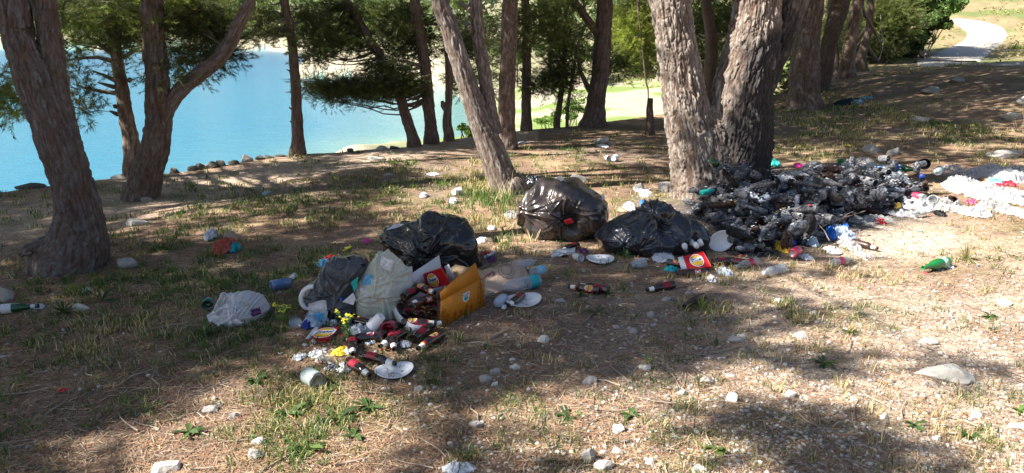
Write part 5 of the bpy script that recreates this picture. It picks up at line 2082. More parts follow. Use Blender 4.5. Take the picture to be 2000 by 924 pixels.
def curved_patch(r, z0, z1, half, phi0=0.0, n=14, nz=2):
    x = np.linspace(-half, half, n)
    zz = np.linspace(z0, z1, nz)
    A, B = np.meshgrid(x, zz, indexing='ij')
    V = np.stack([r * np.sin(A.ravel() + phi0), r * np.cos(A.ravel() + phi0), B.ravel()], 1)
    return V, grid_faces(n, nz)[:, ::-1]


BOTTLE = {}


def make_beer(kind='brown', front='red', neck='white', logo=True):
    root = empty('beer_bottle', (0, 0, -50))
    V, Fq = lathe(BB, 28)
    mk('glass_body', V, [Fq], M[kind], root)
    if front:
        V, Fq = curved_patch(.0309, .042, .106, 1.02)
        lab = mk('front_label', V, [Fq], M['red' if front == 'red' else 'wine'], root)
        if logo:
            # art runs across the label: x round the bottle, y along it; the logo reads round the bottle
            v, f = disc2(.026, .029)
            mk('emblem', wrapmap(v, .0312, .074), f, M['white'], lab, smooth=False)
            v, f = disc2(.022, .025)
            v[:, 1] -= .002
            mk('emblem', wrapmap(v, .0314, .074), f, M['yellow'], lab, smooth=False)
            v, f = TX_LOGO
            v = v * .0165
            mk('lettering', wrapmap(v @ np.array([[1, .12], [0, 1]]), .0318, .076), f, M['blue'], lab, smooth=False)
            v, f = curved_patch(.0316, .056, .060, .3)
            mk('stripe', v, [f], M['red'], lab, smooth=False)
        V, Fq = curved_patch(.0309, .046, .102, .75, math.pi)
        lab = mk('back_label', V, [Fq], M['wine'], root)
        for k, zz in enumerate((.052, .060, .085, .092)):
            v, f = curved_patch(.0312, zz, zz + .003, .6 - .1 * (k % 2), math.pi, 8)
            mk('print_line', v, [f], M['white'], lab, smooth=False)
        v, f = curved_patch(.0312, .066, .082, .28, math.pi, 6)
        mk('bar_code', v, [f], M['white'], lab, smooth=False)
    if neck:
        pr = [(r + .0005, z) for r, z in [(.0185, .176), (.0160, .184), (.0140, .200), (.0134, .214)]]
        V, Fq = lathe(pr, 24)
        mk('neck_label', V, [Fq], M['white'], root)
        if logo:
            V, Fq = lathe([(.0222, .1665), (.0195, .1735), (.0190, .1755)], 24)
            V[:, :2] *= 1.03
            nk = mk('neck_band', V, [Fq], M['red'], root)
            V, Fq = lathe([(.0186, .1768), (.0172, .1815)], 24)
            V[:, :2] *= 1.05
            mk('neck_band', V, [Fq], M['yellow'], root)
    return root


def beer_proto(*k):
    if k not in BOTTLE:
        BOTTLE[k] = make_beer(*k)
        BOTTLE[k].hide_render = False
    return BOTTLE[k]


USED = set()


def inst(proto, m, label, cat, group=None):
    """first use moves the prototype itself, later ones copy it with its parts"""
    if proto.name in USED:
        o = copy_tree(proto)
    else:
        o = proto
        USED.add(proto.name)
    setm(o, m)
    if 'group' in o:
        del o['group']
    return tag(o, label, cat, group)


def lay(proto, pa, pb, label, cat, roll=0.0, r=.031, L=None, h=(0, 0), scale=1.0, group=None, anchor='a'):
    """lay a long thing: its base is seen at pixel pa and its top end at pb, standing h above the ground"""
    a, b_ = GH(*pa, r * scale + h[0]), GH(*pb, (r * scale if L is None else r * scale) + h[1])
    ax = b_ - a
    if anchor == 'm' and L:
        mid = (a + b_) / 2
        a = mid - unit(ax) * L * scale / 2
    return inst(proto, axis_matrix(a, ax, roll, scale), label, cat, group)


RB = ('brown', 'red', 'white', True)
WB = ('brown', 'wine', 'white', False)
NB = ('brown', 'red', None, True)
GRP = 'empty beer bottles spilled from the carton'
ground_bottles = [
    # base px, tip px, kind, roll, label
    ((748, 657), (696, 661), RB, 2.9 + .2, 'beer bottle with its round emblem label facing up, left of the spill'),
    ((722, 632), (686, 624), WB, .6, 'beer bottle half under the torn black bag, red label towards the viewer'),
    ((789, 650), (757, 668), WB, .4, 'beer bottle with wine-red label between others, middle of the spill'),
    ((766, 652), (771, 694), WB, .2, 'beer bottle pointing its white neck at the viewer below the middle of the spill'),
    ((778, 636), (748, 652), RB, .3, 'beer bottle with emblem showing, topmost of the spill outside the carton'),
    ((688, 662), (689, 690), WB, -.3, 'dark beer bottle pointing at the viewer beside the yellow snack bag'),
    ((706, 694), (750, 705), WB, .1, 'beer bottle with white neck right of the yellow snack bag'),
    ((681, 706), (716, 729), WB, .3, 'nearest beer bottle of the spill, lying left of the white plate'),
    ((862, 653), (816, 681), RB, .15, 'beer bottle with bright emblem under the carton corner'),
    ((809, 662), (836, 642), WB, .2, 'beer bottle seen from its dark base in front of the carton'),
    ((1020, 577), (993, 597), WB, .2, 'beer bottle leaning on the small plate right of the carton'),
    ((1171, 568), (1129, 562), RB, -.9, 'left one of the two beer bottles lying side by side in the open'),
    ((1189, 567), (1150, 560), WB, -.6, 'right one of the two beer bottles lying side by side in the open'),
    ((1316, 556), (1255, 568), WB, -.5, 'single beer bottle lying alone in the shaded clearing'),
    ((1304, 513), (1342, 519), RB, .2, 'beer bottle with emblem just left of the flattened red carrier'),
    ((1376, 530), (1335, 534), NB, 1.9, 'beer bottle lying in front of the flattened red carrier'),
    ((1392, 512), (1438, 508), WB, -.2, 'beer bottle with red label right of the flattened red carrier'),
    ((1665, 472), (1720, 487), WB, 2.2, 'brown beer bottle lying in the sun right of the blue plastic bag'),
    ((1460, 515), (1425, 509), WB, .1, 'half hidden beer bottle under the edge of the burnt heap'),
    ((1128, 478), (1105, 486), WB, .4, 'beer bottle between the two right-hand black bags, neck to the viewer'),
]
for i, (a_, b_, k, roll, lab) in enumerate(ground_bottles):
    k2 = k if i != 17 else ('brown_dusty', None, 'white', False)
    lay(beer_proto(*k2), a_, b_, lab, 'beer bottle', roll, scale=.9, group=GRP if i < 10 else 'empty beer bottles lying apart')


# crushed, dark bottle in the open
def crushed(profile, seg, bend, squash, seed, L):
    V, Fq = lathe(profile, seg)
    z = V[:, 2] / L
    V[:, 1] *= 1 - squash * (.4 + .6 * np.sin(z * 5 + seed) ** 2)
    V[:, 0] *= 1 + squash * .5 * np.sin(z * 3.1)
    V[:, 0] += bend * np.sin(z * 2.6)
    V[:, :2] *= (1 + .10 * fbm(V[:, 0] * 40 + seed, V[:, 1] * 40, V[:, 2] * 30, o=2))[:, None]
    return V, Fq


V, Fq = crushed(BB, 28, .02, .3, 2, .232)
cb = empty('crushed_bottle', (0, 0, 0))
mk('body', V, [Fq], mat('dull_dark_plastic', (.045, .030, .032), .33, .5, bump=(45, .6, .006)), cb)
v, f = curved_patch(.0325, .05, .085, .22, 2.0)
mk('label_scrap', v, [f], M['wine'], cb)
lay(cb, (1373, 580), (1320, 607), 'crushed dark bottle with a scrap of label, in front of the yellow-green tussock', 'bottle', 1.0)

# ================================================================ the orange carton
A = G(859, 640)
B = G(948, 597)
A[2] = float(gz(A[0], A[1]))
B[2] = float(gz(B[0], B[1]))
nrm = unit(np.cross(B - A, [0, 0, 1]))          # towards the viewer's right


def on_plane(px, py, P0, N_):
    d = ray(px, py)
    t = ((P0 - CAM) @ N_) / (d @ N_)
    return CAM + d * t


if nrm @ (CAM - A) < 0:
    nrm = -nrm
ex = unit(B - A)
Wd = .30


def rel(p):
    """carton frame: along the orange side, away from it, up"""
    q = np.asarray(p) - A
    return q @ ex, -(q @ nrm), q[2]


carton = empty('beer_carton', A)


def panel(name, pts, m, thick=.004, parent=None, outward=None, loc=None):
    pts = [np.asarray(p, float) for p in pts]
    n_ = np.zeros(3)
    for i in range(1, len(pts) - 1):
        n_ = n_ + np.cross(pts[i] - pts[0], pts[i + 1] - pts[0])
    n_ = unit(n_)
    k = len(pts)
    V = np.array(pts + [p + n_ * thick for p in pts]) - (A if loc is None else loc)
    f = [tuple(range(k))[::-1], tuple(range(k, 2 * k))] + [(i, (i + 1) % k, k + (i + 1) % k, k + i) for i in range(k)]
    return mk(name, V, f, m, parent, smooth=False)


TL, TR, AP = on_plane(861, 588, A, nrm), on_plane(938, 545, A, nrm), on_plane(931, 514, A, nrm)
FL = on_plane(862, 572, A, nrm)
print('carton length', np.linalg.norm(B - A), 'height', (TL - A)[2], (AP - B)[2])
side = panel('side_panel', [A, B, TR, TL], [M['orange']], .004, carton)
flap = panel('side_flap', [TL - nrm * .0006, TR - nrm * .0006, AP - nrm * .012, FL - nrm * .012], [M['orange']], .004, carton)
# printed wheat ears and badge on the orange side


def side_xy(u, v, lift=.0062):
    """u 0..1 along A->B, v metres up the side panel"""
    return A + (B - A) * u + unit(TL - A) * v + nrm * lift


def outline_leaf(u, v, ln, w, ang, t=.0011):
    s = np.linspace(0, 1, 9)
    pts = []
    for sg in (1, -1):
        for q in (s if sg > 0 else s[::-1]):
            x_, y_ = q * ln, sg * w * math.sin(q * math.pi)
            pts.append((x_ * math.cos(ang) - y_ * math.sin(ang), x_ * math.sin(ang) + y_ * math.cos(ang)))
    P = [side_xy(u, v) + ex * a_ + unit(TL - A) * b_ for a_, b_ in pts]
    return tube(P, t, 4, close=False)


for (u, v, hh) in [(.04, .01, .085), (.13, .0, .06), (.30, .0, .05), (.42, .0, .045), (.55, .0, .06), (.66, .0, .05), (.86, .015, .15)]:
    parts = [tube([side_xy(u, v), side_xy(u + .004, v + hh * .9)], .0009, 4, close=False)]
    for k in range(4):
        vv = v + hh * (.15 + .2 * k)
        parts.append(outline_leaf(u, vv, hh * .34, hh * .08, 1.0))
        parts.append(outline_leaf(u, vv, hh * .34, hh * .08, 2.15))
    parts.append(outline_leaf(u, v + hh * .8, hh * .38, hh * .08, 1.57))
    V_, F_ = merge(parts)
    mk('printed_wheat_ear', V_ - A, F_, M['orange_d'], carton)


def flat_art(v2, f, u, v, s, lift, name, m, parent, sk=0.0):
    e2 = unit(TL - A)
    P = np.array([side_xy(u, v, lift) + ex * (q[0] * s) + e2 * (q[1] * s + q[0] * s * sk) for q in v2]) - A
    return mk(name, P, f, m, parent, smooth=False)


shield = np.array([(-1, .9), (1, .9), (1, -.1), (.7, -.7), (0, -1), (-.7, -.7), (-1, -.1)])
bd = flat_art(shield, [tuple(range(7))[::-1]], .52, .115, .030, .0064, 'badge', M['white'], carton)
flat_art(shield * [.85, .3] + [0, .42], [tuple(range(7))[::-1]], .52, .115, .030, .0070, 'badge_band', M['blue'], bd)
flat_art(shield * [.62, .42] + [0, -.32], [tuple(range(7))[::-1]], .52, .115, .030, .0070, 'badge_field', M['teal'], bd)
v, f = text_mesh('BIRRA', 1.0, .03)
flat_art(v * .52 + [0, .45], f, .52, .115, .030, .0076, 'badge_lettering', M['white'], bd)
# far long side, white inside
C0, D0 = A - nrm * Wd, B - nrm * Wd
n2 = nrm
Ltl = on_plane(777, 552, C0, n2)
Ltr = on_plane(857, 499, C0, n2)
Lbr = on_plane(864, 515, C0, n2) 
c_low = C0 + ex * rel(Ltl)[0]
c_low[2] = float(gz(c_low[0], c_low[1]))
d_low = C0 + ex * rel(Lbr)[0]
d_low[2] = float(gz(d_low[0], d_low[1]))
print('left panel', rel(Ltl), rel(Ltr))
mid1 = Ltl * .42 + c_low * .58
mid2 = Lbr * .55 + d_low * .45
panel('far_side_panel', [c_low, d_low, mid2, mid1], [M['cardwhite']], .004, carton)
panel('far_side_flap', [mid1, mid2, Ltr, Ltl], [M['cardwhite']], .004, carton)
# back end panel and its flap, kraft inside
bk1 = B.copy() - ex * .005
bk2 = d_low.copy()
bk2 = B - nrm * Wd
bk2[2] = float(gz(bk2[0], bk2[1]))
bh = np.array([0, 0, .165])
panel('end_panel', [bk1, bk2, bk2 + bh, bk1 + bh], [M['kraft']], .004, carton)
e1, e2_ = bk2 + bh, bk1 + bh
panel('end_flap', [e1, e2_, e2_ + ex * .05 + [0, 0, .035] - nrm * .04, e1 + ex * .05 + [0, 0, .035] + nrm * .03], [M['kraft']], .004, carton)
# thin white divider standing at the back
panel('divider', [on_plane(868, 520, bk2 - ex * .04, ex), on_plane(876, 516, bk2 - ex * .04, ex), on_plane(888, 545, bk2 - ex * .04, ex), on_plane(878, 552, bk2 - ex * .04, ex)], [M['cardwhite']], .004, carton)
# bottom
panel('floor_panel', [A + [0, 0, .004], B + [0, 0, .004], bk2 + [0, 0, .004], c_low + [0, 0, .004]], [M['kraft']], .004, carton)
# bulging front lip: a curved band from the far side round to the orange corner
lip_px = [(777, 552, .14), (768, 575, .10), (766, 598, .07), (772, 620, .045), (784, 636, .03), (800, 648, .02), (818, 652, .008), (838, 648, .004)]
lo = [GH(x_, y_, 0.002) for (x_, y_, h_) in lip_px]
lo = []
for (x_, y_, h_) in lip_px:
    lo.append(GH(x_, y_, h_))
lo[0] = Ltl * 1.0
lo = np.array(lo)
lo = smooth_path(np.concatenate([lo, np.zeros((len(lo), 1))], 1), 30)[0][:, :3]
inn = lo + (np.array([0, 0, .042]) + ex * .02 - nrm * 0.0)[None] * np.linspace(.5, 1.0, 30)[:, None]
V = np.concatenate([lo, inn, inn + ex * .004, lo + ex * .004]) - A
nn_ = 30
Fq = np.concatenate([np.stack([np.arange(nn_ - 1) + a_ * nn_, np.arange(nn_ - 1) + a_ * nn_ + 1, np.arange(nn_ - 1) + ((a_ + 1) % 4) * nn_ + 1, np.arange(nn_ - 1) + ((a_ + 1) % 4) * nn_], 1) for a_ in range(4)])
mk('front_flap', V, [Fq], M['cardwhite'], carton)
tag(carton, 'orange beer carton lying open with white inside, full of brown bottles', 'carton')


# the flattened red carriers
def carrier(name, label, P00, P10, P11, P01, ends=True, torn=0.0):
    """a red card wrapper: corners in order, the logo reads from P00 towards P10"""
    root = empty(name, P00)
    tag(root, label, 'bottle carrier', 'red card bottle carriers')
    P00, P10, P11, P01 = (np.asarray(p, float) for p in (P00, P10, P11, P01))
    up_ = unit(np.cross(P10 - P00, P01 - P00))

    def S(u, v, l=0.0):
        return (P00 * (1 - u) * (1 - v) + P10 * u * (1 - v) + P11 * u * v + P01 * (1 - u) * v) + up_ * l

    def flat(v2, l):
        return np.array([S(q[0], q[1], l) for q in v2]) - P00
    g_ = np.random.default_rng(5)
    n_ = 12
    A_, B_ = np.meshgrid(np.linspace(0, 1, n_), np.linspace(0, 1, n_), indexing='ij')
    uv = np.stack([A_.ravel(), B_.ravel()], 1)
    top = flat(uv, .016)
    bot = flat(uv, .0)
    Fq = grid_faces(n_, n_)
    edge = []
    idx = [i * n_ for i in range(n_)] + [(n_ - 1) * n_ + j for j in range(1, n_)] + [i * n_ + n_ - 1 for i in range(n_ - 2, -1, -1)] + [j for j in range(n_ - 2, 0, -1)]
    for i in range(len(idx)):
        a_, b2 = idx[i], idx[(i + 1) % len(idx)]
        edge.append((a_, b2, b2 + n_ * n_, a_ + n_ * n_))
    mk('card_panel', np.concatenate([top, bot]), [Fq, Fq[:, ::-1] + n_ * n_, np.array(edge)], M['red'], root, smooth=False)
    sq = np.array([(0, 0), (1, 0), (1, 1), (0, 1)], float)
    mk('white_end', flat(sq * [.2, 1.0] + [-.06 if ends else 0, 0], .0185), [(0, 1, 2, 3)], M['cardwhite'], root, smooth=False)
    asp = np.linalg.norm(P10 - P00) / np.linalg.norm(P01 - P00)
    v_, f_ = disc2(.42 / max(asp, 1) * 1.0, .42)
    cen = np.array([.58, .5])
    em = mk('emblem', flat(v_ * [1.15, 1.02] + cen, .0190), f_, M['white'], root, smooth=False)
    mk('emblem_ring', flat(v_ * [1.0, .9] + cen, .0196), f_, M['red'], em, smooth=False)
    mk('emblem_field', flat(v_ * [.92, .82] + cen, .0202), f_, M['yellow'], em, smooth=False)
    band = np.array([(-.40, -.13), (.40, -.05), (.40, .21), (-.40, .13)]) * [1 / max(asp, 1), 1]
    mk('emblem_band', flat(band * [1.15, 1] + cen, .0208), [(0, 1, 2, 3)], M['white'], em, smooth=False)
    v_, f_ = TX_LOGO
    mk('lettering', flat((v_ * [.25 / max(asp, 1) * 1.02, .27]) @ np.array([[1, .1], [0, 1]]) + cen + [0, .03], .0214), f_, M['blue'], em, smooth=False)
    return root


def gp(px, py, h=.006):
    return GH(px, py, h)


carrier('bottle_carrier', 'flattened red bottle carrier with white edge strip left of the spilled bottles', gp(599, 668), gp(640, 668), gp(664, 643, .02), gp(618, 645, .02))
carrier('bottle_carrier', 'flattened red bottle carrier with big emblem before the black bag at the burnt heap', gp(1332, 530, .02), gp(1388, 524, .02), gp(1372, 494, .09), gp(1325, 506, .07))
kz = rel(AP)[2]
cB = bk2 * .5 + bk1 * .5
q0 = on_plane(812, 545, cB - ex * .13, unit(ex + [0, 0, .35]))
carrier('bottle_carrier', 'torn red bottle carrier standing inside the orange carton', on_plane(824, 566, cB - ex * .13, unit(ex + [0, 0, .35])), on_plane(880, 553, cB - ex * .13, unit(ex + [0, 0, .35])),
        on_plane(864, 522, cB - ex * .13, unit(ex + [0, 0, .35])), on_plane(815, 538, cB - ex * .13, unit(ex + [0, 0, .35])), ends=False)

# bottles still inside the carton: positions in the carton frame (along, away, up)


def cart(u, w, h):
    return A + ex * u - nrm * w + np.array([0, 0, h])


inb = [((808, 557), (856, 574), .17, RB, .3), ((788, 580), (826, 560), .15, WB, .3), ((780, 602), (800, 572), .09, RB, .9), ((806, 600), (838, 580), .12, WB, .2),
       ((787, 620), (810, 596), .05, WB, .2), ((793, 631), (846, 630), .045, RB, .25), ((846, 615), (846, 583), .07, WB, .0), ((842, 584), (806, 592), .13, WB, 2.0),
       ((822, 616), (836, 588), .08, RB, .2), ((838, 607), (812, 583), .09, WB, .9), ((825, 617), (796, 606), .05, WB, .3), ((850, 603), (832, 566), .10, WB, .9),
       ((822, 640), (846, 634), .03, WB, .3)]
for i, (a_, b_, h, k, roll) in enumerate(inb):
    P_, Q_ = GH(*a_, h), GH(*b_, h + .01)
    d_ = Q_ - P_
    inst(beer_proto(*k), axis_matrix(P_ + d_ * .5 - unit(d_) * .098 - ex * .0, d_, roll, .84), ['topmost brown bottle in the carton, below the torn carrier', 'brown bottle under the topmost one in the carton', 'beer bottle with emblem at the left wall of the carton, base outward',
         'dark bottle across the middle of the carton', 'bottle at the lower left of the carton with its dark base outward', 'lowest bottle in the carton, emblem label facing out', 'bottle standing on its neck at the orange side of the carton',
         'bottle below the two upper ones in the carton', 'bottle with red label above the lowest one in the carton', 'bottle slanting in the middle of the carton', 'bottle wedged behind the front flap of the carton', 'bottle slanting against the orange side of the carton',
         'bottle slipping out of the carton at the orange corner'][i], 'beer bottle', 'brown bottles inside the orange carton')
# ================================================================ bags
def bag(name, label, outline, Y, dy, m, knots=(), seed=0, amp=.018, crump=.012, cat='rubbish bag', nu=300, nv=170, flat=.9, pull=None, dents=()):
    """outline: closed pixel polygon of the silhouette, Y its distance, dy half its depth"""
    O = np.array([at_depth(a, b_, Y) for a, b_ in outline])
    c = O.mean(0)
    c = (O.max(0) + O.min(0)) / 2
    c[1] = Y
    d2 = O[:, [0, 2]] - c[[0, 2]]
    # densify outline, polar radius
    dens = []
    for i in range(len(d2)):
        a_, b_ = d2[i], d2[(i + 1) % len(d2)]
        for t in np.linspace(0, 1, 24, endpoint=False):
            dens.append(a_ * (1 - t) + b_ * t)
    dens = np.array(dens)
    an = np.arctan2(dens[:, 1], dens[:, 0])
    rr = np.hypot(dens[:, 0], dens[:, 1])
    o_ = np.argsort(an)
    an, rr = an[o_], rr[o_]
    th = np.linspace(-np.pi, np.pi, nu, endpoint=False)
    rad = np.interp(th, np.concatenate([an - 2 * np.pi, an, an + 2 * np.pi]), np.tile(rr, 3))
    for _ in range(3):
        rad = (np.roll(rad, 1) + 2 * rad + np.roll(rad, -1)) / 4
    ph = np.linspace(-np.pi / 2, np.pi / 2, nv)
    TH, PH = np.meshgrid(th, ph, indexing='ij')
    cp = np.sign(np.cos(PH)) * np.abs(np.cos(PH)) ** flat
    X = cp * rad[:, None] * np.cos(TH)
    Z = cp * rad[:, None] * np.sin(TH)
    Yy = -np.sin(PH) * dy
    N = np.stack([X, Yy, Z], -1)
    N = N / np.maximum(np.linalg.norm(N, axis=-1, keepdims=True), 1e-6)
    s = seed * 13.7
    K = 1.0 / .42
    wx = .12 * fbm(X * 4 + s, Yy * 4, Z * 4, o=2)
    wz = .12 * fbm(X * 4 + s + 50, Yy * 4, Z * 4 + 9, o=2)
    big = .045 * fbm(X * 5 + s, Yy * 5, Z * 5, o=1) + .012 * np.maximum(fbm(X * 13 + s, Yy * 13, Z * 13, o=1), 0)
    cr = ridged((X + wx) * 5.5 + s, (Yy) * 5.5, (Z + wz) * 5.5, o=2) - .45
    cr2 = ridged((X + wx) * 17 + s, (Yy) * 17, (Z + wz) * 17, o=1) - .45
    disp = big + crump * .55 * cr + crump * .06 * cr2
    g_ = np.random.default_rng(seed + 500)
    wxy = .05 * fbm(X * 3 + s, Yy * 3, Z * 3 + 2, o=2)
    front = np.where(PH > -.2, 1.0, .4)

    def crease(x0_, z0_, ang, L_, w_, am_):
        ca, sa = math.cos(ang), math.sin(ang)
        u_ = (X - x0_) * ca + (Z - z0_) * sa
        v_ = -(X - x0_) * sa + (Z - z0_) * ca + wxy - float(.05 * 0) + .12 * (u_ / max(L_, .01)) ** 2 * L_ * bend
        t_ = np.clip(u_ / L_, 0, 1)
        ww = w_ * (.5 + 1.1 * t_)
        prof = np.exp(-(v_ / ww) ** 2) - .45 * np.exp(-((v_ - 1.6 * ww) / ww) ** 2)
        return am_ * prof * sstep(-.02, .03, u_) * (1 - sstep(.6, 1.0, u_ / L_)) * front
    for (kx, ky, n_, L, am) in knots:
        k = at_depth(kx, ky, Y) - c
        base_a = g_.uniform(0, 6.28)
        for q in range(int(n_ * .8)):
            bend = g_.uniform(-1, 1)
            disp += crease(k[0], k[2], base_a + 6.283 * q / int(n_ * .8) + g_.normal(0, .12), L * g_.uniform(.5, 1.3), g_.uniform(.005, .013), am * g_.uniform(.25, .75))
    ext = rad.max()
    for q in range(26):
        bend = g_.uniform(-1.5, 1.5)
        a_ = g_.uniform(0, 6.28)
        r2 = g_.uniform(.1, .85) * ext
        disp += crease(math.cos(a_) * r2, math.sin(a_) * r2 * .8, g_.uniform(0, 6.28), g_.uniform(.08, .26), g_.uniform(.005, .011), g_.uniform(.004, .012))
    for (kx, ky, r_, dep) in dents:
        k = at_depth(kx, ky, Y) - c
        rho = np.sqrt((Z - k[2]) ** 2 + (X - k[0]) ** 2)
        disp += np.where(PH > 0, -dep * np.exp(-(rho / r_) ** 4), 0)
    P = np.stack([X, Yy, Z], -1) + N * disp[..., None]
    P = P + c
    g0 = gz(P[..., 0], P[..., 1]) + .004
    low = P[..., 2] < g0 + .03
    P[..., 2] = np.where(P[..., 2] < g0, g0, P[..., 2])
    base = np.array([c[0], c[1], float(gz(c[0], c[1]))])
    V = P.reshape(-1, 3) - base
    root = empty(name, base)
    tag(root, label, cat)
    Fq = grid_faces(nu, nv, wrap_u=True)
    mk('liner', V, [Fq], m, root)
    return root, c


def surf_patch(root, pxs, Y, m, name, lift=0.0, seed=0, amp=.01):
    """a crinkled scrap spanning a pixel polygon at distance Y, child of a bag"""
    P = np.array([at_depth(a, b_, Y) for a, b_ in pxs])
    c = P.mean(0)
    n_ = 9
    V = [c]
    rings = []
    for r_ in np.linspace(.15, 1, n_):
        ring = []
        for i in range(len(P)):
            for t in np.linspace(0, 1, 6, endpoint=False):
                q = P[i] * (1 - t) + P[(i + 1) % len(P)] * t
                ring.append(c + (q - c) * r_)
        rings.append(ring)
    k = len(rings[0])
    V = np.array([q for r_ in rings for q in r_])
    V[:, 1] += amp * (ridged(V[:, 0] * 18 + seed, V[:, 2] * 18, 1.0, o=3) - .5) * 2 - lift
    V[:, 2] += amp * .4 * fbm(V[:, 0] * 22, V[:, 2] * 22, seed, o=2)
    Fq = grid_faces(n_, k, wrap_v=True)
    V = np.concatenate([V, [c + [0, -lift, 0]]])
    T = np.array([(i, (i + 1) % k, len(V) - 1) for i in range(k)])
    if root is None:
        b_ = V.mean(0)
        return mk(name, V - b_, [Fq, T], m, loc=b_)
    return mk(name, V - np.array(root.location), [Fq, T], m, root)


def footY(px, py):
    return G(px, py)[1]


Yc = footY(850, 532)
b1, _ = bag('rubbish_bag', 'wide black rubbish bag slumped behind the orange carton',
            [(742, 470), (756, 446), (785, 436), (815, 430), (835, 416), (870, 416), (905, 426), (930, 447), (938, 480), (942, 525), (900, 540), (820, 540), (785, 520), (768, 488)],
            Yc + .18, .26, M['bag'], [(833, 486, 26, .28, .030), (762, 452, 18, .12, .014), (880, 430, 14, .12, .012)], 1, crump=.016)
surf_patch(b1, [(753, 450), (770, 438), (790, 437), (778, 444)], Yc + .02, M['cardwhite'], 'torn_edge', seed=3, amp=.004)
Yd = footY(1105, 474)
b2, _ = bag('rubbish_bag', 'big round shiny black rubbish bag, fullest of them, tied at its left',
            [(1016, 402), (1034, 372), (1062, 352), (1095, 346), (1130, 352), (1172, 384), (1186, 400), (1188, 425), (1178, 452), (1140, 474), (1080, 478), (1042, 472), (1024, 440)],
            Yd + .25, .28, M['bagt'], [(1026, 402, 30, .34, .030), (1092, 415, 26, .16, .022), (1150, 440, 20, .14, .014)], 2, crump=.010, dents=[(1112, 430, .055, .04)])
surf_patch(b2, [(1098, 419), (1126, 417), (1127, 436), (1108, 441), (1098, 434)], Yd - .035, M['bottom'], 'torn_hole', seed=5, amp=.006)  # black patch stands in for the dark inside the hole
surf_patch(b2, [(1101, 431), (1114, 426), (1122, 434), (1106, 439)], Yd - .05, M['red'], 'torn_content', seed=6, amp=.008)
surf_patch(b2, [(1086, 346), (1094, 343), (1102, 350), (1096, 355)], Yd + .12, M['tissue'], 'paper_scrap', seed=7, amp=.004)
surf_patch(b2, [(1174, 380), (1180, 378), (1182, 388), (1176, 390)], Yd + .12, M['tissue'], 'paper_scrap', seed=8, amp=.004)
Ye_ = footY(1250, 500)
b3, _ = bag('rubbish_bag', 'limp black rubbish bag lying open beside the burnt heap, bottles in its mouth',
            [(1160, 464), (1190, 436), (1232, 414), (1262, 396), (1282, 392), (1312, 402), (1340, 424), (1366, 436), (1390, 462), (1378, 488), (1345, 502), (1300, 500), (1250, 500), (1200, 490), (1175, 480)],
            Ye_ + .16, .24, M['bagb'], [(1268, 405, 22, .3, .022), (1340, 430, 16, .2, .016), (1235, 470, 18, .2, .012)], 3, crump=.014,
            dents=[(1300, 432, .10, .09), (1352, 470, .075, .10)])
surf_patch(b3, [(1268, 418), (1290, 412), (1322, 430), (1332, 450), (1310, 458), (1278, 444)], Ye_ + .085, mat('blue_inside_of_liner', (.035, .05, .11), .3, .6, coat=.2, bump=(18, .5, .02)), 'inner_film', seed=9, amp=.014)
Yf = footY(655, 628)
b4, _ = bag('rubbish_bag', 'torn charcoal rubbish bag left of the translucent one, holes burnt in it',
            [(596, 590), (603, 560), (625, 535), (650, 506), (672, 500), (704, 502), (716, 520), (706, 560), (712, 610), (700, 632), (660, 636), (636, 618), (606, 612)],
            Yf + .17, .17, M['bagg'], [(662, 585, 18, .2, .018), (650, 520, 16, .16, .012)], 4, crump=.013)
for (pp, mm, nm) in [([(685, 552), (700, 540), (697, 560), (692, 570)], 'turq', 'green_scrap'), ([(662, 580), (668, 582), (666, 590)], 'mblue', 'blue_scrap'),
                     ([(676, 502), (686, 500), (684, 510)], 'bottom', 'burnt_hole'), ([(704, 516), (714, 514), (712, 524)], 'bottom', 'burnt_hole'),  # black patches painted for the dark inside the holes
                     ([(690, 572), (668, 590), (690, 596), (695, 584)], 'plate', 'tray_edge')]:
    surf_patch(b4, pp, Yf + .0, M[mm], nm, seed=len(nm), amp=.004)
Yg = footY(750, 632)
b5, _ = bag('rubbish_bag', 'translucent cream rubbish bag between the torn one and the carton, litter showing through',
            [(697, 560), (712, 540), (730, 510), (738, 489), (758, 492), (786, 512), (798, 530), (806, 560), (800, 610), (780, 630), (735, 632), (708, 618), (698, 590)],
            Yg + .20, .17, M['milky'], [(738, 495, 20, .3, .016), (765, 530, 14, .2, .01)], 5, crump=.012)
# what shows inside the translucent bag
for (pp, mm, nm) in [([(712, 540), (728, 536), (726, 556), (708, 558)], 'sky', 'packet'), ([(728, 578), (752, 580), (750, 594), (732, 592)], 'red', 'label'),
                     ([(704, 560), (722, 572), (712, 590), (702, 578)], 'tissue', 'paper'), ([(745, 556), (768, 560), (762, 580), (744, 578)], 'cardwhite', 'paper'),
                     ([(738, 600), (760, 600), (758, 612), (738, 610)], 'turq', 'bottle_base'), ([(756, 548), (764, 548), (764, 556), (756, 556)], 'black', 'cap'),
                     ([(745, 500), (770, 510), (762, 530), (742, 522)], 'foam', 'tray'), ([(722, 610), (760, 615), (755, 628), (725, 626)], 'dgreen', 'glass')]:
    surf_patch(b5, pp, Yg + .07, M[mm], nm, seed=len(nm) * 2, amp=.012)
Yh = footY(462, 638)
b6, _ = bag('rubbish_bag', 'small whitish translucent rubbish bag lying alone in the grass at left',
            [(412, 620), (424, 596), (444, 578), (480, 575), (508, 586), (519, 604), (514, 622), (496, 634), (450, 640), (420, 634)],
            Yh + .13, .13, M['milkwhite'], [(440, 580, 20, .25, .012), (470, 610, 18, .16, .012)], 6, crump=.012)
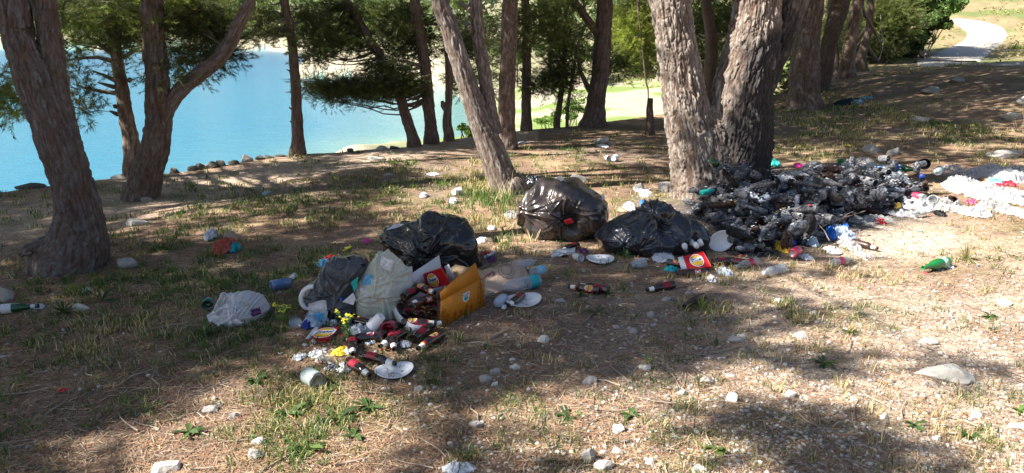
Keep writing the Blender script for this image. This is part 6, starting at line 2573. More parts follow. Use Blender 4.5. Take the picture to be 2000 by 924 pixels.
for (pp, mm, nm) in [([(456, 596), (470, 590), (474, 612), (460, 618)], 'sky', 'packet'), ([(486, 606), (508, 600), (510, 614), (490, 620)], 'purple', 'wrapper'),
                     ([(430, 600), (446, 592), (448, 616), (432, 618)], 'cardwhite', 'paper'), ([(470, 590), (490, 585), (488, 604), (474, 604)], 'film', 'bottle')]:
    surf_patch(b6, pp, Yh + .05, M[mm], nm, seed=len(nm) * 3, amp=.012)
surf_patch(b6, [(403, 616), (416, 608), (440, 624), (460, 622), (476, 632), (455, 636), (440, 630), (424, 642), (418, 628), (406, 626)], Yh - .02, M['tissue'], 'bag_hem', seed=11, amp=.014)
P = [at_depth(*q, Yh + .05) for q in [(418, 612), (428, 588), (438, 574), (442, 580), (430, 600)]]
V, Fc = tube(P, [.012, .010, .008, .008, .008], 8)
mk('bag_ear', V - np.array(b6.location), Fc, M['whitefilm'], b6)


# ================================================================ crinkled flat things
def sheet(name, label, cat, px, py, rx, ry, h, m, seed=0, n=54, rough=1.0, group=None, freq=9.0, world_r=None):
    """crumpled film or paper spread over the ground; rx, ry in pixels"""
    g_ = np.random.default_rng(seed + int(px) * 7)
    c = G(px, py)
    f = c[1] * CP - (c[2] - CAM[2]) * SP
    sx_ = rx * f / F
    top, bot = G(px, py - ry), G(px, py + ry)
    sy_ = min(abs(top[1] - bot[1]) / 2, sx_ * 2.2)
    NA = 72 if n < 60 else 130
    a = np.linspace(0, 2 * np.pi, NA, endpoint=False)
    r_ = np.linspace(0, 1, n)
    out = 1 + rough * (.28 * fbm(np.cos(a) * 1.6 + seed, np.sin(a) * 1.6, 5.0 + seed, o=2) + .12 * fbm(np.cos(a) * 6, np.sin(a) * 6, seed, o=2))
    X = r_[:, None] * np.cos(a)[None] * out[None] * sx_
    Y_ = r_[:, None] * np.sin(a)[None] * out[None] * sy_
    fq = freq / max(sx_, .04) * .28
    wx = .3 / fq * fbm(X * fq * .6 + seed, Y_ * fq * .6, 1., o=2)
    z = h * (.42 * (1 - r_[:, None] ** 3) + .75 * (ridged((X + wx) * fq + seed, Y_ * fq + wx * fq, seed * 1.0, o=3) - .3) * (1 - .5 * r_[:, None] ** 4))
    Xw, Yw = X + c[0], Y_ + c[1]
    Z = gz(Xw, Yw) + .004 + np.maximum(z, 0)
    V = np.stack([Xw, Yw, Z], -1).reshape(-1, 3) - c
    o = mk(name, V, [grid_faces(n, NA, wrap_v=True)], m, loc=c)
    return tag(o, label, cat, group)


def scrap(px, py, rx, ry, h, m, label, cat='paper scrap', name='paper_scrap', seed=0, group=None):
    return sheet(name, label, cat, px, py, rx, ry, h, M[m], seed, 20, 1.3, group, 5.0)


# white plastic sheeting at the right end of the heap
SH = [(1905, 378, 62, 28, .14, 'film', 'big clear plastic sheet spread in the sun right of the glass jar', 'plastic sheet'),
      (1945, 347, 50, 18, .15, 'whitefilm', 'white plastic film heaped below the sun-bleached rock', 'plastic sheet'),
      (1978, 390, 46, 24, .11, 'whitefilm', 'white plastic film at the right edge of the photo', 'plastic sheet'),
      (1850, 408, 44, 16, .11, 'film', 'clear film lying in front of the glass jar', 'plastic sheet'),
      (1868, 345, 36, 14, .14, 'film', 'crinkled clear film behind the glass jar', 'plastic sheet'),
      (1905, 420, 34, 12, .08, 'whitefilm', 'white sheet reaching into the green tuft at right', 'plastic sheet'),
      (1700, 432, 60, 10, .06, 'film', 'long clear film along the front edge of the burnt heap', 'plastic sheet'),
      (1790, 405, 42, 14, .09, 'whitefilm', 'dirty white film under the red-labelled bottle', 'plastic sheet'),
      (1640, 462, 34, 16, .10, 'bluefilm', 'blue and white plastic bag crumpled below the heap', 'plastic bag'),
      (1660, 484, 26, 14, .06, 'film', 'grey see-through film hanging from the blue and white bag', 'plastic bag'),
      (1626, 492, 22, 9, .04, 'tissue', 'white tissue below the blue and white bag', 'tissue'),
      (1848, 521, 18, 7, .03, 'tissue', 'white tissue against the green bottle in the sun', 'tissue'),
      (1830, 527, 16, 4, .015, 'film', 'thin clear film under the green bottle', 'plastic scrap'),
      (1600, 338, 60, 8, .05, 'foam', 'white papers strewn along the back of the heap', 'paper litter'),
      (1660, 326, 36, 8, .05, 'whitefilm', 'white bag scraps at the back of the heap', 'plastic bag'),
      (1690, 318, 20, 8, .07, 'film', 'upright clear film at the back of the heap', 'plastic bag'),
      (1555, 340, 40, 7, .04, 'film', 'grey film near the root of the huge pine', 'plastic sheet'),
      (1940, 412, 40, 12, .10, 'film', 'clear film between the green tuft and the right edge', 'plastic sheet'),
      (1990, 345, 30, 14, .14, 'film', 'clear crinkled film at the right border below the bleached rock', 'plastic sheet'),
      (1880, 366, 30, 12, .13, 'whitefilm', 'white carrier bag half inside the big clear sheet', 'plastic bag'),
      (1760, 420, 40, 9, .06, 'whitefilm', 'dirty white film at the front right of the heap', 'plastic sheet'),
      (1530, 352, 30, 8, .07, 'tissue', 'grey-white paper by the root of the huge pine', 'paper litter'),
      (1640, 348, 30, 8, .06, 'foam', 'white paper wads along the back of the heap', 'paper litter'),
      (1910, 388, 18, 14, .09, 'whitefilm', 'pinkish white bag bulging out of the clear sheet', 'plastic bag')]
for i, (a_, b_, rx, ry, h, m_, lab, cat) in enumerate(SH):
    sheet('plastic_sheet' if 'sheet' in cat else cat.replace(' ', '_'), lab, cat, a_, b_, rx * .74, ry * .74, h, M[m_], 30 + i, n=80, freq=5.5)
for k, (a_, b_, w_) in enumerate([(1622, 465, 9), (1650, 458, 6)]):
    scrap(a_, b_, w_, 8, .11, 'mblue', ['blue printed corner of the bag below the heap, left', 'blue printed square on the bag below the heap, right'][k], 'plastic scrap', seed=k)

scrap(1985, 402 + 16, 22, 14, .06, 'whitefilm', 'blinding white cup-like scrap at the right edge by the green tuft', 'plastic scrap')
scrap(413, 466, 11, 10, .10, 'tissue', 'crumpled white paper standing behind the brick-red carton scrap', 'crumpled paper', seed=1)
scrap(572, 543, 8, 5, .03, 'tissue', 'little white tissue ball above the blue crushed can', 'tissue', seed=2)
scrap(170, 568, 9, 4, .02, 'foam', 'small torn white foil left of the white angular stone', seed=3)
scrap(75, 602, 12, 5, .025, 'tissue', 'dirty white scrap at the neck of the green bottle at left', seed=4)
scrap(520, 378, 7, 4, .03, 'bluefilm', 'blue-white scrap on the path', seed=5)
scrap(1020, 280, 8, 3, .03, 'tissue', 'white scrap on the slope behind the leaning pine', seed=6)
scrap(1178, 286, 12, 4, .03, 'tissue', 'white rag in front of the trio of stones', seed=7)
scrap(828, 384, 8, 6, .05, 'foam', 'round white crumpled scrap in the grass', seed=8)
scrap(885, 396, 8, 6, .06, 'tissue', 'white scrap under the paper cup in the grass', seed=9)
scrap(998, 424, 14, 10, .06, 'film', 'clear plastic scraps left of the shiny black bag', 'plastic scrap', seed=10)
scrap(960, 447, 9, 4, .03, 'foam', 'small white foam block between the two bags', 'foam scrap', seed=11)
scrap(940, 470, 10, 8, .02, 'tissue', 'white flakes right of the wide black bag', seed=12)
scrap(1250, 372, 14, 8, .04, 'tissue', 'white paper in front of the pale stones', seed=13)
scrap(1290, 502, 24, 13, .07, 'tissue', 'crumpled white bag below the limp black one', 'crumpled paper', seed=14)
scrap(1312, 528, 14, 5, .03, 'teal', 'teal scrap under the emblem bottle', seed=15)
scrap(1415, 536, 16, 7, .05, 'bluefilm', 'pale blue crumpled packet right of the flattened carrier', 'wrapper', seed=16)
scrap(1390, 548, 8, 6, .04, 'tissue', 'small round blue-white scrap in the tuft below the carrier', seed=17)
scrap(620, 694, 16, 7, .03, 'cardwhite', 'grey-white crushed cup left of the yellow snack bag', 'crushed cup', seed=18)
scrap(585, 700, 14, 6, .03, 'tissue', 'grey tissue left of the crushed cup', 'tissue', seed=19)
scrap(632, 704, 15, 6, .02, 'film', 'thin dark-edged film below the crushed cup', 'plastic scrap', seed=20)
scrap(664, 690, 17, 9, .03, 'yellow', 'bright yellow snack bag among the spilled bottles', 'snack bag', seed=21)
scrap(682, 688, 10, 7, .03, 'cardwhite', 'white end of the snack bag', 'snack bag', seed=22)
scrap(656, 722, 22, 6, .03, 'bagg', 'dark crumpled film right of the tin can', 'plastic scrap', seed=23)
scrap(671, 722, 14, 9, .035, 'plate', 'crushed white plastic cup beside the nearest bottle', 'crushed cup', seed=24)
scrap(722, 668, 14, 7, .03, 'bluefilm', 'pale film under the spilled bottles', 'plastic scrap', seed=25)
scrap(700, 652, 22, 9, .06, 'tissue', 'white tissue pile behind the emblem bottle', 'tissue', seed=26)
scrap(728, 644, 14, 9, .08, 'tissue', 'white wad in front of the translucent bag', 'tissue', seed=27)
scrap(792, 676, 12, 6, .03, 'tissue', 'white tissue at the front flap of the carton', 'tissue', seed=28)
scrap(758, 672, 10, 8, .03, 'bluefilm', 'wet bluish tissue between the spilled bottles', 'tissue', seed=29)
scrap(615, 632, 24, 12, .07, 'bluefilm', 'blue and white tissue packet at the foot of the torn bag', 'tissue packet', seed=30)
scrap(600, 640, 10, 6, .05, 'blue', 'dark blue corner of the tissue packet', 'wrapper', seed=31)
scrap(650, 634, 9, 5, .03, 'foam', 'small white foam block right of the tissue packet', 'foam scrap', seed=32)
scrap(684, 640, 7, 6, .06, 'blue', 'dark blue bottle cap scrap behind the yellow spurge', 'plastic scrap', seed=33)
scrap(440, 488, 22, 12, .10, 'carton', 'torn brick-red carton with tan lid left of centre', 'torn carton', seed=34)
scrap(460, 490, 9, 6, .08, 'teal', 'dark teal piece beside the brick-red carton', 'torn carton', seed=35)
scrap(450, 474, 13, 6, .12, 'kraft_l', 'tan crumpled paper on the brick-red carton', 'crumpled paper', seed=36)
scrap(632, 518, 12, 6, .05, 'sky', 'blue packet behind the torn black bag', 'packet', seed=37)
scrap(645, 512, 14, 5, .06, 'red', 'red and white packet behind the torn black bag', 'packet', seed=38)
scrap(716, 474, 8, 4, .03, 'magenta', 'bright pink plastic scrap behind the bags', 'plastic scrap', seed=39)
scrap(122, 764, 8, 4, .012, 'red', 'small red scrap in the shade at lower left', 'plastic scrap', seed=40)
scrap(960, 507, 10, 6, .02, 'purple', 'purple can-like wrapper right of the wide black bag', 'wrapper', seed=41)
scrap(1508, 318 + 5, 12, 8, .10, 'turq', 'turquoise plastic piece leaning on the huge pine', 'plastic scrap', seed=42)
scrap(1230, 408, 12, 8, .07, 'tissue', 'white scraps between the two right-hand black bags', seed=43)
scrap(1256, 402, 7, 5, .07, 'mblue', 'bright blue cap between the two right-hand black bags', 'plastic scrap', seed=44)
scrap(895, 918, 32, 12, .03, 'tissue', 'torn white paper at the bottom edge of the clearing', 'crumpled paper', seed=45)
scrap(1690, 500, 20, 7, .02, 'film', 'see-through scrap right of the bottle with pink label', 'plastic scrap', seed=46)
scrap(1530, 488, 16, 8, .07, 'yellow', 'orange and white snack packet behind the pink can', 'snack bag', seed=47)
scrap(1545, 478, 9, 5, .07, 'blue', 'blue-white corner on the orange snack packet', 'wrapper', seed=48)
scrap(1322, 440 + 30, 7, 6, .04, 'cardwhite', 'white lid in the mouth of the limp bag', 'plastic scrap', seed=49)
scrap(1575, 505, 14, 5, .03, 'tissue', 'greyish white tissue at the front of the heap', 'tissue', seed=50)
scrap(1550, 418, 9, 4, .05, 'sky', 'pale blue foil scrap low in the heap', 'plastic scrap', seed=51)
scrap(1585, 478, 12, 6, .08, 'bluefilm', 'light blue wrapper on the front of the heap', 'wrapper', seed=52)
scrap(985, 602, 6, 4, .02, 'foam', 'white scrap beside the carton corner', seed=53)
scrap(1695, 192, 8, 3, .05, 'sky', 'pale blue cloth end on the slope behind', 'cloth', seed=54)
sheet('cloth', 'dark blue cloth lying on the slope behind the huge pine', 'cloth', 1662, 203, 28, 5, .12, M['denim'], 90)
sheet('dark_plastic', 'dark plastic lying behind the shiny black bag', 'plastic bag', 1040, 357, 22, 8, .08, M['bagb'], 91)

# ---- kraft bag with print, right of the carton
kp = [GH(*q, h) for q, h in [((938, 528), .06), ((1000, 508), .10), ((1040, 532), .07), ((1030, 560), .04), ((945, 578), .03)]]
KP = np.array(kp)
root = empty('paper_bag', KP.mean(0) * [1, 1, 0] + [0, 0, float(gz(*KP.mean(0)[:2]))])
tag(root, 'brown paper carrier bag with faded print, flat behind the carton', 'paper bag')
o0 = np.array(root.location)
U, W_ = np.meshgrid(np.linspace(0, 1, 44), np.linspace(0, 1, 30), indexing='ij')
c00, c10, c11, c01 = GH(935, 580, .01), GH(1045, 556, .01), GH(1015, 507, .09), GH(938, 530, .05)
S = c00[None, None] * ((1 - U) * (1 - W_))[..., None] + c10 * (U * (1 - W_))[..., None] + c11 * (U * W_)[..., None] + c01 * ((1 - U) * W_)[..., None]
bulge = .05 * np.sin(U * np.pi) * np.sin(W_ * np.pi) + .014 * (ridged(U * 4, W_ * 3, 2., o=3) - .4)
top = S + np.array([0, 0, 1]) * bulge[..., None]
bot = S * [1, 1, 0] + np.array([0, 0, 1]) * (gz(S[..., 0], S[..., 1]) + .003)[..., None]
V = np.concatenate([top.reshape(-1, 3), bot.reshape(-1, 3)]) - o0
gf_ = grid_faces(44, 30)
nn_ = 44 * 30
rim = [i * 30 for i in range(44)] + [43 * 30 + j for j in range(1, 30)] + [i * 30 + 29 for i in range(42, -1, -1)] + [j for j in range(28, 0, -1)]
ed = np.array([(rim[i], rim[(i + 1) % len(rim)], rim[(i + 1) % len(rim)] + nn_, rim[i] + nn_) for i in range(len(rim))])
mk('paper', V, [gf_, gf_[:, ::-1] + nn_, ed], M['kraft_l'], root)


def kraft_pt(u, w, l=.004):
    b_ = .05 * math.sin(u * math.pi) * math.sin(w * math.pi) + .014 * float(ridged(u * 4, w * 3, 2., o=3) - .4)
    p = c00 * (1 - u) * (1 - w) + c10 * u * (1 - w) + c11 * u * w + c01 * (1 - u) * w
    return p + np.array([0, 0, b_ + l]) - o0


pr = []
for (r1, k) in ((.20, 30), (.13, 24)):
    a = np.linspace(0, 2 * np.pi, k)
    pr.append(tube([kraft_pt(.55 + r1 * .8 * math.cos(t), .5 + r1 * 1.3 * math.sin(t)) for t in a], .0014, 4, close=False))
for k in range(9):
    u0 = .30 + .055 * k
    pr.append(tube([kraft_pt(u0, .86), kraft_pt(u0 + .03, .90)], .002, 4, close=False))
V, Fc = merge(pr)
mk('faded_print', V, Fc, mat('faded_brown_ink', (.16, .09, .07), .9, .1), root)
pr = [tube([kraft_pt(.10 + .03 * k, .55 + .05 * (k % 3)), kraft_pt(.13 + .03 * k, .60)], .003, 4, close=False) for k in range(7)]
V, Fc = merge(pr)
mk('red_print', V, Fc, mat('faded_red_ink', (.38, .06, .05), .9, .1), root)

# ================================================================ plates, cups, cans, PET
PLATE_PR = [(0, 0), (.062, 0), (.070, .002), (.082, .009), (.100, .012), (.103, .0115), (.103, .0135), (.100, .0145), (.081, .0115), (.069, .0045), (.061, .0025), (0, .0025)]


def plate_proto(sx_=1.0):
    V, Fq = lathe(PLATE_PR, 56)
    fl = 1 + .012 * np.sin(np.arctan2(V[:, 1], V[:, 0]) * 28) * (np.hypot(V[:, 0], V[:, 1]) > .085)
    V[:, 0] *= sx_ * fl
    V[:, 1] *= fl
    V[:, 2] += .012 * (V[:, 0] / .1) ** 2 + .003 * fbm(V[:, 0] * 14, V[:, 1] * 14, 3., o=2)
    return V, [Fq]


def plate(px, py, label, tilt=(0, 0, 0), sx_=1.0, h=.0, scale=1.0):
    V, Fq = plate_proto(sx_)
    q = GH(px, py, h)
    root = empty('plastic_plate', q, tilt, scale)
    tag(root, label, 'plate')
    mk('dish', V, Fq, M['plate'], root)
    return root


plate(770, 727, 'oval white plastic plate, the nearest, lying alone below the spilled bottles', (.06, -.03, .35), 1.22, .006, .76)
plate(1172, 509, 'white plastic plate below the black bags at the middle of the photo', (.03, .0, .1), 1.0, .006)
plate(1022, 590, 'white plastic plate under a beer bottle right of the carton', (.05, -.06, .3), 1.1, .006)
plate(1408, 470, 'white plastic plate standing on edge in the burnt heap', (1.25, 1.15, -.3), .8, .08, scale=.95)
q = [GH(1078, 502, .01), GH(1082, 486, .05), GH(1122, 484, .05), GH(1124, 492, .03)]
o = surf_patch(None, [(1076, 503), (1080, 488), (1124, 483), (1122, 494), (1096, 500)], q[0][1] + .02, M['foam'], 'foam_tray', seed=4, amp=.010)
tag(o, 'white foam tray leaning below the shiny black bag', 'tray')
o = sheet('plate', 'flat white plate far off in the grass behind the bags', 'plate', 845, 341, 13, 3, .02, M['plate'], 71, 12, .3)


def lathe_thing(name, parts, pa, pb, label, cat, r, roll=0.0, h=(0, 0), scale=1.0, deform=None, group=None):
    root = empty(name, (0, 0, 0))
    for (nm, prof, m_) in parts:
        V, Fq = lathe(prof, 30)
        if deform:
            V = deform(V)
        mk(nm, V, [Fq], M[m_] if isinstance(m_, str) else m_, root)
    a, b_ = GH(*pa, r * scale + h[0]), GH(*pb, r * scale + h[1])
    setm(root, axis_matrix(a, b_ - a, roll, scale))
    tag(root, label, cat, group)
    return root


def pet_profile(r, L, ribs=7, neck=.013):
    P = [(0, .006), (r * .6, .0), (r * .92, .004), (r, .016)]
    z0, z1 = .03, L * .62
    for k in range(ribs * 4):
        z = z0 + (z1 - z0) * k / (ribs * 4 - 1)
        P.append((r - .0022 * (0.5 - .5 * math.cos(k / 4 * 2 * math.pi)), z))
    P += [(r, L * .66), (r * .92, L * .75), (r * .6, L * .86), (neck, L * .92), (neck, L * .955)]
    return P


def dent(seed, a=.12, fr=20):
    def f_(V):
        V = V.copy()
        V[:, :2] *= (1 + a * fbm(V[:, 0] * fr + seed, V[:, 1] * fr, V[:, 2] * fr * .7, o=2))[:, None]
        return V
    return f_


def cap_prof(r, z, h=.018):
    return [(0, z + h), (r * .8, z + h), (r, z + h - .002), (r, z), (r - .001, z)][::-1]


def band(r, z0, z1):
    return [(r - .0006, z0), (r, z0 + .001), (r, z1 - .001), (r - .0006, z1)]


lathe_thing('water_bottle', [('bottle', pet_profile(.031, .22), 'clear'), ('cap', cap_prof(.0155, .205), 'ygreen'), ('label', band(.0318, .045, .115), 'label_film')],
            (1040, 533), (1092, 514), 'clear water bottle with light blue label and yellow cap, behind the paper bag', 'plastic bottle', .032, h=(.05, .02), deform=dent(1, .05))
lathe_thing('water_bottle', [('bottle', pet_profile(.043, .30, 9), 'clear'), ('label', band(.0442, .020, .085), 'teal')],
            (1052, 548), (965, 566), 'large clear water bottle with teal label in front of the paper bag', 'plastic bottle', .044, h=(.0, .0), deform=dent(2, .10))
lathe_thing('water_bottle', [('bottle', pet_profile(.033, .20, 6), 'clear'), ('cap', cap_prof(.0155, .187), 'plate')],
            (1531, 523), (1490, 534), 'clear ribbed water bottle with pale cap below the pink can', 'plastic bottle', .033, deform=dent(3, .08))
lathe_thing('water_bottle', [('bottle', pet_profile(.031, .19, 6), 'clear')],
            (1012, 520), (1052, 508), 'crushed clear bottle on the far corner of the paper bag', 'plastic bottle', .031, h=(.05, .04), deform=dent(4, .22))
lathe_thing('plastic_pouch', [('pouch', [(0, 0), (.022, .002), (.03, .02), (.032, .08), (.026, .12), (.012, .15), (0, .152)], 'bluefilm')],
            (970, 594), (994, 574), 'light blue crushed pouch left of the bottle on the plate', 'pouch', .03, deform=dent(5, .25))
# clear bottle with pink label, in the sun
lathe_thing('glass_bottle', [('glass', BB, 'glass'), ('label', band(.0311, .05, .11), 'pink')], (1627, 514), (1686, 500), 'clear glass bottle with pink label at the front of the heap', 'bottle', .031)
lathe_thing('glass_bottle', [('glass', BB, 'glass'), ('label', band(.0311, .05, .11), 'pink')], (1478, 510), (1436, 521), 'clear glass bottle with pink-red label right of the flattened carrier', 'bottle', .031)
# green bottles
GBP = [(0, .012), (.020, .004), (.034, .0), (.037, .006), (.0375, .015), (.0375, .14), (.036, .16), (.030, .185), (.022, .21), (.017, .235), (.0145, .265), (.0145, .29), (.016, .292), (.016, .300), (.0125, .302), (.011, .29), (0, .285)]
lathe_thing('green_bottle', [('glass', GBP, 'green'), ('label', band(.0382, .035, .085), M['teal'] if False else mat('pale_green_label', (.40, .62, .50), .5, .4, var=(60, .5, (.2, .45, .35))))],
            (1850, 511), (1781, 529), 'bright green glass bottle lying in the sun at right', 'bottle', .0375)
lathe_thing('green_bottle', [('glass', GBP, 'dgreen'), ('label', band(.0382, .05, .12), 'cardwhite'), ('neck_label', [(.0165, .245), (.0152, .265), (.0150, .275)], 'cardwhite'), ('cap', cap_prof(.0168, .288, .014), 'black')],
            (-12, 605), (56, 599), 'dark green bottle with white label cut by the left edge', 'bottle', .0375, scale=.78)
lathe_thing('green_bottle', [('glass', GBP, 'green'), ('label', band(.0382, .05, .12), 'mblue')], (1742, 326), (1800, 333), 'green bottle with blue label on top of the heap at right', 'bottle', .0375, h=(.10, .10))
lathe_thing('green_bottle', [('glass', GBP, 'green')], (1724, 331), (1752, 322), 'small green bottle left of the blue-labelled one', 'bottle', .0375, h=(.1, .1), scale=.7)
lathe_thing('broken_bottle', [('glass', [(0, .004), (.030, 0), (.032, .006), (.032, .05), (.028, .052), (.027, .008), (0, .010)], 'dgreen'), ('label', band(.0326, .012, .03), 'teal')],
            (407, 590), (402, 603), 'dark bottle stump with blue-green rim left of the small white bag', 'bottle', .03, h=(.02, .02))
CAN = [(0, .004), (.020, .006), (.024, .001), (.0275, .002), (.033, .011), (.033, .105), (.0285, .115), (.0275, .115), (.027, .111), (0, .110)]
lathe_thing('crushed_can', [('can', CAN, 'cblue')], (529, 560), (571, 551), 'faded blue crushed can between the small white bag and the torn bag', 'drink can', .026, deform=dent(6, .22, 26), scale=1.15)
lathe_thing('drink_can', [('can', CAN, 'pink'), ('lid', [(0, .1105), (.026, .1108), (.0275, .1158)], 'tin')], (1560, 488), (1532, 503), 'pink-red drink can with its opening towards the viewer', 'drink can', .033, h=(.03, .02), deform=dent(7, .06))
TIN = [(0, .003), (.033, .003), (.036, .0), (.0365, .002), (.036, .006), (.036, .014), (.0368, .016), (.036, .018)] + [(.036 - .0006 * (k % 2), .022 + .004 * k) for k in range(14)] + [(.036, .082), (.0375, .084), (.0375, .087), (.035, .087), (.0345, .082), (.030, .081), (.0295, .0825), (.022, .0825), (.0215, .0815), (0, .0815)]
lathe_thing('tin_can', [('tin', TIN, 'tin'), ('label', band(.0368, .008, .078), 'tinw')], (600, 732), (622, 745), 'open pale tin can lying lower left of the spilled bottles', 'tin can', .037, scale=1.1)
lathe_thing('tin_can', [('tin', [(0, 0), (.034, 0), (.035, .002), (.035, .036), (.036, .038), (.034, .038), (.033, .034), (0, .034)], 'tin'), ('label', band(.0356, .006, .032), 'wine')], (577, 633), (577, 627), 'flat red tin left of the tissue packet', 'tin can', .0, h=(0, .05))
CUP = [(0, .002), (.024, .001), (.026, 0), (.0265, .006), (.036, .088), (.038, .090), (.037, .092), (.035, .088), (.0255, .008), (0, .006)]
lathe_thing('plastic_cup', [('cup', CUP, 'plate')], (745, 617), (724, 641), 'white plastic cup lying askew before the translucent bag', 'cup', .03, h=(.09, .02), deform=dent(8, .06), scale=.95)
lathe_thing('printed_cup', [('cup', CUP, 'pink')], (765, 634), (753, 648), 'pinkish printed cup right of the white cup', 'cup', .035, h=(.01, .02))
lathe_thing('plastic_cup', [('cup', CUP, 'plate')], (1122, 500), (1143, 509), 'white cup with its mouth to the viewer beside the middle plate', 'cup', .034, deform=dent(9, .08), scale=.85)
lathe_thing('plastic_cup', [('cup', CUP, 'clear')], (1236, 516), (1268, 512), 'clear cup in the bluish tussock', 'cup', .034, deform=dent(10, .08))
lathe_thing('plastic_cup', [('cup', CUP, 'plate')], (886, 376), (899, 373), 'paper cup lying in the grass behind the bags', 'cup', .034, scale=1.1)
lathe_thing('plastic_cup', [('cup', CUP, 'plate')], (1198, 310), (1207, 306), 'right one of the two white cups on the slope', 'cup', .036, scale=1.2)
lathe_thing('plastic_cup', [('cup', CUP, 'foam')], (1184, 308), (1192, 311), 'left, duller one of the two cups on the slope', 'cup', .036, scale=1.1)
lathe_thing('paper_roll', [('roll', [(0, 0), (.011, 0), (.011, .16), (0, .16)], 'cardwhite')], (946, 503), (982, 485), 'white tube of paper right of the wide black bag', 'paper roll', .012, h=(.01, .01))
JAR = [(0, .004), (.05, .0), (.058, .006), (.060, .02), (.060, .10), (.055, .118), (.040, .130), (.040, .150), (.043, .151), (.043, .155), (.038, .155), (.037, .13), (.053, .112), (.057, .10), (.057, .01), (0, .008)]
lathe_thing('glass_jar', [('jar', JAR, 'glass')], (1822, 402), (1822, 372), 'big clear glass jar standing at the right end of the burnt heap', 'jar', .0, h=(0, .2))
lathe_thing('black_pot', [('pot', [(0, 0), (.045, 0), (.058, .07), (.062, .072), (.058, .073), (.045, .01), (0, .01)], 'black')], (1806, 318), (1803, 330), 'black plastic pot with its mouth to the viewer at the back right of the heap', 'pot', .05, h=(.12, .10))
lathe_thing('clear_bottle', [('bottle', pet_profile(.04, .22, 6), 'clear'), ('label', band(.041, .05, .09), 'turq')], (1836, 330), (1816, 352), 'crumpled clear bottle with green label right of the black pot', 'plastic bottle', .04, h=(.10, .08), deform=dent(11, .15))
lathe_thing('purple_cap', [('cap', [(0, 0), (.028, 0), (.028, .05), (0, .05)], 'blue')], (1802, 344), (1796, 350), 'violet-blue lid under the black pot', 'lid', .028, h=(.08, .08))
lathe_thing('glass_bottle', [('glass', BB, 'glass'), ('label', band(.0311, .04, .12), 'pink')], (1806, 386), (1766, 376), 'red-labelled clear bottle left of the big glass jar', 'bottle', .031, h=(.06, .06))
lathe_thing('glass_bottle', [('glass', BB, 'glass'), ('label', band(.0311, .04, .12), 'white')], (1808, 414), (1774, 418), 'small bottle with white and red label on the dirty film', 'bottle', .031, h=(.02, .02), scale=.8)
lathe_thing('glass_bottle', [('glass', BB, 'brown'), ('label', band(.0311, .04, .12), 'yellow')], (1742, 404), (1768, 398), 'bottle with yellowish label at the front right of the heap', 'bottle', .031, h=(.05, .05), scale=.85)
lathe_thing('broken_bottle', [('glass', [(0, .004), (.030, 0), (.034, .006), (.034, .09), (.030, .092), (.029, .008), (0, .010)], 'brown'), ], (1858, 388), (1874, 398), 'brown bottle base sticking out of the clear sheet', 'bottle', .033, h=(.02, .03))
# white box lying on the heap
P_ = [GH(*q, h) for q, h in [((1691, 352), .12), ((1745, 348), .12), ((1744, 330), .15), ((1693, 330), .15)]]
bx_ = panel('panel', P_, [M['cardwhite']], .05, None, loc=P_[0])
bx_.location = P_[0]
bx_.name = 'white_box'
tag(bx_, 'bluish white flat box on the back of the burnt heap', 'box')
# bottles in the mouth of the limp bag
for k, (a_, b_) in enumerate([((1352, 476), (1345, 462)), ((1362, 482), (1350, 470)), ((1338, 484), (1334, 470)), ((1370, 478), (1366, 470))]):
    lathe_thing('white_cup', [('cup', [(0, 0), (.022, .0), (.026, .05), (.024, .056), (0, .052)], ['plate', 'plate', 'foam', 'plate'][k])], a_, b_,
                ['white round lid topmost in the mouth of the limp bag', 'white cup right below the topmost lid in the limp bag', 'cream cup left in the mouth of the limp bag', 'little white cap at the right in the limp bag'][k],
                'cup', .025, h=(.08, .10), scale=.8)

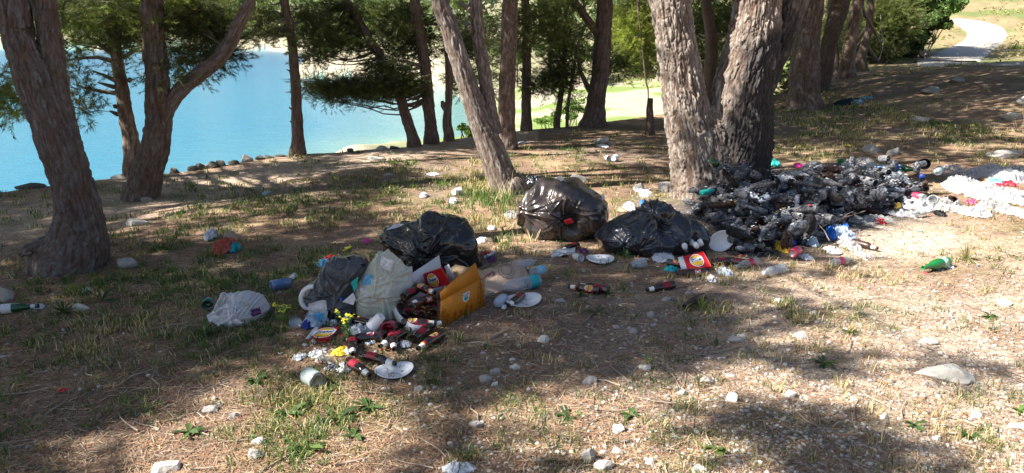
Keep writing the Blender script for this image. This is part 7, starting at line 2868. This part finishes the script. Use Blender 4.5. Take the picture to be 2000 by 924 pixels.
# white tray sticking out of the torn bag and the packet under it
P = [at_depth(*q_, Yf + .03) for q_ in [(612, 602), (596, 600), (588, 586), (592, 570), (604, 561), (612, 560)]]
o0 = P[0]
V, Fc = tube(smooth_path(np.concatenate([np.array(P), np.full((6, 1), .013)], 1), 24)[0][:, :3], .014, 10)
o = mk('tray_rim', V - o0, Fc, M['plate'], loc=o0)
tag(o, 'curved white tray edge sticking out of the left of the torn charcoal bag', 'tray')
o = surf_patch(None, [(602, 592), (636, 586), (640, 612), (632, 644), (610, 644), (603, 618)], Yf - .03, M['cardwhite'], 'tissue_packet', seed=12, amp=.012)
tag(o, 'white tissue packet with a blue end hanging from the torn charcoal bag', 'tissue packet')
surf_patch(o, [(612, 612), (634, 610), (631, 636), (614, 638)], Yf - .05, M['sky'], 'blue_end', seed=13, amp=.008)
for k, (a_, b_, c_, lab) in enumerate([(1950, 366, 'red', 'red scrap on the white plastic at the right'), (1944, 356, 'sky', 'pale blue scrap on the white plastic at the right'), (1972, 362, 'wine', 'dark red scrap near the right border on the plastic'),
                                       (1925, 352, 'kraft', 'brown leaf-like scrap on the plastic at right'), (1898, 398, 'pink', 'pink wrapper showing in the clear sheet'), (1870, 412, 'kraft_l', 'tan scrap at the hem of the clear sheet'),
                                       (1720, 436, 'red', 'red cap scrap at the front hem of the heap'), (1835, 420, 'bottom', 'dark triangular scrap in front of the clear sheet'), (1560, 326, 'magenta', 'pink shred behind the heap'),
                                       (1645, 318, 'green', 'bright green bottle neck scrap at the back of the heap'), (1610, 335, 'kraft', 'tan card behind the heap'), (1700, 326, 'foam', 'white cup scrap at the back of the heap'),
                                       (1140, 462 + 30, 'purple', 'dark purple scrap between the two right-hand bags'), (1215, 412, 'kraft', 'brown card between the right-hand black bags'), (1100, 500, 'bottom', 'black film scrap beside the foam tray'),
                                       (950, 498, 'red', 'red shred by the white paper tube'), (968, 470, 'bottom', 'black shreds right of the wide bag'), (985, 472, 'kraft', 'tan scrap in front of the big round bag')]):
    scrap(a_, b_, 9, 4, .05 if a_ > 1500 else .03, c_, lab, 'litter scrap', name='litter_scrap', seed=200 + k)
# ================================================================ the burnt heap
g = np.random.default_rng(909)
HP = [(1332, 390), (1380, 388), (1440, 387), (1490, 384), (1530, 379), (1600, 376), (1680, 374), (1760, 376), (1812, 380), (1828, 391), (1822, 398), (1760, 408), (1722, 424), (1672, 436), (1640, 456), (1608, 478),
      (1566, 486), (1520, 500), (1470, 506), (1420, 500), (1396, 470), (1376, 436), (1340, 412)]
HX = np.array([G(*q)[:2] for q in HP])


def inside(X, Y, P):
    ins = np.zeros(X.shape, bool)
    for i in range(len(P)):
        (ax, ay), (bx, by) = P[i], P[(i + 1) % len(P)]
        c = ((ay > Y) != (by > Y)) & (X < (bx - ax) * (Y - ay) / ((by - ay) if abs(by - ay) > 1e-9 else 1e-9) + ax)
        ins ^= c
    return ins


x0, y0 = HX.min(0) - .3
x1, y1 = HX.max(0) + .3
RES = .012
gx, gy = np.arange(x0, x1, RES), np.arange(y0, y1, RES)
GX, GY = np.meshgrid(gx, gy, indexing='ij')
hm = gz(GX, GY)
ground_h = hm.copy()
ins = inside(GX, GY, HX)
dist = np.full(GX.shape, 9.0)
for i in range(len(HX)):
    a_, b_ = HX[i], HX[(i + 1) % len(HX)]
    e = b_ - a_
    t = np.clip(((GX - a_[0]) * e[0] + (GY - a_[1]) * e[1]) / (e @ e), 0, 1)
    dist = np.minimum(dist, np.hypot(GX - a_[0] - t * e[0], GY - a_[1] - t * e[1]))
target = np.where(ins, .015 + .085 * sstep(0, .5, dist), 0)
# hollow by the pine foot: the tree itself stands there
target *= sstep(.45, .8, np.hypot(GX - t11.base[0] - .1, GY - t11.base[1]))
# soot and ash body under the bottles: one charcoal mound
m_ashbed = soot('ash_bed', (.02, .02, .021), (.10, .10, .105), .95, 0, 18, .1)
bed = np.where(ins, .45 * target + .02 * fbm(GX * 9, GY * 9, 2., o=3) * (target > .02), -0.03)
sub = 3
bx2, by2 = GX[::sub, ::sub], GY[::sub, ::sub]
bz = (ground_h + np.minimum(bed, .16))[::sub, ::sub]
o = mk('ash_mound', np.stack([bx2, by2, bz], -1).reshape(-1, 3), [grid_faces(*bx2.shape)], m_ashbed)
tag(o, 'black bed of soot and ash under the burnt bottles', 'ash', kind='stuff')
hm = np.where(ins, hm + np.minimum(np.maximum(bed, 0), .16) * .9, hm)

seg = 14


def simp(prof, seg=14, sq=0.0, seed=0, nz=.07):
    V, Fq = lathe(prof, seg)
    if sq:
        V[:, 1] *= 1 - sq
        V[:, 0] *= 1 + sq * .4
    V[:, :2] *= (1 + nz * fbm(V[:, 0] * 45 + seed, V[:, 1] * 45, V[:, 2] * 28, o=2))[:, None]
    return V, Fq


BOTS = [(0, .006), (.026, .0), (.0305, .006), (.0305, .13), (.026, .156), (.016, .184), (.0135, .205), (.0145, .222), (.0145, .231), (.009, .232), (.008, .21), (0, .205)]
WINE = [(0, .016), (.030, .0), (.037, .006), (.037, .19), (.030, .215), (.016, .235), (.0145, .285), (.0155, .30), (.010, .30), (0, .28)]
CANS = [(0, .005), (.024, .001), (.033, .011), (.033, .105), (.0275, .115), (.026, .111), (.014, .110), (.012, .112), (.010, .105), (0, .104)]
JARS = [(0, .004), (.034, .0), (.036, .01), (.036, .075), (.030, .086), (.030, .10), (.027, .10), (.027, .085), (.032, .07), (.032, .02), (0, .018)]
LUMP = None
KINDS = {'burnt_bottle': (BOTS, .232, .0305, 'bottle'), 'burnt_wine_bottle': (WINE, .30, .037, 'bottle'), 'burnt_can': (CANS, .115, .033, 'drink can'), 'burnt_jar': (JARS, .10, .036, 'jar'), 'melted_lump': (None, .14, .05, 'melted plastic')}
MESH = {}
for kn, (pf, L, r, cat) in KINDS.items():
    for v in range(3):
        if pf is None:
            V = R3V * np.array([.075, .055, .03]) * (1 + .35 * ridged(R3V[:, 0] * 1.6 + v * 7, R3V[:, 1] * 1.6, R3V[:, 2] * 1.6, o=3))[:, None]
            Fq = R3F
        else:
            V, Fq = simp(pf, 16, [.0, .12, .38][v] if kn == 'burnt_can' else [0, 0, .1][v], v * 5, .10 if kn == 'burnt_can' and v else .03)
        o = mk(kn, V, [Fq], SOOT[0])
        MESH[kn, v] = o.data
        bpy.data.objects.remove(o)
DIRT = {'burnt_bottle': 'sooty bottle among many in the burnt heap beside the huge pine', 'burnt_wine_bottle': 'large sooty bottle in the burnt heap beside the huge pine',
        'burnt_can': 'charred drink can in the burnt heap beside the huge pine', 'burnt_jar': 'sooty glass jar in the burnt heap beside the huge pine', 'melted_lump': 'melted blackened plastic in the burnt heap beside the huge pine'}
GNAME = {'burnt_bottle': 'burnt bottles of the heap', 'burnt_wine_bottle': 'large burnt bottles of the heap', 'burnt_can': 'charred cans of the heap', 'burnt_jar': 'sooty jars of the heap', 'melted_lump': 'melted lumps of the heap'}


TONES = ['black', 'dark grey', 'ash-white', 'steel-sheened', 'smoky glassy', 'rusty brown', 'blue-grey']
NOUN = {'burnt_bottle': 'burnt bottle', 'burnt_wine_bottle': 'large burnt bottle', 'burnt_can': 'burnt drink can', 'burnt_jar': 'burnt jar', 'melted_lump': 'melted plastic lump'}


def where(px, py):
    if px < 1400:
        return 'at the left tip of the heap behind the limp bag', 'at the left tip'
    if py > 455:
        return 'at the front foot of the heap near the water bottle', 'at the front foot'
    if px < 1500:
        return 'in the heap directly below the huge pine', 'below the pine'
    if py < 378:
        return 'along the back rim of the heap', 'along the back rim'
    if px < 1600:
        return 'in the left middle of the heap', 'in the left middle'
    if px < 1710:
        return 'in the black right middle of the heap', 'in the right middle'
    return 'at the right end of the heap beside the glass jar', 'at the right end'


def drop(kn, x, y, az, tilt, mi, v=None, label=None, sink=.02, scale=1.0, reg=None):
    pf, L, r, cat = KINDS[kn]
    L, r = L * scale, r * scale
    v = int(g.integers(0, 3)) if v is None else v
    d = np.array([math.cos(az) * math.cos(tilt), math.sin(az) * math.cos(tilt), math.sin(tilt)])
    n_ = max(3, int(L / .025))
    best = -9
    cells = []
    for s in np.linspace(.06, .94, n_):
        p = np.array([x, y]) + d[:2] * (s - .5) * L
        i, j = int((p[0] - x0) / RES), int((p[1] - y0) / RES)
        k = max(1, int(r * .8 / RES))
        if i - k < 0 or j - k < 0 or i + k >= hm.shape[0] or j + k >= hm.shape[1]:
            return None
        z = hm[i - k:i + k + 1, j - k:j + k + 1]
        zz = np.percentile(z, 55) + r * .95 - (s - .5) * L * d[2]
        best = max(best, zz)
        cells.append((i, j, s))
    best -= sink
    c = np.array([x, y, best])
    base = c - d * L / 2
    for (i, j, s) in cells:
        k = max(1, int(r / RES))
        top = best + (s - .5) * L * d[2] + r * .85
        w = hm[i - k:i + k + 1, j - k:j + k + 1]
        np.maximum(w, top, out=w)
    o = bpy.data.objects.new(kn, MESH[kn, v])
    SC.collection.objects.link(o)
    setm(o, axis_matrix(base, d, g.uniform(0, 6.28), scale))
    o.material_slots[0].link = 'OBJECT'
    o.material_slots[0].material = mi if not isinstance(mi, int) else SOOT[mi]
    if label is None:
        wh, gh = where(*reg)
        tone = TONES[mi]
        return tag(o, tone + ' ' + NOUN[kn] + ' ' + wh, cat, tone + ' ' + NOUN[kn].split(' ')[-1] + 's ' + gh)
    return tag(o, label, cat)


cnt = 0
tries = 0
limits = {'burnt_bottle': 170, 'burnt_wine_bottle': 7, 'burnt_can': 150, 'burnt_jar': 44, 'melted_lump': 90}
got = {k: 0 for k in limits}
ci, cj = np.where(ins & (target > .02))
while tries < 9000 and sum(got.values()) < sum(limits.values()):
    tries += 1
    k = g.integers(0, len(ci))
    i, j = ci[k], cj[k]
    if hm[i, j] - ground_h[i, j] > target[i, j] + .005:
        continue
    kn = [q for q in limits if got[q] < limits[q]]
    w = np.array([limits[q] for q in kn], float)
    kn = kn[g.choice(len(kn), p=w / w.sum())]
    x, y = gx[i], gy[j]
    ppx, ppy, _ = proj(x, y, hm[i, j])
    # paler, ashier to the left and front; blacker to the right
    pale = 1 - sstep(1450, 1660, ppx) * .55 * sstep(450, 400, ppy)
    r_ = g.uniform()
    if r_ < .72 * pale:
        mi = int(g.choice([1, 2, 4, 6], p=[.20, .32, .24, .24]))
    elif r_ < .82:
        mi = int(g.choice([3, 4, 1]))
    elif r_ < .90:
        mi = 5
    else:
        mi = 0 if ppx > 1560 or g.uniform() < .45 else 1
    if drop(kn, x, y, g.uniform(0, 6.28), g.normal(0, .3), mi, scale=g.uniform(.72, 1.0), reg=(ppx, ppy)) is not None:
        got[kn] += 1
print('heap', got, tries)
# singled-out members of the heap
for (kn, a_, b_, az, ti, m_, sc_, lab) in [
    ('burnt_wine_bottle', 1605, 368, 2.9, .05, 5, 1.0, 'long dark bottle with reddish label lying across the top of the heap'),
    ('burnt_jar', 1698, 386, -1.3, .0, 3, 1.1, 'metal tin with ringed lid facing the viewer in the black part of the heap'),
    ('burnt_can', 1668, 392, -1.5, .05, 3, 1.1, 'charred can end facing the viewer left of the ringed tin'),
    ('burnt_can', 1712, 372, -1.4, .0, 0, 1.1, 'black can end above the ringed tin'),
    ('burnt_jar', 1728, 364, -1.6, .1, 3, 1.0, 'steel tin upper right in the black part of the heap'),
    ('burnt_bottle', 1440, 456, -.9, -.1, 0, 1.2, 'thick dark bottle slanting beside the upright plate'),
    ('burnt_bottle', 1425, 492, .9, .15, M['brown'], 1.0, 'brown bottle with silvery cap below the upright plate'),
    ('burnt_jar', 1388, 392, 1.8, .1, M['dgreen'], 1.0, 'green glass bottle base near the foot of the huge pine'),
    ('burnt_bottle', 1380, 404, .7, .0, M['turq'], .8, 'pale green bottle in the left of the heap'),
    ('melted_lump', 1500, 392, .3, .0, 0, 1.6, 'big black lump below the huge pine'),
    ('burnt_jar', 1722, 350, -1.2, .2, 2, 1.0, 'silvery jar lid below the white box'),
    ('melted_lump', 1530, 505, .2, .0, M['bag'], 1.4, 'black striped plastic lump behind the clear ribbed bottle'),
]:
    q = GH(a_, b_, .15)
    drop(kn, q[0], q[1], az, ti, m_, 0, lab, 0.0, sc_)
# charcoal, ash and bits between
n_ = 5500
k = g.integers(0, len(ci), n_)
P = np.stack([gx[ci[k]] + g.normal(0, .1, n_), gy[cj[k]] + g.normal(0, .1, n_), np.zeros(n_)], 1)
ii = np.clip(((P[:, 0] - x0) / RES).astype(int), 0, hm.shape[0] - 1)
jj = np.clip(((P[:, 1] - y0) / RES).astype(int), 0, hm.shape[1] - 1)
P[:, 2] = np.where(g.uniform(0, 1, n_) < .45, hm[ii, jj] + .003, hm[ii, jj] * .5 + .5 * np.maximum(ground_h[ii, jj], hm[ii, jj] - .05))
pal = np.array([[.015, .015, .016], [.06, .06, .065], [.22, .22, .24], [.45, .45, .47], [.03, .02, .016], [.10, .12, .15]])
C = pal[g.choice(6, n_, p=[.24, .24, .24, .12, .06, .10])]
V, T, C = scatter_stones(P, .005 + .012 * g.uniform(0, 1, n_) ** 3, C, g, (.2, .6))
m_deb = mat('ash_and_charcoal', (.1, .1, .1), .9, .2, attr=True)
o = mk('ash_debris', V, [T], m_deb, smooth=False, col=C)
tag(o, 'ash, charcoal and broken glass between the burnt bottles', 'ash', kind='stuff')
# white and coloured bits round the heap and the bags
n_ = 520
px = np.concatenate([g.normal(1560, 200, 330), g.normal(1080, 130, 110), g.normal(700, 70, 80)])
py = np.concatenate([g.normal(415, 55, 330), g.normal(470, 30, 110), g.normal(650, 45, 80)])
X, Y, Z = Gv(px, py)
ok = (Y < 9.5) & (Y > 2)
X, Y, Z = X[ok], Y[ok], Z[ok]
pal = np.array([[.7, .7, .7], [.6, .6, .62], [.5, .05, .06], [.1, .25, .55], [.65, .5, .1], [.45, .42, .38]])
C = pal[g.choice(6, len(X), p=[.4, .26, .09, .06, .04, .15])]
hz = np.zeros(len(X))
ii = ((X - x0) / RES).astype(int)
jj = ((Y - y0) / RES).astype(int)
inb_ = (ii >= 0) & (jj >= 0) & (ii < hm.shape[0]) & (jj < hm.shape[1])
Z[inb_] = np.maximum(Z[inb_], hm[ii[inb_], jj[inb_]])
V, T, C = scatter_stones(np.stack([X, Y, Z + .004], 1), .008 + .012 * g.uniform(0, 1, len(X)) ** 2, C, g, (.12, .4))
o = mk('litter_bits', V, [T], mat('litter_bits', (.6, .6, .6), .6, .3, attr=True), smooth=False, col=C)
tag(o, 'tiny scraps of paper and plastic scattered round the rubbish', 'litter', kind='stuff')
# sticks across the heap
for k, (a_, b_, h0, h1, r_) in enumerate([((1640, 432), (1668, 412), .1, .16, .005), ((1585, 452), (1690, 412), .06, .14, .006), ((1380, 434), (1500, 424), .12, .16, .004), ((1500, 332), (1535, 326), .08, .12, .012),
                                          ((1570, 350), (1600, 366), .16, .14, .010), ((1620, 470), (1600, 440), .08, .15, .004)]):
    p, q = GH(*a_, h0), GH(*b_, h1)
    m_ = (p + q) / 2 + [0, 0, .015]
    V, Fc = tube([p, m_, q], [r_, r_ * .9, r_ * .6], 7)
    o = mk('stick', V - p, Fc, m_twig, loc=p)
    tag(o, ['short thin stick at the front of the burnt heap', 'long pale stick slanting over the front of the burnt heap', 'thin stick across the left of the burnt heap', 'dark stick end by the root of the huge pine',
            'pale stick in the upper left of the burnt heap', 'bent thin stick above the light blue wrapper'][k], 'stick')
for o in [q for q in BOTTLE.values() if q.name not in USED]:
    for c_ in list(o.children_recursive) + [o]:
        bpy.data.objects.remove(c_)
print('objects', len(SC.objects), 'tris', sum(len(m.polygons) for m in bpy.data.meshes))
